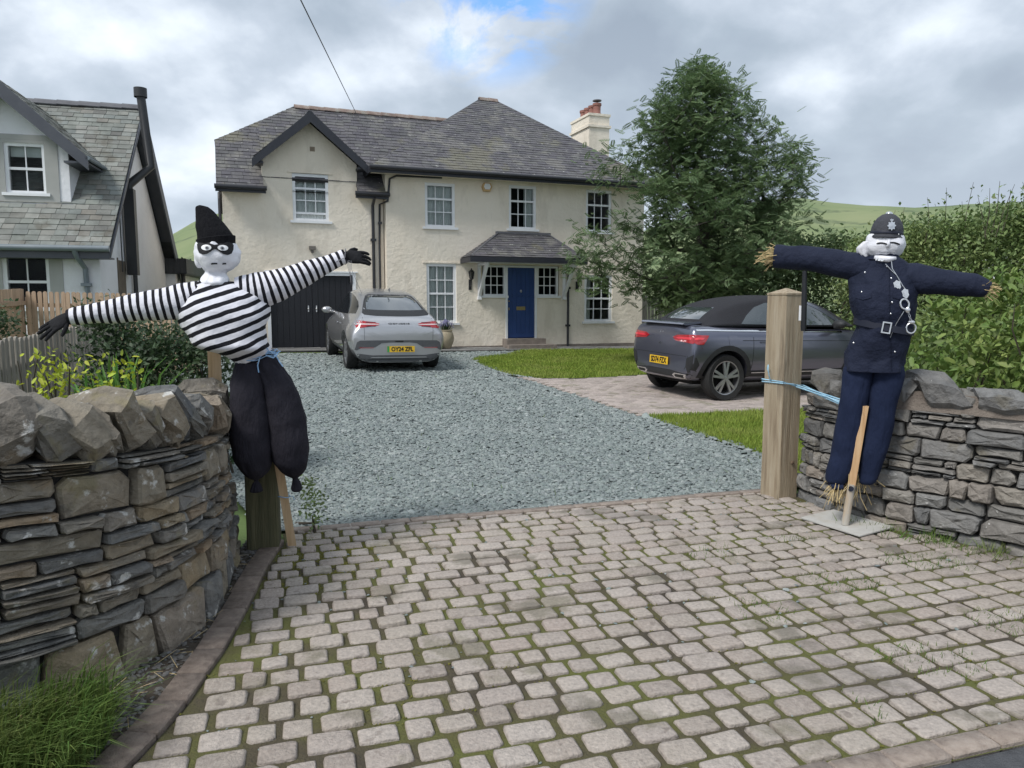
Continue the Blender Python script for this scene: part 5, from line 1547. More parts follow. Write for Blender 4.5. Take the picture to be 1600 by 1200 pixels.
m = MB(); m.beam(pb.lerp(pt, .34), pt, .047, .034, up=(0, 1, 0)); m.build('pole', material('pine_shaft', [(.46, .27, .13), (.57, .37, .20), (.62, .43, .25)], 6, .6, .2, 40, stretch=(7, 7, .5)), stand)
m = MB(); m.tube([pb.lerp(pt, .315) + Vector((.0, -.03, 0)), pb.lerp(pt, .315) + Vector((.0, -.018, 0))], .018, 10); m.build('bolt', M_belt, stand)
po = thing('policeman_scarecrow', 'policeman scarecrow in navy uniform and helmet with straw hands, arms spread', 'scarecrow', (2.32, 4.85, 0), R(-28))
K = [(.045, .0, 1.065, .180, .13, .02), (.046, 0, 1.08, .182, .132, .02), (.05, 0, 1.16, .178, .13, .015), (.07, -.01, 1.26, .178, .135, .01), (.088, -.015, 1.34, .172, .14, .012), (.09, -.015, 1.37, .170, .14, .012), (.085, -.02, 1.45, .182, .15, 0), (.075, -.015, 1.55, .198, .145, 0),
     (.072, -.005, 1.64, .200, .125, 0), (.08, 0, 1.71, .180, .105, 0), (.083, 0, 1.765, .125, .085, 0), (.078, 0, 1.80, .082, .07, 0), (.072, 0, 1.825, .065, .06, 0)]
rg_ = crings(K, 56, 6, amp=.017, sc=8, seed=9.)
m = MB(); m.loft(rg_); jk = m.build('jacket', M_serge, po, True, 70)
jb = bvh_of(jk)
for keys, sd_ in (([(.05, 0, 1.71, .07), (-.06, 0, 1.735, .088), (-.16, 0, 1.755, .090), (-.30, 0, 1.79, .084), (-.45, 0, 1.81, .080), (-.58, 0, 1.822, .078), (-.592, 0, 1.823, .070), (-.56, 0, 1.82, .062)], 4.),
                  ([(.12, 0, 1.67, .07), (.22, 0, 1.665, .095), (.30, -.005, 1.652, .090), (.42, -.01, 1.632, .078), (.54, -.015, 1.618, .074), (.58, -.015, 1.608, .066), (.635, -.02, 1.592, .050), (.64, -.02, 1.59, .045), (.61, -.02, 1.597, .04)], 6.)):
    ctube(keys, 24, 6, 1., .007, 9, sd_).build('sleeve', M_serge, po, True, 70)
straw('straw', po, (-.60, 0, 1.815), (-1, -.1, -.28), 85, .13, .026, 1); straw('straw', po, (.635, -.02, 1.59), (1, -.15, -.25), 60, .11, .015, 2)
m = MB(); m.loft(crings([(-.03, -.01, 1.13, .09, .085, 0), (-.04, -.01, 1.05, .098, .095, 0), (-.052, -.015, .93, .092, .095, 0), (-.068, -.02, .8, .086, .09, 0), (-.085, -.02, .66, .085, .09, 0), (-.105, -.02, .52, .086, .09, .0), (-.128, -.02, .39, .080, .085, .01), (-.142, -.02, .325, .070, .075, .02), (-.145, -.02, .305, .055, .06, .03), (-.13, -.02, .295, .04, .045, .06)], 36, 5, amp=.008, sc=7, seed=4.)); m.build('trouser_leg', M_serge2, po, True, 70)
m = MB(); m.loft(crings([(.125, .0, 1.13, .09, .085, 0), (.13, .0, 1.05, .095, .09, 0), (.118, .0, .93, .09, .085, 0), (.105, .0, .8, .085, .082, 0), (.09, .005, .66, .086, .08, 0), (.068, .005, .52, .08, .075, .0), (.05, .005, .39, .06, .06, .01), (.04, .005, .33, .05, .05, .02), (.035, .005, .31, .03, .03, .03)], 36, 5, amp=.008, sc=7, seed=8.)); m.build('trouser_leg', M_serge2, po, True, 70)
m = MB(); m.tube([(-.175, -.03, .30), (-.15, -.075, .285), (-.10, -.06, .29)], .022, 10); m.build('trouser_cuff', M_serge2, po, True)
straw('straw', po, (-.13, -.02, .30), (-.25, -.2, -1), 70, .17, .028, 3); straw('straw', po, (-.045, -.0, .31), (-.4, .1, -1), 55, .20, .018, 4); straw('straw', po, (.02, .02, .33), (.2, .1, -1), 14, .14, .01, 5)
# head and helmet
m = MB(); m.loft(crings([(.075, 0, 1.775, .05, .05, .06), (.075, 0, 1.80, .075, .07, .07), (.07, -.005, 1.83, .105, .09, .03), (.07, -.005, 1.865, .120, .10, .01), (.072, -.0, 1.90, .116, .098, .01), (.075, 0, 1.94, .096, .09, 0), (.075, 0, 1.96, .06, .06, 0)], 40, 5, amp=.011, sc=13, seed=5.)); ph = m.build('head', M_bag, po, True, 70)
m = MB(); m.loft(crings([(-.03, .0, 1.80, .02, .05, .2), (-.045, .0, 1.83, .035, .06, .2), (-.045, .0, 1.87, .035, .06, .2), (-.03, 0, 1.90, .02, .05, .2)], 24, 4, amp=.01, sc=20, seed=2.)); m.build('bag_ruffle', M_bag, ph, True, 0)
m = MB(); m.tube([(.02, -.085, 1.795), (.06, -.09, 1.785), (.10, -.09, 1.78), (.14, -.07, 1.785)], [.012, .02, .02, .012], 10); m.build('bag_ruffle', M_bag, ph, True, 0)
pbv = bvh_of(ph)
def on(bv, pts, lift=.006): 
    o = []
    for u, v in pts:
        h = bv.ray_cast(Vector((u, -.6, v)), Vector((0, 1, 0)))[0]
        o.append(Vector((u, (h.y if h else -.1) - lift, v)))
    return o
m = MB()
for cx, w in ((.062, .034), (.128, .032)):
    m.tube(on(pbv, [(cx - w + 2 * w * k / 10, 1.868 + .014 * math.sin(PI * (.25 + .75 * k / 10)) - .0 * k) for k in range(11)], .004), [.002] + [.0048] * 9 + [.002], 6)
m.build('eyebrow', M_mask, ph)
m = MB(); m.tube(on(pbv, [(.045 + .09 * k / 10, 1.828 - .006 * math.sin(PI * k / 10)) for k in range(11)], .003), .0028, 6); m.build('mouth', M_grey, ph)
m = MB(); m.tube(on(pbv, [(.098, 1.90), (.096, 1.875), (.09, 1.852)], .0), [.008, .012, .010], 8); m.build('nose', M_bag, ph, True, 0)
HMx = Matrix.Translation((.078, .0, 1.925)) @ Matrix.Rotation(R(4), 4, 'Y') @ Matrix.Diagonal((1, 1.12, 1, 1))
m = MB(); m.lathe([(.088, .0), (.100, -.012), (.103, -.006), (.094, .012), (.095, .03), (.092, .06), (.082, .09), (.064, .118), (.04, .138), (.018, .146), (.0, .147)], 36, HMx); hl = m.build('helmet', M_helm, po, True, 50)
m = MB(); m.lathe([(.0965, .014), (.0975, .016), (.0965, .03), (.095, .032)], 36, HMx); m.build('hat_band', M_belt, hl, True)
m = MB(); m.lathe([(.022, .143), (.02, .152), (.01, .158), (.0, .160)], 16, HMx); m.build('helmet_boss', M_silver, hl, True)
def star_badge(parent, name, c, nrm, R0, mat=M_silver, pts=8, sy=1.25):
    c = Vector(c); n = Vector(nrm).normalized(); x = Vector((0, 0, 1)).cross(n).normalized(); y = n.cross(x)
    f = lambda u, v, d: c + x * u + y * v * sy + n * d
    m = MB(); o = []
    for k in range(pts * 2): a = PI * k / pts + PI / 2; r = R0 if k % 2 == 0 else R0 * .68; o.append((r * math.cos(a), r * math.sin(a)))
    m.prism(o, f, 0, .004)
    m.prism(ell(0, 0, R0 * .5, R0 * .45, 16), f, .004, .008); m.prism(ell(0, 0, R0 * .28, R0 * .25, 12), f, .008, .011)
    m.prism([(-R0 * .3, R0 * .95), (R0 * .3, R0 * .95), (R0 * .36, R0 * 1.3), (R0 * .12, R0 * 1.12), (0, R0 * 1.4), (-R0 * .12, R0 * 1.12), (-R0 * .36, R0 * 1.3)], f, .001, .006)
    return m.build(name, mat, parent)
star_badge(hl, 'helmet_badge', (.108, -.103, 1.985), (.25, -1, .2), .026)
m = MB()
for q in ((.005, -.09, 1.935), (.15, -.09, 1.932)): m.ball(q, .004)
m.build('rivet', M_silver, hl)
# collar and number, buttons, belt, badges, handcuffs, chain
def jf(u, v, l=.0):
    h = jb.ray_cast(Vector((u, -.6, v)), Vector((0, 1, 0)))
    return (h[0] - Vector((0, l, 0)), h[1] if h[1].y < 0 else -h[1]) if h[0] else (Vector((u, -.12, v)), Vector((0, -1, 0)))
m = MB(); m.loft([sring((.075, -.004, 1.775), .112, .092, 32, tilt=-.12), sring((.075, -.004, 1.79), .095, .085, 32, tilt=-.12), sring((.075, 0, 1.825), .078, .075, 32, tilt=-.12), sring((.075, 0, 1.826), .070, .067, 32, tilt=-.12)], False); m.build('collar', M_serge, jk, True)
tm = text_mesh('155', .036, 'collar_number', .0015, .0012)
p, nn_ = jf(.052, 1.772, .012)
o = obj('collar_number', tm, M_silver, jk, (.050, -.105, 1.782)); o.rotation_euler = (R(78), R(9), R(-6))
m = MB()
for u, v in ((.095, 1.735), (.122, 1.66), (.135, 1.51), (.13, 1.44), (-.04, 1.575), (-.03, 1.70), (-.075, 1.25), (.165, 1.20)):
    p, n_ = jf(u, v); m.ball(p - Vector((0, .002, 0)), (.0062, .004, .0062), 10, 6)
m.build('buttons', M_silver, jk, True)['kind'] = 'stuff'
m = MB(); pl_ = [jf(.105 + .006 * (k % 2 == 2) + (1.76 - v) * .07, v, .004)[0] for k, v in enumerate(np.linspace(1.76, 1.08, 24))]; m.tube(pl_, .0035, 5, True, .5); m.build('placket_seam', M_serge, jk, True)
for (u, v) in ((-.03, 1.56), (.185, 1.56)):
    project(jb, [(u - .048, v - .02), (u, v - .034), (u + .048, v - .02), (u + .048, v + .018), (u - .048, v + .018)], fr_, .02, .005, .003).build('pocket_flap', M_serge, jk, True)
m = MB()
b0r = [Vector((q.x, q.y, 1.378 + (q.x - .09) * -.20)) for q in sring((.09, -.015, 0), .178, .147, 48)]
b1r = [q - Vector((0, 0, .042)) for q in b0r]; b2r = [Vector((q.x * .97 + .0027, q.y * .97, q.z)) for q in b1r]; b3r = [Vector((q.x * .97 + .0027, q.y * .97, q.z)) for q in b0r]
m.loft([b3r, b0r, b1r, b2r], False); bl = m.build('belt', M_belt, po, True, 40)
c = Vector((.112, -.166, 1.353)); m = MB()
for lo, hi in (((-.026, -.005, .028), (.026, .005, .036)), ((-.026, -.005, -.036), (.026, .005, -.028)), ((-.026, -.005, -.0279), (-.018, .005, .0279)), ((.018, -.005, -.0279), (.026, .005, .0279))):
    m.box(lo, hi, Matrix.Translation(c) @ Matrix.Rotation(R(8), 4, 'Y'))
m.build('buckle', M_silver, bl)
def shield(name, u, v, w, h, tilt):
    p, n_ = jf(u, v, .005); n_ = Vector((n_.x * .6, -1, .0)).normalized(); x = Vector((0, 0, 1)).cross(n_).normalized(); y = n_.cross(x)
    ca, sa = math.cos(tilt), math.sin(tilt)
    f = lambda a, b, d: p + x * (a * ca - b * sa) + y * (a * sa + b * ca) + n_ * d
    m = MB(); o = [(-w, h * .6), (-w * .5, h * .75), (0, h), (w * .5, h * .75), (w, h * .6), (w * .85, 0), (w * .95, -h * .4), (w * .45, -h * .8), (0, -h), (-w * .45, -h * .8), (-w * .95, -h * .4), (-w * .85, 0)]
    m.prism(o, f, 0, .004); m.prism([(a * .6, b * .6) for a, b in o], f, .004, .008); m.prism(ell(0, 0, w * .35, w * .35, 12), f, .008, .011)
    return m.build(name, M_silver, jk)
shield('breast_badge', .158, 1.615, .020, .034, R(12)); shield('breast_badge', .205, 1.565, .019, .032, R(15))
def ringm(m, c, r, t, nrm=(0, -1, 0), sy=1.2, ang=0.):
    n = Vector(nrm).normalized(); x = Vector((0, 0, 1)).cross(n).normalized(); y = n.cross(x); c = Vector(c)
    ca, sa = math.cos(ang), math.sin(ang)
    pts = [c + x * (r * math.cos(a) * ca - r * sy * math.sin(a) * sa) + y * (r * math.cos(a) * sa + r * sy * math.sin(a) * ca) for a in (2 * PI * k / 22 for k in range(23))]
    m.tube(pts, t, 7, False)
m = MB(); p1 = jf(.205, 1.50, .012)[0]; ringm(m, p1, .024, .0055, (.3, -1, 0), 1.3, R(20)); m.ball(p1 + Vector((.018, -.002, -.036)), (.015, .007, .018))
p2 = jf(.235, 1.37, .016)[0] + Vector((.012, 0, 0)); ringm(m, p2 + Vector((0, 0, -.02)), .027, .005, (.3, -1, 0), 1.15); m.ball(p2 + Vector((0, -.002, .018)), (.02, .007, .012))
for k in range(5): ringm(m, p1.lerp(p2, .36 + .1 * k) + Vector((.006, -.004, 0)), .005, .0016, (1 if k % 2 else 0, -1, 0), 1.4)
hc = m.build('handcuffs', M_silver, jk, True)
m = MB()
for pts in ([(.118, 1.765), (.125, 1.72), (.15, 1.68), (.19, 1.61), (.205, 1.59)], [(.085, 1.75), (.12, 1.71), (.15, 1.68)], [(.21, 1.47), (.19, 1.43), (.165, 1.38), (.14, 1.31), (.135, 1.29)]):
    q = [jf(u, v, .009)[0] for u, v in pts]; m.tube(q, .0022, 5)
m.build('whistle_chain', M_silver, jk)
# truncheon hanging from the sleeve with a scrap of white card
tr = thing('truncheon', 'black truncheon hanging from the policeman scarecrow sleeve beside the tall post', 'truncheon', (1.955, 4.99, 1.32), 0)
m = MB(); m.tube([(0, 0, 0), (0, 0, .012), (-.004, 0, .22), (-.008, 0, .40)], [.017, .0185, .018, .015], 12); m.build('shaft', material('black_rubber', [(.012, .013, .016)], 8, .45), tr, True, 50)
m = MB(); m.box((-.034, .0, .07), (-.019, .004, .17)); m.build('card_tag', M_eye, tr)
# blue rope from post to scarecrow
M_rope = material('blue_rope', [(.22, .45, .62), (.45, .66, .78)], 90, .7, .2, 200)
m = MB()
P = RP.location; ca, sa = math.cos(R(26)), math.sin(R(26))
cnr = lambda x, y, z: Vector((P.x + x * ca - y * sa, P.y + x * sa + y * ca, z))
h = .106
m.tube([Vector((2.21, 4.93, .835)), cnr(h, -h, .88), cnr(.0, -h - .002, .893), cnr(-h, -h, .905), cnr(-h, h, .90), cnr(h, h, .885), Vector((2.24, 5.02, .84))], .0052, 6)
m.tube([Vector((2.215, 4.945, .825)), cnr(h + .004, -h, .855), cnr(-h - .002, -h, .915), cnr(-h - .003, h, .92), cnr(h, h + .002, .90), Vector((2.25, 5.03, .85))], .0045, 6)
m.tube([cnr(-h, .02, .91), cnr(-h - .035, .0, .95), cnr(-h - .05, .0, 1.0), cnr(-h - .03, .02, 1.035), cnr(-h - .01, .05, 1.0)], .0045, 6)
tag(m.build('blue_rope', M_rope, None, True), 'thin light blue rope tied round the tall gate post and the policeman scarecrow', 'rope')
# ------------------------------------------------------------------ cars
def paint(name, c, metal=.75, rough=.32):
    return material(name, [tuple(x * .94 for x in c), c], 900, rough, 0, metal=metal, coat=1., detail=1)
M_silv = paint('silver_paint', (.52, .515, .525))
M_gunm = paint('grey_paint', (.15, .155, .205))
M_plast = material('black_plastic', [(.015, .016, .018), (.024, .025, .027)], 30, .6, .1, 200)
M_dgrey = material('dark_grey_trim', [(.07, .072, .078), (.09, .092, .098)], 20, .45, 0, coat=.3)
M_cglass = material('car_glass', [(.010, .012, .014)], 5, .08, 0, spec=.25)
M_cglass2 = material('car_glass_side', [(.045, .055, .06)], 5, .03, 0, spec=1., coat=1.)
M_red = material('rear_lamp_red', [(.33, .012, .018), (.42, .02, .025)], 60, .12, 0, coat=1.)
M_dred = material('rear_lamp_dark', [(.10, .008, .012)], 60, .12, 0, coat=1.)
M_white_l = material('lamp_strip', [(.75, .68, .68)], 5, .3)
M_chrome = material('chrome', [(.75, .76, .78)], 5, .15, 0, metal=1.)
M_tyre = material('tyre_rubber', [(.012, .012, .012), (.022, .022, .022)], 40, .85, .3, 160)
M_alloy = material('alloy_wheel', [(.34, .34, .35), (.42, .42, .43)], 20, .3, 0, metal=.8)
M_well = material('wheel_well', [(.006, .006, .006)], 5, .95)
M_yel = material('plate_yellow', [(.72, .44, .02), (.76, .47, .03)], 20, .4)
M_green = material('plate_green', [(.03, .28, .08)], 5, .4)
M_blk = material('plate_black', [(.008, .008, .008)], 5, .5)
M_soft = material('soft_top_cloth', [(.014, .014, .018), (.022, .022, .027)], 60, .9, .3, 240)

def car_shell(stations, nsub=2):
    """closed shell from cross-sections: (x, sill z, belt z, top z, half width at sill, at widest, at belt, at top edge)"""
    rings = []
    for (x, zs, zm, zb, zt, ws, wm, wb, wt) in stations:
        half = [(0, zs), (ws * .7, zs), (ws, zs + .03), (wm, zm), (wm * .99, (zm + zb) / 2 + .02), (wb, zb), (wt + (wb - wt) * .22, zb + (zt - zb) * .72), (wt, zt - .02 - .012), (wt * .6, zt), (0, zt + .012)]
        full = [(y, z) for y, z in half] + [(-y, z) for y, z in half[-2:0:-1]]
        rings.append([Vector((x, y, z)) for y, z in full])
    m = MB(); m.loft(rings, True)
    return subsurf(m.mesh('body'), nsub, 'body')
def patch(root, bvh, name, outline, side, mat, step=.06, eps=.004, th=.006, smooth=True, parent=None):
    """conforming trim: side 'l'/'r' outlines are (x, z), 'b' (rear) are (y, z), 't' are (x, y)"""
    f = {'l': lambda u, v: ((u, 3, v), (0, -1, 0)), 'r': lambda u, v: ((u, -3, v), (0, 1, 0)), 'b': lambda u, v: ((-3, u, v), (1, 0, 0)), 'f': lambda u, v: ((8, u, v), (-1, 0, 0)), 't': lambda u, v: ((u, v, 4), (0, 0, -1))}[side]
    return project(bvh, outline, f, step, eps, th).build(name, mat, parent or root, smooth, 50)
def arc(cx, cz, r0, r1, a0, a1, n=22):
    a = [a0 + (a1 - a0) * k / n for k in range(n + 1)]
    return [(cx + r1 * math.cos(t), cz + r1 * math.sin(t)) for t in a] + [(cx + r0 * math.cos(t), cz + r0 * math.sin(t)) for t in reversed(a)]
def wheel(root, x, y, r, side, width=.225, rim=.70, spokes=5, dark=None):
    """tyre and alloy rim; side = +1 outer face towards +y"""
    T = Matrix.Translation((x, y, r)) @ Matrix.Rotation(-PI / 2 * side, 4, 'X')
    w = width / 2; R_ = r; ri = r * rim
    m = MB(); m.lathe([(ri, -w * .8), (R_ * .93, -w), (R_ * .985, -w * .75), (R_, -w * .4), (R_, w * .4), (R_ * .985, w * .75), (R_ * .93, w), (ri * 1.02, w * .86), (ri, w * .6)], 40, T)
    wl = m.build('wheel', M_tyre, root, True, 50)
    m = MB(); m.lathe([(ri * 1.015, w * .84), (ri * .96, w * .80), (ri * .93, w * .45), (ri * .9, -w * .6), (ri * 1.0, -w * .78)], 40, T)
    m.build('rim', M_alloy, wl, True, 50)
    m = MB(); m.lathe([(ri * .92, -.01), (0, -.01)], 24, T); m.build('wheel_disc', M_well, wl)
    m = MB()
    for k in range(spokes):
        for o in (-.14, .14):
            a = 2 * PI * k / spokes + PI / 2; p0 = Vector((ri * .15 * math.cos(a + o), ri * .15 * math.sin(a + o), w * .72)); p1 = Vector((ri * .95 * math.cos(a + o * 1.25), ri * .95 * math.sin(a + o * 1.25), w * .70))
            m.beam(T @ p0, T @ p1, .036 if o else .03, .03, up=T.to_3x3() @ Vector((0, 0, 1)))
    m.lathe([(0, w * .82), (ri * .16, w * .80), (ri * .2, w * .6)], 16, T); m.build('spokes', dark or M_alloy, wl)
    return wl
def plate(root, txt, x, y, z, w, h, tilt, green=False, zrot=0.):
    T = Matrix.Translation((x, y, z)) @ Matrix.Rotation(-PI / 2 + zrot, 4, 'Z') @ Matrix.Rotation(PI / 2 + tilt, 4, 'X')
    m = MB(); m.box((-w / 2, -h / 2, 0), (w / 2, h / 2, .006), T); p = m.build('number_plate', M_yel, root)
    if green: m = MB(); m.box((-w / 2, -h / 2 + .001, .0065), (-w / 2 + .04, h / 2 - .001, .008), T); m.build('plate_band', M_green, p)
    tm = text_mesh(txt, h * .98, 'plate_lettering', 0.0008, .004, width=w * (.80 if green else .86)); tm.transform(T @ Matrix.Translation((.022 if green else 0, -.003, .0085)))
    obj('plate_lettering', tm, M_blk, p)
def wells(ws, W, r, depth=.34):
    out = []
    for x, z in ws:
        for s in (1, -1):
            m = MB(); T = Matrix.Translation((x, s * (W / 2 - depth + .3), z)) @ Matrix.Rotation(PI / 2, 4, 'X'); m.lathe([(r, -.3 if 0 else -.34), (r, .34)], 36, T, True); out.append(m.mesh('well'))
    return out
def ground_pose(t, x, y, h, wb, tr):
    """stand the car on the sloping drive"""
    f = Vector((math.cos(h), math.sin(h), 0)); s = Vector((-math.sin(h), math.cos(h), 0))
    zf = gz(*(Vector((x, y, 0)) + f * wb).xy); zr = gz(x, y); sl = [gz(*(Vector((x, y, 0)) + s * k + f * wb / 2).xy) for k in (-tr / 2, tr / 2)]
    t.location = (x, y, zr + .006)
    t.rotation_euler = (Matrix.Rotation(h, 3, 'Z') @ Matrix.Rotation(-math.atan2(zf - zr, wb), 3, 'Y') @ Matrix.Rotation(math.atan2(sl[1] - sl[0], tr), 3, 'X')).to_euler()

# ---------------- silver coupe-backed electric car in front of the garage (x forward, origin under the rear axle)
sv = thing('parked_car', 'silver electric hatchback parked facing the black garage doors, seen from behind', 'car')
OX = .80    # rear overhang
S = lambda x, *a: (x - OX, *a)
st = [S(.00, .20, .50, .74, .80, .72, .84, .80, .64), S(.05, .18, .54, .78, .95, .78, .90, .84, .68), S(.16, .24, .58, .86, 1.07, .80, .915, .86, .71), S(.38, .22, .60, .93, 1.165, .83, .938, .875, .66), S(.75, .2, .61, .97, 1.335, .84, .948, .865, .56), S(1.15, .2, .6, .99, 1.495, .84, .945, .87, .56),
      S(1.7, .2, .59, .98, 1.575, .84, .935, .86, .565), S(2.3, .2, .58, .96, 1.58, .84, .935, .86, .57), S(2.85, .2, .58, .95, 1.49, .84, .935, .86, .58), S(3.3, .2, .58, .94, 1.25, .84, .94, .86, .62), S(3.62, .2, .6, .92, 1.05, .83, .94, .85, .66), S(4.1, .21, .6, .85, .93, .8, .92, .82, .62), S(4.42, .24, .55, .72, .79, .7, .83, .76, .55), S(4.52, .32, .5, .62, .66, .5, .66, .6, .4)]
me = car_shell(st); pre = BVHTree.FromPolygons([v.co.copy() for v in me.vertices], [tuple(p.vertices) for p in me.polygons])
me = boolean(me, wells([(0, .34), (2.9, .34)], 1.86, .395), 'body'); finish(me, True, 35)
body = obj('body', me, M_silv, sv)
for x in (0, 2.9):
    for s in (1, -1): wheel(sv, x, s * .80, .352, s)
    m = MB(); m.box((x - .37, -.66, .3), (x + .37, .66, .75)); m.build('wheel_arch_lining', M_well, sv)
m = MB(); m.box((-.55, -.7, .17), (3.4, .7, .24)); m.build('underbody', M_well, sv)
# rear screen, dark panel below it, roof edge
rs_ = [(-.62, 1.09), (-.65, 1.12), (-.61, 1.20), (-.53, 1.35), (-.47, 1.435), (-.40, 1.465), (.40, 1.465), (.47, 1.435), (.53, 1.35), (.61, 1.20), (.65, 1.12), (.62, 1.09), (.4, 1.072), (0, 1.066), (-.4, 1.072)]
patch(sv, pre, 'rear_screen_surround', rs_, 'b', M_plast, .05, .006, .01)
patch(sv, pre, 'rear_screen', [(-.55, 1.185), (-.50, 1.34), (-.43, 1.42), (-.36, 1.44), (.36, 1.44), (.43, 1.42), (.50, 1.34), (.55, 1.185), (.3, 1.175), (-.3, 1.175)], 'b', M_cglass2, .05, .011, .006)
# two-line lamps
for s in (1, -1):
    up = [(s * .82, .985), (s * .74, .985), (s * .50, .965), (s * .375, .935), (s * .375, .925), (s * .52, .928), (s * .74, .932), (s * .83, .935)]
    lo = [(s * .82, .912), (s * .74, .912), (s * .5, .912), (s * .375, .915), (s * .38, .905), (s * .52, .875), (s * .74, .852), (s * .80, .85)]
    md = [(s * .82, .933), (s * .5, .928), (s * .38, .924), (s * .38, .915), (s * .5, .914), (s * .82, .914)]
    for nme, o_, mt in (('tail_light', up, M_red), ('tail_light', lo, M_red), ('lamp_strip', md, M_white_l)):
        patch(sv, pre, nme, o_ if s > 0 else o_[::-1], 'b', mt, .06, .006, .008)
    for z0, z1 in ((.945, .965), (.873, .893)):
        o_ = [(s * .62, z0), (s * .44, (z0 + z1) / 2 - .002), (s * .44, (z0 + z1) / 2 + .008), (s * .62, z1)]
        patch(sv, pre, 'tail_light_tip', o_ if s > 0 else o_[::-1], 'b', M_dred, .06, .010, .006)
# tailgate shut lines, bumper trim, plate recess
for s in (1, -1):
    patch(sv, pre, 'shut_line', [(s * .665, 1.08), (s * .671, 1.08), (s * .66, .62), (s * .654, .62)][::s], 'b', M_plast, .05, .002, .003)
tr_ = [(-.84, .44), (-.80, .58), (-.74, .615), (-.3, .62), (.3, .62), (.74, .615), (.80, .58), (.84, .44), (.80, .43), (.70, .485), (.46, .485), (.34, .56), (.2, .575), (-.2, .575), (-.34, .56), (-.46, .485), (-.70, .485), (-.80, .43)]
patch(sv, pre, 'bumper_trim', tr_, 'b', M_dgrey, .05, .005, .008)
patch(sv, pre, 'boot_release', [(-.09, .597), (-.07, .61), (.07, .61), (.09, .597), (.06, .583), (-.06, .583)], 'b', M_blk, .05, .008, .008)
for s in (1, -1): patch(sv, pre, 'reflector', [(s * .74, .472), (s * .48, .472), (s * .49, .480), (s * .76, .484)][::s], 'b', M_red, .05, .011, .006)
patch(sv, pre, 'lower_bumper', [(-.80, .20), (-.84, .37), (-.7, .36), (-.5, .335), (.5, .335), (.7, .36), (.84, .37), (.80, .20), (.4, .18), (-.4, .18)], 'b', M_dgrey, .05, .006, .01)
patch(sv, pre, 'bumper_slot', [(-.55, .285), (-.52, .30), (.52, .30), (.55, .285)], 'b', M_silv, .05, .012, .008)
patch(sv, pre, 'bumper_slot', [(-.6, .25), (-.57, .262), (.57, .262), (.6, .25)], 'b', M_plast, .05, .012, .008)
plate(sv, 'OY24 ZFL', -OX - .012, -.03, .45, .53, .113, R(-4), True)
tm = text_mesh('GENESIS', .036, 'maker_lettering', .001, .0006, width=.42); tm.transform(Matrix.Translation((-.755, 0, .93)) @ Matrix.Rotation(-PI / 2, 4, 'Z') @ Matrix.Rotation(PI / 2 - .12, 4, 'X'))
for v in tm.vertices:
    h = pre.ray_cast(Vector((-3, v.co.y, v.co.z)), Vector((1, 0, 0)))[0]
    if h: v.co.x = h.x - .005 + (.002 if v.index % 2 else 0)
obj('maker_lettering', tm, M_dgrey, sv)
# side glass, sill cladding, mirrors, door handle
for sd, s in (('l', 1), ('r', -1)):
    o_ = [(-.22, 1.10), (.5, 1.075), (1.2, 1.06), (2.45, 1.05), (2.6, 1.08), (2.0, 1.43), (1.6, 1.475), (1.1, 1.47), (.6, 1.41), (.2, 1.32), (-.05, 1.22)]
    patch(sv, pre, 'side_windows', o_ if s > 0 else o_[::-1], sd, M_cglass, .08, .006, .008)
    o_ = [(.45, .2), (2.45, .2), (2.5, .33), (.4, .33)]
    patch(sv, pre, 'sill_trim', o_ if s > 0 else o_[::-1], sd, M_dgrey, .1, .005, .008)
    for xw in (0, 2.9):
        o_ = arc(xw, .34, .396, .43, -.1, PI + .1); patch(sv, pre, 'wheel_arch_trim', o_ if s > 0 else o_[::-1], sd, M_plast, .06, .005, .01)
    m = MB(); m.ball((2.30, s * .985, 1.08), (.085, .115, .075), 16, 10); m.beam((2.35, s * .78, 1.03), (2.32, s * .96, 1.06), .08, .06); m.build('door_mirror', M_silv, sv, True, 0)
    m = MB(); m.box((.95, s * .925 - .01, .865), (1.15, s * .925 + .02, .89)); m.build('door_handle', M_silv, sv)
m = MB(); m.loft([[Vector((x, y, z)) for x, y, z in r] for r in ([(.28, -.012, 1.56), (.28, .012, 1.56), (.14, .012, 1.52), (.14, -.012, 1.52)], [(.17, -.004, 1.60), (.17, .004, 1.60), (.13, .004, 1.59), (.13, -.004, 1.59)])]); m.build('roof_aerial', M_silv, sv)
HS = R(90 + 20.5)
ground_pose(sv, -2.44, 14.92, HS, 2.9, 1.6)

# ---------------- grey convertible crossover on the brick bay
cv = thing('parked_car', 'dark grey soft top convertible with red tail lamp parked on the brick bay', 'car')
OX = .75
st = [S(.15, .34, .56, .76, .84, .70, .82, .80, .70), S(.18, .29, .56, .80, 1.0, .75, .87, .85, .76), S(.24, .27, .6, .89, 1.07, .78, .895, .87, .77), S(.40, .25, .62, .95, 1.085, .82, .905, .885, .74), S(.8, .24, .63, .97, 1.06, .83, .915, .885, .70), S(1.5, .24, .62, .965, 1.045, .83, .91, .875, .68),
      S(2.4, .24, .61, .95, 1.03, .83, .905, .865, .68), S(3.0, .24, .62, .94, 1.03, .83, .91, .865, .68), S(3.5, .25, .63, .90, 1.0, .82, .905, .84, .66), S(3.95, .28, .6, .82, .90, .75, .85, .79, .58), S(4.2, .34, .54, .68, .74, .55, .68, .63, .45)]
me = car_shell(st); pre = BVHTree.FromPolygons([v.co.copy() for v in me.vertices], [tuple(p.vertices) for p in me.polygons])
me = boolean(me, wells([(0, .33), (2.63, .33)], 1.80, .385), 'body'); finish(me, True, 35)
obj('body', me, M_gunm, cv)
for x in (0, 2.63):
    for s in (1, -1): wheel(cv, x, s * .775, .330, s, .225, .71)
    m = MB(); m.box((x - .36, -.64, .3), (x + .36, .64, .75)); m.build('wheel_arch_lining', M_well, cv)
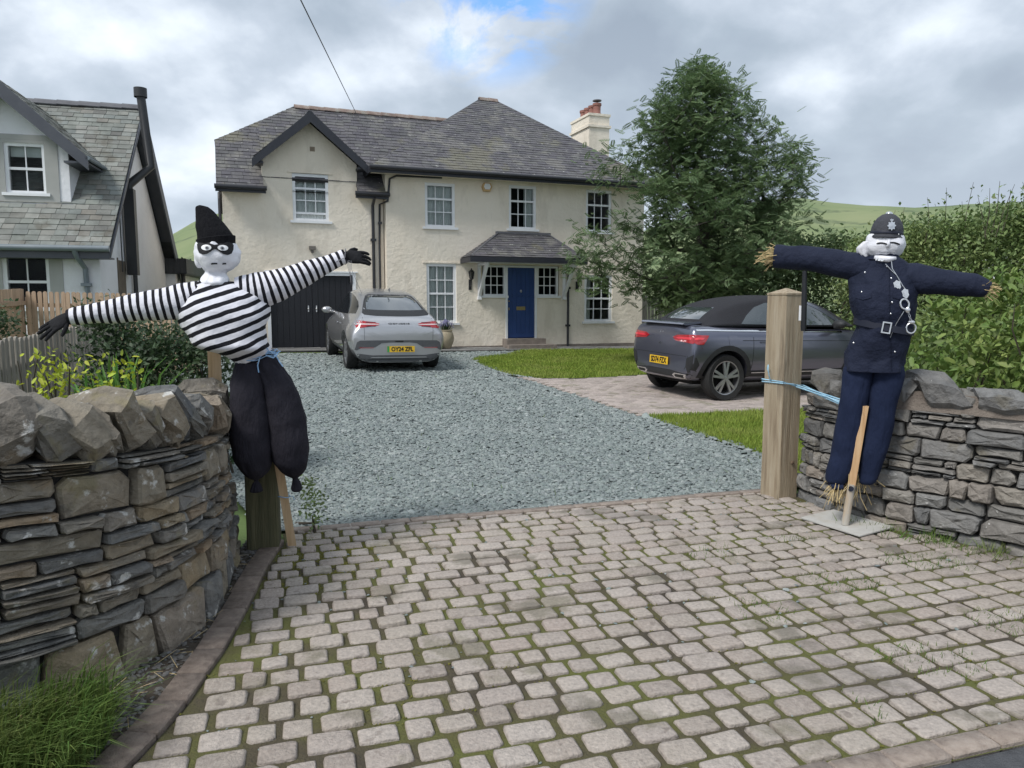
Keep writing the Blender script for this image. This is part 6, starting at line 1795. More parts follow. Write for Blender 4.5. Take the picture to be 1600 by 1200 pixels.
m = MB(); m.box((-.40, -.60, .22), (3.0, .60, .29)); m.build('underbody', M_well, cv)
# soft top
st = [S(.44, 1.0, 1.02, 1.05, 1.085, .5, .74, .72, .55), S(.54, 1.0, 1.02, 1.07, 1.17, .5, .765, .74, .55), S(.86, 1.0, 1.02, 1.10, 1.35, .5, .775, .75, .54), S(1.35, 1.0, 1.02, 1.10, 1.45, .5, .775, .76, .57), S(1.85, 1.0, 1.02, 1.08, 1.485, .5, .775, .76, .58), S(2.35, 1.0, 1.02, 1.07, 1.465, .5, .775, .76, .56), S(2.75, 1.0, 1.02, 1.06, 1.385, .5, .775, .76, .57), S(3.15, 1.0, 1.02, 1.05, 1.16, .5, .775, .755, .60), S(3.35, 1.0, 1.02, 1.04, 1.06, .5, .76, .74, .6)]
me = car_shell(st); finish(me, True, 50); top = obj('soft_top', me, M_soft, cv)
tb = BVHTree.FromPolygons([v.co.copy() for v in me.vertices], [tuple(p.vertices) for p in me.polygons])
patch(cv, tb, 'rear_screen', [(-.46, 1.13), (-.40, 1.30), (.40, 1.30), (.46, 1.13)], 'b', M_cglass2, .06, .006, .008)
patch(cv, tb, 'windscreen', [(2.22, -.5), (2.6, -.56), (2.6, .56), (2.22, .5)][::-1], 't', M_cglass, .08, .006, .008) if False else None
for sd, s in (('l', 1), ('r', -1)):
    q = lambda o: o if s > 0 else o[::-1]
    patch(cv, tb, 'quarter_window', q([(.30, 1.075), (.62, 1.07), (1.02, 1.065), (1.02, 1.375), (.84, 1.375), (.62, 1.31), (.45, 1.20)]), sd, M_cglass2, .06, .006, .008)
    patch(cv, tb, 'door_window', q([(1.06, 1.065), (1.7, 1.06), (2.18, 1.06), (2.0, 1.20), (1.72, 1.34), (1.5, 1.385), (1.06, 1.385)]), sd, M_cglass2, .06, .006, .008)
    patch(cv, tb, 'screen_pillar', q([(2.24, 1.06), (2.36, 1.06), (1.98, 1.29), (1.62, 1.42), (1.2, 1.465), (1.2, 1.44), (1.6, 1.385), (1.9, 1.255)]), sd, M_gunm, .06, .010, .01)
    patch(cv, pre, 'belt_trim', q([(-.50, .985), (.6, .972), (1.4, .962), (2.2, .952), (2.2, .975), (1.4, .985), (.6, .995), (-.50, 1.008)]), sd, M_chrome, .12, .010, .012)
    patch(cv, pre, 'tail_light', q([(-.60, .90), (-.52, .93), (-.33, .925), (-.38, .86), (-.43, .80), (-.52, .80), (-.60, .84)]), sd, M_red, .04, .010, .012)
    patch(cv, pre, 'tail_light_core', q([(-.58, .875), (-.50, .90), (-.41, .89), (-.44, .865), (-.50, .87), (-.58, .855)]), sd, M_white_l if False else material('lamp_glow_red', [(.75, .05, .07)], 5, .15, 0, coat=1.), .04, .014, .012)
    ya = [(s * .86, .935), (s * .45, .915), (s * .34, .88), (s * .42, .835), (s * .62, .825), (s * .84, .81)]
    patch(cv, pre, 'tail_light', ya[::s], 'b', M_red, .05, .010, .012)
    patch(cv, pre, 'tail_light_core', [(s * .80, .895), (s * .5, .89), (s * .42, .872), (s * .5, .862), (s * .8, .862)][::s], 'b', bpy.data.materials['lamp_glow_red'], .05, .014, .012)
    for xw in (0, 2.63):
        patch(cv, pre, 'wheel_arch_trim', q(arc(xw, .33, .386, .455, -.12, PI + .12)), sd, M_plast, .06, .006, .012)
    patch(cv, pre, 'sill_trim', q([(.42, .25), (2.22, .25), (2.2, .42), (.44, .42)]), sd, M_plast, .1, .006, .012)
    patch(cv, pre, 'sill_strip', q([(.46, .385), (2.18, .385), (2.18, .395), (.46, .395)]), sd, M_chrome, .1, .014, .008)
    patch(cv, pre, 'shut_line', q([(.44, .96), (.448, .96), (.448, .45), (.44, .45)]) , sd, M_plast, .08, .002, .003)
    patch(cv, pre, 'swage_line', q([(.25, .855), (2.3, .835), (2.3, .828), (.25, .846)]) , sd, M_plast, .08, .002, .003)
    m = MB(); m.box((.56, s * .90 - .006, .81), (.78, s * .90 + .03, .835)); m.build('door_handle', M_gunm, cv)
    m = MB(); m.ball((1.98, s * .965, 1.075), (.08, .12, .065), 16, 10); m.beam((2.02, s * .84, 1.03), (2.0, s * .92, 1.05), .06, .035); m.build('door_mirror', M_plast, cv, True, 0)
    ex_ = [(s * .66, .305), (s * .42, .305), (s * .36, .345), (s * .42, .375), (s * .70, .375)]
    patch(cv, pre, 'exhaust_trim', ex_[::s], 'b', M_chrome, .05, .012, .014)
    patch(cv, pre, 'exhaust_void', [(s * .63, .32), (s * .45, .32), (s * .42, .345), (s * .45, .36), (s * .65, .36)][::s], 'b', M_blk, .05, .016, .008)
    patch(cv, pre, 'bumper_vent', [(s * .86, .66), (s * .72, .60), (s * .70, .50), (s * .74, .40), (s * .82, .42)][::s], 'b', M_plast, .05, .008, .01)
    patch(cv, pre, 'bumper_vent', q([(-.59, .64), (-.53, .62), (-.47, .52), (-.50, .44), (-.59, .44)]), sd, M_plast, .05, .008, .01)
ff = [(.02 + .012, .80), (.05, .79), (.16, .79), (.18, .81), (.18, .90), (.16, .92), (.04, .92), (.02, .90)]
patch(cv, pre, 'fuel_flap', [(x - .02 + .0, z) for x, z in ff][::-1], 'r', M_gunm, .05, .004, .004)
patch(cv, pre, 'lower_bumper', [(-.76, .28), (-.82, .40), (-.66, .385), (-.3, .41), (.3, .41), (.66, .385), (.82, .40), (.76, .28)], 'b', M_plast, .05, .006, .01)
patch(cv, pre, 'boot_lip_line', [(-.70, .625), (.70, .625), (.70, .632), (-.70, .632)], 'b', M_plast, .05, .003, .004)
m = MB(); m.loft([[Vector((x - OX, y, z)) for x, z in ((.20, 1.05), (.15, 1.065), (.17, 1.085), (.44, 1.105), (.48, 1.08))] for y in (-.60, -.45, 0, .45, .60)]); m.build('boot_spoiler', M_gunm, cv, True, 50)
plate(cv, 'SD74 FZX', -OX + .134, -.0, .53, .52, .111, R(-2))
m = MB()
for r, t in ((.065, .006),):
    m.tube([(-OX + .175, r * math.cos(a), .895 + r * math.sin(a)) for a in (2 * PI * k / 28 for k in range(29))], t, 6, False)
for pts in ([(-.034, .05), (-.012, -.0)], [(.034, .05), (.012, -.0)], [(-.012, 0), (0, .022)], [(.012, 0), (0, .022)], [(-.05, .03), (-.024, -.048)], [(.05, .03), (.024, -.048)], [(-.024, -.048), (0, -.006)], [(.024, -.048), (0, -.006)]):
    m.tube([(-OX + .172, a, .895 + b) for a, b in pts], .0055, 5)
m.build('maker_emblem', M_chrome, cv)
tm = text_mesh('T-ROC', .034, 'boot_lettering', .001, .001); tm.transform(Matrix.Translation((-OX + .012, 0, .775)) @ Matrix.Rotation(-PI / 2, 4, 'Z') @ Matrix.Rotation(PI / 2, 4, 'X'))
for v in tm.vertices:
    h = pre.ray_cast(Vector((-3, v.co.y, v.co.z)), Vector((1, 0, 0)))[0]
    if h: v.co.x = h.x - .006
obj('boot_lettering', tm, M_chrome, cv)
HC = R(20.5)
f = Vector((math.cos(HC), math.sin(HC), 0)); s_ = Vector((-math.sin(HC), math.cos(HC), 0))
ra = Vector((3.157, 11.30, 0)) + s_ * .80 + f * .06
cv.scale = (1.03, 1.03, 1.09)
ground_pose(cv, ra.x, ra.y, HC, 2.63, 1.55)
# ------------------------------------------------------------------ trees, hedges, shrubs, fences and small things
def leaf_mat(name, cols, rnd=.3, hue=.015, trans=.3, scale=.9):
    return material(name, cols, scale, .6, 0, rnd=rnd, hue=hue, trans=trans, spec=.5)
M_rowan = leaf_mat('rowan_leaf', [(.095, .15, .065), (.13, .195, .085), (.175, .245, .11)], trans=.4)
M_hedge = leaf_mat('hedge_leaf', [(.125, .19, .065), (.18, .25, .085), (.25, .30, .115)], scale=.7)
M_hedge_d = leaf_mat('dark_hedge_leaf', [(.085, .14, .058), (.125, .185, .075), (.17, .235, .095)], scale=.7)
M_pale = leaf_mat('pale_shrub_leaf', [(.11, .18, .04), (.17, .25, .06), (.25, .31, .09)], rnd=.35, scale=2.)
M_lime = leaf_mat('lime_leaf', [(.36, .44, .03), (.48, .54, .05), (.58, .62, .09)], rnd=.2, scale=5)
M_box = leaf_mat('dark_shrub_leaf', [(.028, .055, .024), (.05, .085, .035), (.08, .115, .05)], scale=3)
M_blade2 = leaf_mat('strap_leaf', [(.07, .17, .03), (.12, .25, .045), (.18, .31, .07)], rnd=.25, scale=4)
M_bark = material('bark', [(.05, .045, .035), (.09, .08, .065)], 8, .9, .6, 40, stretch=(2, 2, .6))
M_twig = material('twig', [(.05, .04, .03), (.08, .065, .045)], 8, .9)
M_far = leaf_mat('far_leaf', [(.045, .075, .04), (.065, .10, .052)], scale=.2)

PINN_V, PINN_F = [], []
for i in range(6):
    x = .16 + i * .14; l = .24 * (1 - abs(i - 2.2) * .1)
    for s in (1, -1):
        b = len(PINN_V); PINN_V += [(x, 0, 0), (x + .0, s * l * .55, .02), (x + .10, s * l * 1.1, -.05), (x + .15, s * l * .5, .0)]
        PINN_F += [(b, b + 1, b + 2), (b, b + 2, b + 3)]
b = len(PINN_V); PINN_V += [(.92, 0, 0), (1.02, .045, .01), (1.2, 0, -.06), (1.02, -.045, .01)]; PINN_F += [(b, b + 1, b + 2), (b, b + 2, b + 3)]

def grow(base, trunk_pts, centres, rg, r0=.1, rmin=.006, bend=.25):
    """branches that join every twig end to the trunk; returns a mesh builder and the end positions"""
    nodes = [Vector(p) for p in trunk_pts]; par = [-1] + list(range(len(nodes) - 1)); ends = []
    cs = sorted([Vector(c) for c in centres], key=lambda c: (c - nodes[-1]).length)
    for c in cs:
        arr = np.array([tuple(q) for q in nodes]); d = np.linalg.norm(arr - np.array(c), axis=1)
        up = np.array([max(0, (q.z - c.z)) for q in nodes])
        i = int(np.argmin(d + up * .8))
        a = nodes[i]; n = max(1, int((c - a).length / .45)); last = i
        for k in range(1, n + 1):
            t = k / n; q = a.lerp(c, t) + Vector((rg.gauss(0, .03), rg.gauss(0, .03), rg.gauss(0, .03) + bend * t * (1 - t) * (c - a).length * .5)) * (1 if k < n else 0)
            nodes.append(q); par.append(last); last = len(nodes) - 1
        ends.append(last)
    w = [0.] * len(nodes)
    for e in ends: w[e] += 1
    for i in range(len(nodes) - 1, 0, -1):
        if par[i] >= 0: w[par[i]] += w[i]
    tot = max(w)
    rad = [max(rmin, r0 * (x / tot) ** .5) for x in w]
    m = MB()
    for i in range(1, len(nodes)):
        p = par[i]
        m.tube([nodes[p], nodes[i]], [rad[p] if p < len(trunk_pts) else min(rad[p], rad[i] * 1.5), rad[i]], 5 if rad[i] < .03 else 9, False)
    return m
def sprays(name, parent, centres, per, spread, size, mat, bv, bf, seed, droop=.6, outward=None, flat=(1, 1, 1), spread_z=.8, lab=None):
    r = np.random.default_rng(seed)
    c = np.array([tuple(q) for q in centres]); n = len(c) * per
    pos = np.repeat(c, per, 0) + r.normal(0, 1, (n, 3)) * np.array([spread, spread, spread * spread_z])
    sz = size * r.uniform(.6, 1.25, n)
    me = scatter_mesh(name, bv, bf, pos, rot_random(n, r, droop), np.stack([sz * flat[0], sz * flat[1], sz * flat[2]], 1))
    return obj(name, me, mat, parent)

# ---------------- the rowan on the lawn
tx, ty = 4.3, 17.0
tree = thing('rowan_tree', 'bushy green rowan tree on the lawn hiding the right end of the cream house', 'tree', (tx, ty, gz(tx, ty)))
rg = random.Random(12)
def radius(z):
    return float(np.interp(z, [1.25, 1.7, 2.4, 3.2, 4.2, 5.0, 5.6, 6.1, 6.5, 6.9, 7.25], [1.3, 2.2, 2.65, 2.75, 2.65, 2.35, 2.05, 1.7, 1.35, .85, .2]))
cen = []
while len(cen) < 720:
    z = rg.uniform(1.3, 7.1); a = rg.uniform(0, 2 * PI)
    R0 = radius(z) * (.80 + .42 * noise.noise(Vector((math.cos(a) * 1.5, math.sin(a) * 1.5, z * .9))) + .2 * noise.noise(Vector((math.cos(a) * 4, math.sin(a) * 4, z * 2.2))))
    k = math.sqrt(rg.uniform(.02, 1))
    if rg.random() > R0 / 2.7 + .05: continue
    p = Vector((math.cos(a) * R0 * k - .15, math.sin(a) * R0 * k, z))
    if noise.noise(p * .9 + Vector((5, 2, 1))) < -.08: continue
    cen.append(Vector((p.x * .95, p.y * .95, 1.2 + (p.z - 1.2) * .88)))
# a few leading shoots that break the outline
for a, z, r_ in ((.25, 4.9, 2.75), (.1, 5.15, 2.45), (.0, 4.35, 2.5), (-.2, 3.4, 2.45), (1.2, 6.2, 1.45), (.4, 6.35, 1.25), (2.6, 5.6, 1.8), (2.9, 6.0, 1.3), (3.3, 3.2, 2.75), (3.1, 2.3, 2.75), (3.2, 2.6, 2.9), (2.9, 4.6, 2.2), (1.5, 7.3, .25), (.8, 7.1, .35), (2.2, 7.15, .35), (3.3, 2.0, 2.5), (0., 2.4, 2.2), (3.0, 5.1, 2.2)):
    for k in range(3):
        q = .78 + .11 * k; cen.append(Vector((math.cos(a) * r_ * q - .15, math.sin(a) * r_ * q - (.3 if 2.5 < a < 3.6 and z < 3.4 else 0), 1.2 + (z - 1.2) * .9 - .12 + .06 * k + (1 - q) * -.3)))
trunk = [(.12, 0, -.1), (.10, 0, .6), (.06, .02, 1.2), (.0, 0, 1.9), (-.05, 0, 2.6), (0, .05, 3.2)]
grow(None, trunk, cen, rg, .115, .005).build('trunk', M_bark, tree, True, 0)
sprays('crown', tree, cen, 17, .165, .235, M_rowan, PINN_V, PINN_F, 3, .75)

# ---------------- hedges behind the car and the right wall
def hedge(name, label, cat, boxes, n, per, spread, size, mat, seed, sprigs=(), group=None, bv=LEAF_V, bf=LEAF_F, flat=(1, .55, .6), nscale=.9, twigs=True):
    """boxes: (x0, y0, x1, y1, half depth, z0, z1a, z1b) runs with a rounded, uneven top"""
    rg = random.Random(seed); tot = sum(math.hypot(b[2] - b[0], b[3] - b[1]) * (b[6] - b[5] + .3) for b in boxes)
    x0, y0 = boxes[0][0], boxes[0][1]; g = gz(x0, y0)
    t = thing(name, label, cat, (x0, y0, g), 0, group); cs = []
    for b in boxes:
        k = int(n * math.hypot(b[2] - b[0], b[3] - b[1]) * (b[6] - b[5] + .3) / tot); d = Vector((b[2] - b[0], b[3] - b[1], 0)); nn = Vector((-d.y, d.x, 0)).normalized()
        c = 0
        while c < k:
            u = rg.random(); h0 = b[6] + (b[7] - b[6]) * u; base = Vector((b[0], b[1], 0)) + d * u
            hh = h0 * (1 + .16 * noise.noise(Vector((base.x * nscale, base.y * nscale, seed)))) + .1 * noise.noise(Vector((base.x * 3, base.y * 3, seed)))
            f = rg.random(); z = b[5] + (hh - b[5]) * (1 - (1 - f) ** 1.3)
            w = b[4] * (1 - .55 * ((z - b[5]) / (hh - b[5])) ** 3) * (1 + .3 * noise.noise(Vector((base.x * 1.3, z * 1.5, seed + 3))))
            s = rg.choice([-1, -1, -1, 1]) * (1 - rg.random() ** 2 * .8)
            p = base + nn * w * s + Vector((0, 0, z)) - Vector((x0, y0, 0)); cs.append(p); c += 1
    m = MB()
    for k in range(0, len(cs), 9):
        p = cs[k]; q = Vector((p.x + rg.gauss(0, .1), p.y + rg.gauss(0, .1) + .2, max(0., p.z - rg.uniform(.5, 1.2)))); m.tube([q, p], [.012, .004], 4, False)
    ex = []
    for (x, y, z0, z1, ln) in sprigs:
        a = Vector((x - x0, y - y0, z0)); b_ = Vector((x - x0 + ln[0], y - y0 + ln[1], z1)); c_ = a.lerp(b_, .5) + Vector((rg.gauss(0, .04), 0, 0)); m.tube([a, c_, b_], [.008, .006, .003], 4, False)
        for k in range(int((z1 - z0) / .06)): ex.append(a.lerp(b_, k * .06 / (z1 - z0)) + Vector((rg.gauss(0, .05), rg.gauss(0, .05), 0)))
    m.build('stems', M_twig, t)['kind'] = 'stuff'
    o = sprays('foliage', t, cs, per, spread, size, mat, bv, bf, seed, 1.1, flat=flat); o['kind'] = 'stuff'
    if ex:
        o = sprays('sprig_leaves', t, ex, 2, .03, size * .9, mat, bv, bf, seed + 1, 1.2, flat=flat); o['kind'] = 'stuff'
    return t
rg = random.Random(8)
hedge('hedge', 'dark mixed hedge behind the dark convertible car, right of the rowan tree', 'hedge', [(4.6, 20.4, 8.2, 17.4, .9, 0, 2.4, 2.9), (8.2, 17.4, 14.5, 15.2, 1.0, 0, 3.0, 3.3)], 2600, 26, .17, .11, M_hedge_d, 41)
hedge('hedge', 'tall sunlit hedge with loose sprigs on top behind the policeman scarecrow', 'hedge', [(6.2, 13.6, 8.3, 12.0, .8, 0, 2.5, 2.95), (8.3, 12.0, 11.5, 9.5, .9, 0, 2.95, 2.9)], 3000, 26, .14, .085, M_hedge, 43,
      [(6.3 + .38 * k + rg.gauss(0, .1), 13.2 - .33 * k, 2.4, 2.75 + rg.uniform(.2, .9) * (1 if k % 3 else 1.25), (rg.gauss(.05, .12), 0)) for k in range(13)] + [(6.8 + rg.uniform(0, 3.5), 12.9 - rg.uniform(0, 2.8), 2.5, 3.1 + rg.uniform(0, .35), (rg.gauss(0, .12), 0)) for k in range(16)])
hedge('shrub', 'pale green broad leaved shrub spilling over the right wall coping', 'shrub', [(3.35, 5.75, 4.2, 5.2, .4, .3, 1.25, 1.6), (4.2, 5.2, 5.6, 5.4, .5, .3, 1.65, 1.9), (3.45, 5.05, 4.6, 4.75, .2, .85, 1.18, 1.35), (3.7, 6.8, 6.0, 6.4, .6, .2, 1.65, 2.0)], 720, 17, .10, .085, M_pale, 47, bv=LEAF6_V, bf=LEAF6_F, flat=(1, .52, .8),
      sprigs=[(3.9, 5.2, 1.3, 1.75, (.1, -.05)), (4.3, 5.1, 1.5, 1.95, (.05, 0)), (3.5, 5.1, 1.15, 1.5, (-.1, -.05)), (4.6, 5.2, 1.6, 2.1, (.1, 0))])
hedge('bush', 'dark leafy bush between the gate end of the right wall and the convertible', 'shrub', [(4.3, 8.6, 7.0, 7.6, .6, 0, 1.25, 1.75)], 500, 26, .13, .08, M_hedge, 51)
# ---------------- the left garden
hedge('shrub', 'dark evergreen shrub by the picket fence behind the burglar scarecrow', 'shrub', [(-3.5, 6.4, -2.45, 6.25, .4, .1, 1.30, 1.15)], 420, 30, .085, .05, M_box, 53)
hedge('shrub', 'lime yellow shrub just behind the left stone wall', 'shrub', [(-2.50, 3.9, -2.08, 4.0, .12, .6, 1.12, 1.17)], 60, 15, .045, .042, M_lime, 57, bv=LEAF6_V, bf=LEAF6_F, flat=(1, .5, .8), sprigs=[(-2.46, 3.9, .9, 1.24, (-.03, 0)), (-2.35, 3.9, .95, 1.19, (.02, 0)), (-2.16, 3.95, .95, 1.22, (.03, 0)), (-2.52, 3.85, .85, 1.2, (-.05, 0)), (-2.05, 3.95, .9, 1.13, (.05, 0))])
hedge('shrub', 'small lime yellow seedling at the far left behind the wall', 'shrub', [(-2.42, 3.16, -2.36, 3.18, .05, .8, 1.1, 1.1)], 9, 12, .028, .045, M_lime, 59, bv=LEAF6_V, bf=LEAF6_F, flat=(1, .5, .8)) 
hedge('shrub', 'grey green bush beyond the weathered picket fence by the white house window', 'shrub', [(-6.2, 8.3, -5.55, 8.2, .3, 0, 1.15, 1.25)], 160, 26, .09, .06, M_box, 61)
hedge('weed', 'leafy weed growing against the short mossy gate post', 'plant', [(-1.34, 4.72, -1.26, 4.74, .05, 0.02, .36, .22)], 15, 12, .035, .032, M_hedge, 63, bv=LEAF6_V, bf=LEAF6_F, flat=(1, .6, .8))
ip = thing('iris_plant', 'clump of tall bright green strap leaves behind the left wall', 'plant', (-2.62, 4.9, gz(-2.62, 4.9)))
m = MB(); rgp = random.Random(6)
for k in range(85):
    a = rgp.uniform(0, 2 * PI); b0 = Vector((rgp.gauss(0, .08), rgp.gauss(0, .06), .2)); h = rgp.uniform(.6, 1.02); sp_ = rgp.uniform(.05, .40); w = rgp.uniform(.010, .018)
    d = Vector((math.cos(a), math.sin(a) * .6, 0)); sd_ = Vector((-d.y, d.x, 0)).normalized() * w
    P = [b0, b0 + d * sp_ * .25 + Vector((0, 0, h * .5)), b0 + d * sp_ * .6 + Vector((0, 0, h * .85)), b0 + d * sp_ * 1.1 + Vector((0, 0, h * (.98 if rgp.random() < .7 else .8)))]
    vs = []
    for i, p in enumerate(P): q = sd_ * (1, 1, .75, .05)[i]; vs += [p - q, p + Vector((0, 0, -.0)) , p + q]
    vs = [v + (d * .004 if i % 3 == 1 else Vector()) for i, v in enumerate(vs)]
    m.add(vs, [(3 * i + j, 3 * i + j + 1, 3 * i + j + 4, 3 * i + j + 3) for i in range(3) for j in range(2)])
o = m.build('leaves', M_blade2, ip); o['kind'] = 'stuff'
# long grass clump at the foot of the left wall
gp = [(-1.92, 2.36), (-1.62, 2.62), (-1.47, 2.62), (-1.37, 2.36), (-1.38, 2.05), (-2.2, 2.0)]
x, y = scatter_pts(gp, 5200)
n = len(x); ln = rng.uniform(.09, .29, n)
bv = [(-.5, 0, 0), (.5, 0, 0), (.45, .12, .4), (-.45, .12, .4), (.32, .36, .72), (-.32, .36, .72), (0, .78, .86)]; bf = [(0, 1, 2), (0, 2, 3), (3, 2, 4), (3, 4, 5), (5, 4, 6)]
rot = np.zeros((n, 3, 3)); az = rng.normal(-1.9, .55, n); tl = rng.normal(.0, .22, n)
# blades lean out over the verge, away from the wall
ca, sa = np.cos(az), np.sin(az)
A = np.stack([np.stack([ca, -sa, 0 * ca], 1), np.stack([sa, ca, 0 * ca], 1), np.stack([0 * ca, 0 * ca, 1 + 0 * ca], 1)], 1)
cb, sb = np.cos(tl), np.sin(tl)
B = np.stack([np.stack([1 + 0 * cb, 0 * cb, 0 * cb], 1), np.stack([0 * cb, cb, -sb], 1), np.stack([0 * cb, sb, cb], 1)], 1)
me = scatter_mesh('grass_clump', bv, bf, np.stack([x, y, gz_np(x, y) + .0], 1), A @ B, np.stack([rng.uniform(.0035, .007, n), ln * rng.uniform(.5, 1.1, n), ln], 1))
tag(obj('grass_clump', me, M_wildgrass), 'long green grass clump drooping from the foot of the left wall', 'grass', kind='stuff')
# ---------------- distant trees between the houses
for (bx, by, h, w_, lb, sd_) in ((-21.5, 48, 2.6, 2.8, 'round dark tree beyond the gap between the two houses', 71), (-25.5, 52, 2.2, 2.4, 'low dark tree nearest the white house extension', 73), (-38, 90, 6.5, 6, 'far off dark tree at the foot of the left fell', 75), (-31, 95, 5.0, 6, 'broad far off tree below the green fell', 77)):
    t = thing('distant_tree', lb, 'tree', (bx, by, .3)); rgt = random.Random(sd_); cs = []
    for k in range(90):
        v = Vector((rgt.gauss(0, 1), rgt.gauss(0, 1), rgt.gauss(0, 1))).normalized() * rgt.uniform(.4, 1); cs.append(Vector((v.x * w_ / 2, v.y * w_ / 2, h * .58 + v.z * h * .42)))
    m = MB(); m.tube([(0, 0, -.5), (0, 0, h * .6)], [.12, .06], 7); m.build('trunk', M_bark, t)
    sprays('crown', t, cs, 30, h * .08, h * .07, M_far, LEAF_V, LEAF_F, sd_, 1.2, flat=(1, .7, .6))

# ---------------- picket fences
M_picket = material('weathered_picket', [(.17, .15, .125), (.26, .235, .20), (.33, .30, .26)], 7, .85, .4, 40, stretch=(5, 5, .4), rnd=.2, bstretch=(8, 8, .4))
M_picket2 = material('new_picket', [(.36, .245, .165), (.45, .32, .22), (.50, .37, .27)], 7, .8, .3, 40, stretch=(5, 5, .4), rnd=.12, bstretch=(8, 8, .4))
def fence(label, p, q, pitch, w, h, mat, round_top=True, rails=(.35, 1.0), seed=1, jit=.012, posts=2.0):
    rgf = random.Random(seed); p = Vector((*p, 0)); q = Vector((*q, 0)); d = (q - p); L = d.length; d.normalize(); a = math.atan2(d.y, d.x)
    t = thing('picket_fence', label, 'fence', (p.x, p.y, 0), a)
    base = lambda u: gz(*(p + d * u).xy)
    n = int(L / pitch); me = []
    for k in range(3):
        hw = w / 2; hh = h + rgf.uniform(-jit, jit)
        o = [(-hw, .02), (hw, .02), (hw, hh - hw * .9), (hw * .7, hh - hw * .25), (0, hh), (-hw * .7, hh - hw * .25), (-hw, hh - hw * .9)] if round_top else [(-hw, .02), (hw, .02), (hw, hh), (-hw, hh - .004)]
        m = MB(); m.prism(o, lambda u, v, dd: (u, dd, v), -.018, .0); M_ = m.mesh('picket'); M_.materials.append(mat); me.append(M_)
    for k in range(n):
        u = (k + .5) * pitch; obj('picket', rgf.choice(me), None, t, (u, 0, base(u) + rgf.gauss(0, jit * .6)), (0, rgf.gauss(0, .006), 0))
    for z in rails:
        m = MB(); m.beam((0, .022, z * h / 1.2 + base(0)), (L, .022, z * h / 1.2 + base(L)), .04, .07); m.build('rail', mat, t)
    k = 0
    while k <= L + .01:
        m = MB(); m.box((k - .04, .043, 0), (k + .04, .12, h * .93 + base(k))); m.build('fence_post', mat, t); k += posts
    return t
fence('weathered grey picket fence in the left garden by the dark shrub', (-3.55, 4.6), (-4.75, 9.0), .098, .07, 1.22, M_picket, True, (.3, .95), 3, .02)
fence('newer tan round topped picket fence in front of the white house', (-8.45, 13.0), (-5.6, 13.35), .092, .068, 1.42, M_picket2, True, (.4, 1.0), 5, .004)
fence('newer tan picket fence panel returning beside the white house window', (-8.5, 13.02), (-8.1, 11.6), .092, .085, 1.46, M_picket2, False, (.4, 1.0), 7, .004)
f0, f1 = hp(11.7, 1.4, 0), hp(16.5, 1.6, 0)
fence('brown picket fence joining the right end of the cream house behind the tree', (f0.x, f0.y), (f1.x, f1.y), .125, .105, 1.5, M_picket, True, (.4, 1.0), 9, .02)

# ---------------- pot of lavender, small planter, wire, far house
p = hp(5.36, -.66, 0); pot = thing('flower_pot', 'round stone coloured pot of purple lavender below the lower window', 'plant pot', (p.x, p.y, gz(p.x, p.y) + .03))
m = MB(); m.lathe([(.0, .0), (.13, .0), (.15, .03), (.21, .18), (.225, .28), (.20, .40), (.17, .45), (.19, .48), (.175, .49), (.15, .46), (.15, .40), (.0, .40)], 28); m.build('pot', material('stoneware', [(.30, .25, .17), (.40, .34, .24)], 6, .8, .2, 40), pot, True, 60)
M_lav = material('lavender_flower', [(.20, .19, .34), (.30, .29, .46)], 20, .8, 0, rnd=.2)
m = MB(); fl_ = MB(); rgp = random.Random(2)
for k in range(110):
    a = rgp.uniform(0, 2 * PI); r = rgp.uniform(0, .2) ; e = Vector((math.cos(a) * r * 1.15, math.sin(a) * r, .50 + rgp.uniform(.12, .26) - r * .35)); m.tube([(math.cos(a) * r * .4, math.sin(a) * r * .4, .42), e], .004, 4, False); fl_.ball(e, (.011, .011, .032), 5, 4)
m.build('stems', M_box, pot)['kind'] = 'stuff'; fl_.build('flowers', M_lav, pot)['kind'] = 'stuff'
p = hp(5.08, -.78, 0); sp2 = thing('planter', 'small green planter of white flowers beside the lavender pot', 'plant pot', (p.x, p.y, gz(p.x, p.y) + .03))
m = MB(); m.lathe([(.0, .0), (.10, .0), (.13, .2), (.14, .2), (.14, .22), (.12, .22), (.115, .18), (0, .18)], 20); m.build('pot', material('green_pot', [(.06, .10, .07), (.09, .13, .09)], 8, .7), sp2, True, 50)
cs = [Vector((rgp.gauss(0, .07), rgp.gauss(0, .07), .28 + rgp.uniform(0, .1))) for _ in range(14)]
o = sprays('leaves', sp2, cs, 10, .04, .05, M_hedge, LEAF_V, LEAF_F, 5, 1.2); o['kind'] = 'stuff'
m = MB()
for c in cs: m.ball(c + Vector((0, -.02, .04)), (.026, .026, .02), 6, 4)
m.build('flowers', M_white, sp2)['kind'] = 'stuff'
a = Vector((-4.36, 21.5, 6.80)); b_ = Vector((-2.44, 9.0, 4.99)); d = (b_ - a)
a2 = Vector((-4.36, 21.5, 6.8)); top = Vector((-1.2, 1.0, 4.35 + 1.2))
pts = []
for k in range(25):
    t = k / 24 * 1.9; q = a + d * t; q.z += .0; pts.append(q)
m = MB(); m.tube(pts, .008, 5); tag(m.build('overhead_cable', material('cable', [(.03, .03, .035)], 5, .6)), 'thin black overhead cable running to the roof of the cream house', 'cable')
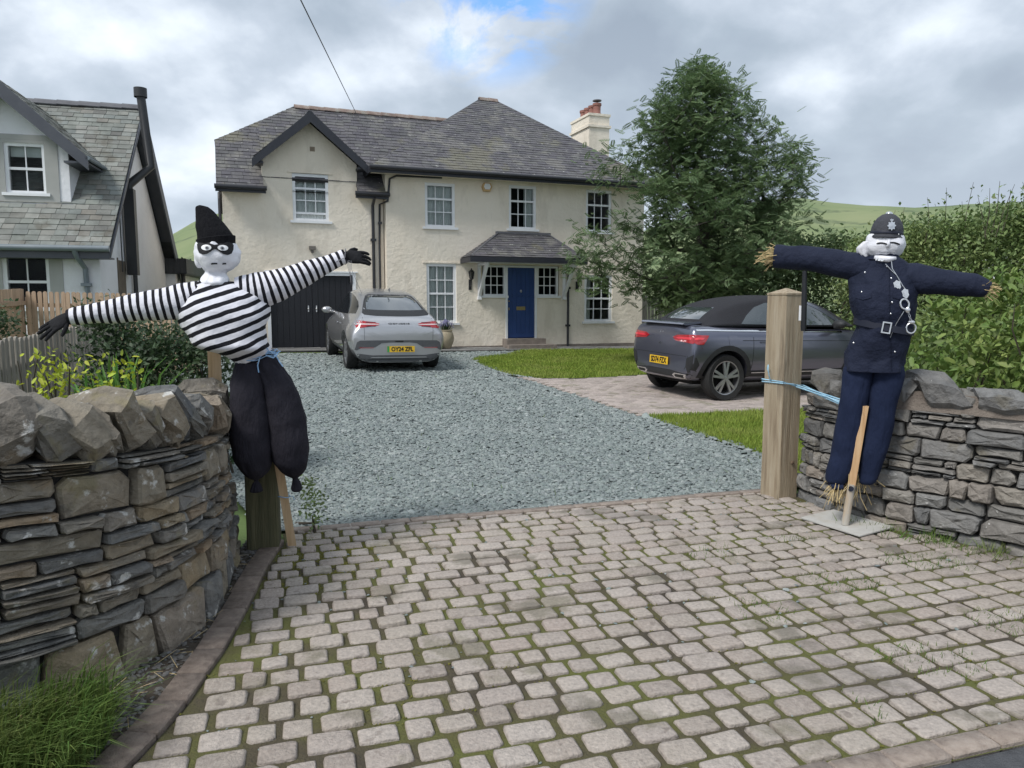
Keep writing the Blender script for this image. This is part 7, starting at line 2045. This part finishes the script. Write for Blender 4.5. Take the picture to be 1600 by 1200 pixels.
fh = thing('distant_house', 'small far off house with dark roof peeping over the hedge top', 'house', (33.4, 52, -.8), R(-10))
m = MB(); m.box((-3, -2, 0), (3, 2, 6.3)); m.build('wall', M_lw, fh)
m = MB(); m.prism([(-2.5, 6.3), (2.5, 6.3), (0, 7.6)], lambda u, v, dd: (dd, u, v), -3.3, 3.3); m.build('roof', M_deck, fh)
m = MB(); m.box((-.4, -.4, 7.2), (.4, .4, 8.7)); m.build('chimney', M_deck, fh)

# chips strayed onto the lawn edges and dead bits on the drive
bx, by = [], []
for poly_, i0, i1 in ((lawn_poly, 0, 3), (lawn_poly, 11, 14), (strip_poly, 0, 3), (strip_poly, 8, 9)):
    P = poly_ + poly_[:1]
    for i in range(i0, min(i1, len(poly_) - 1)):
        a_, b2 = P[i], P[i + 1]; c = int(math.hypot(b2[0] - a_[0], b2[1] - a_[1]) * 110); t_ = rng.uniform(0, 1, c)
        bx.append(a_[0] + (b2[0] - a_[0]) * t_ + rng.normal(0, .05, c)); by.append(a_[1] + (b2[1] - a_[1]) * t_ + rng.normal(0, .05, c))
chips('edge_chips', np.concatenate(bx), np.concatenate(by), .035, M_chip, 'slate chips strayed from the drive onto the lawn edges', .018)
x, y = scatter_pts(gravel_poly, 260)
grass('drive_weeds', [(q[0] * .98, q[1]) for q in gravel_poly], 0 + 420, .02, .06, M_wildgrass, 'scattered tiny weeds coming up through the gravel drive', .006, .01, .6, cat='weeds')
GROUPS = {'burglar_scarecrow': 'scarecrows tied up at the gateway', 'policeman_scarecrow': 'scarecrows tied up at the gateway', 'gate_post': 'timber posts of the gateway', 'dry_stone_wall': 'dry stone walls either side of the gateway',
          'parked_car': 'cars parked in front of the cream house', 'hedge': 'hedges on the right of the garden', 'picket_fence': 'picket fences', 'distant_tree': 'trees beyond the gap between the houses', 'flower_pot': 'plant pots by the house wall', 'planter': 'plant pots by the house wall'}
for o in SC.objects:
    k = o.name.split('.')[0]
    if o.parent is None and k in GROUPS: o['group'] = GROUPS[k]
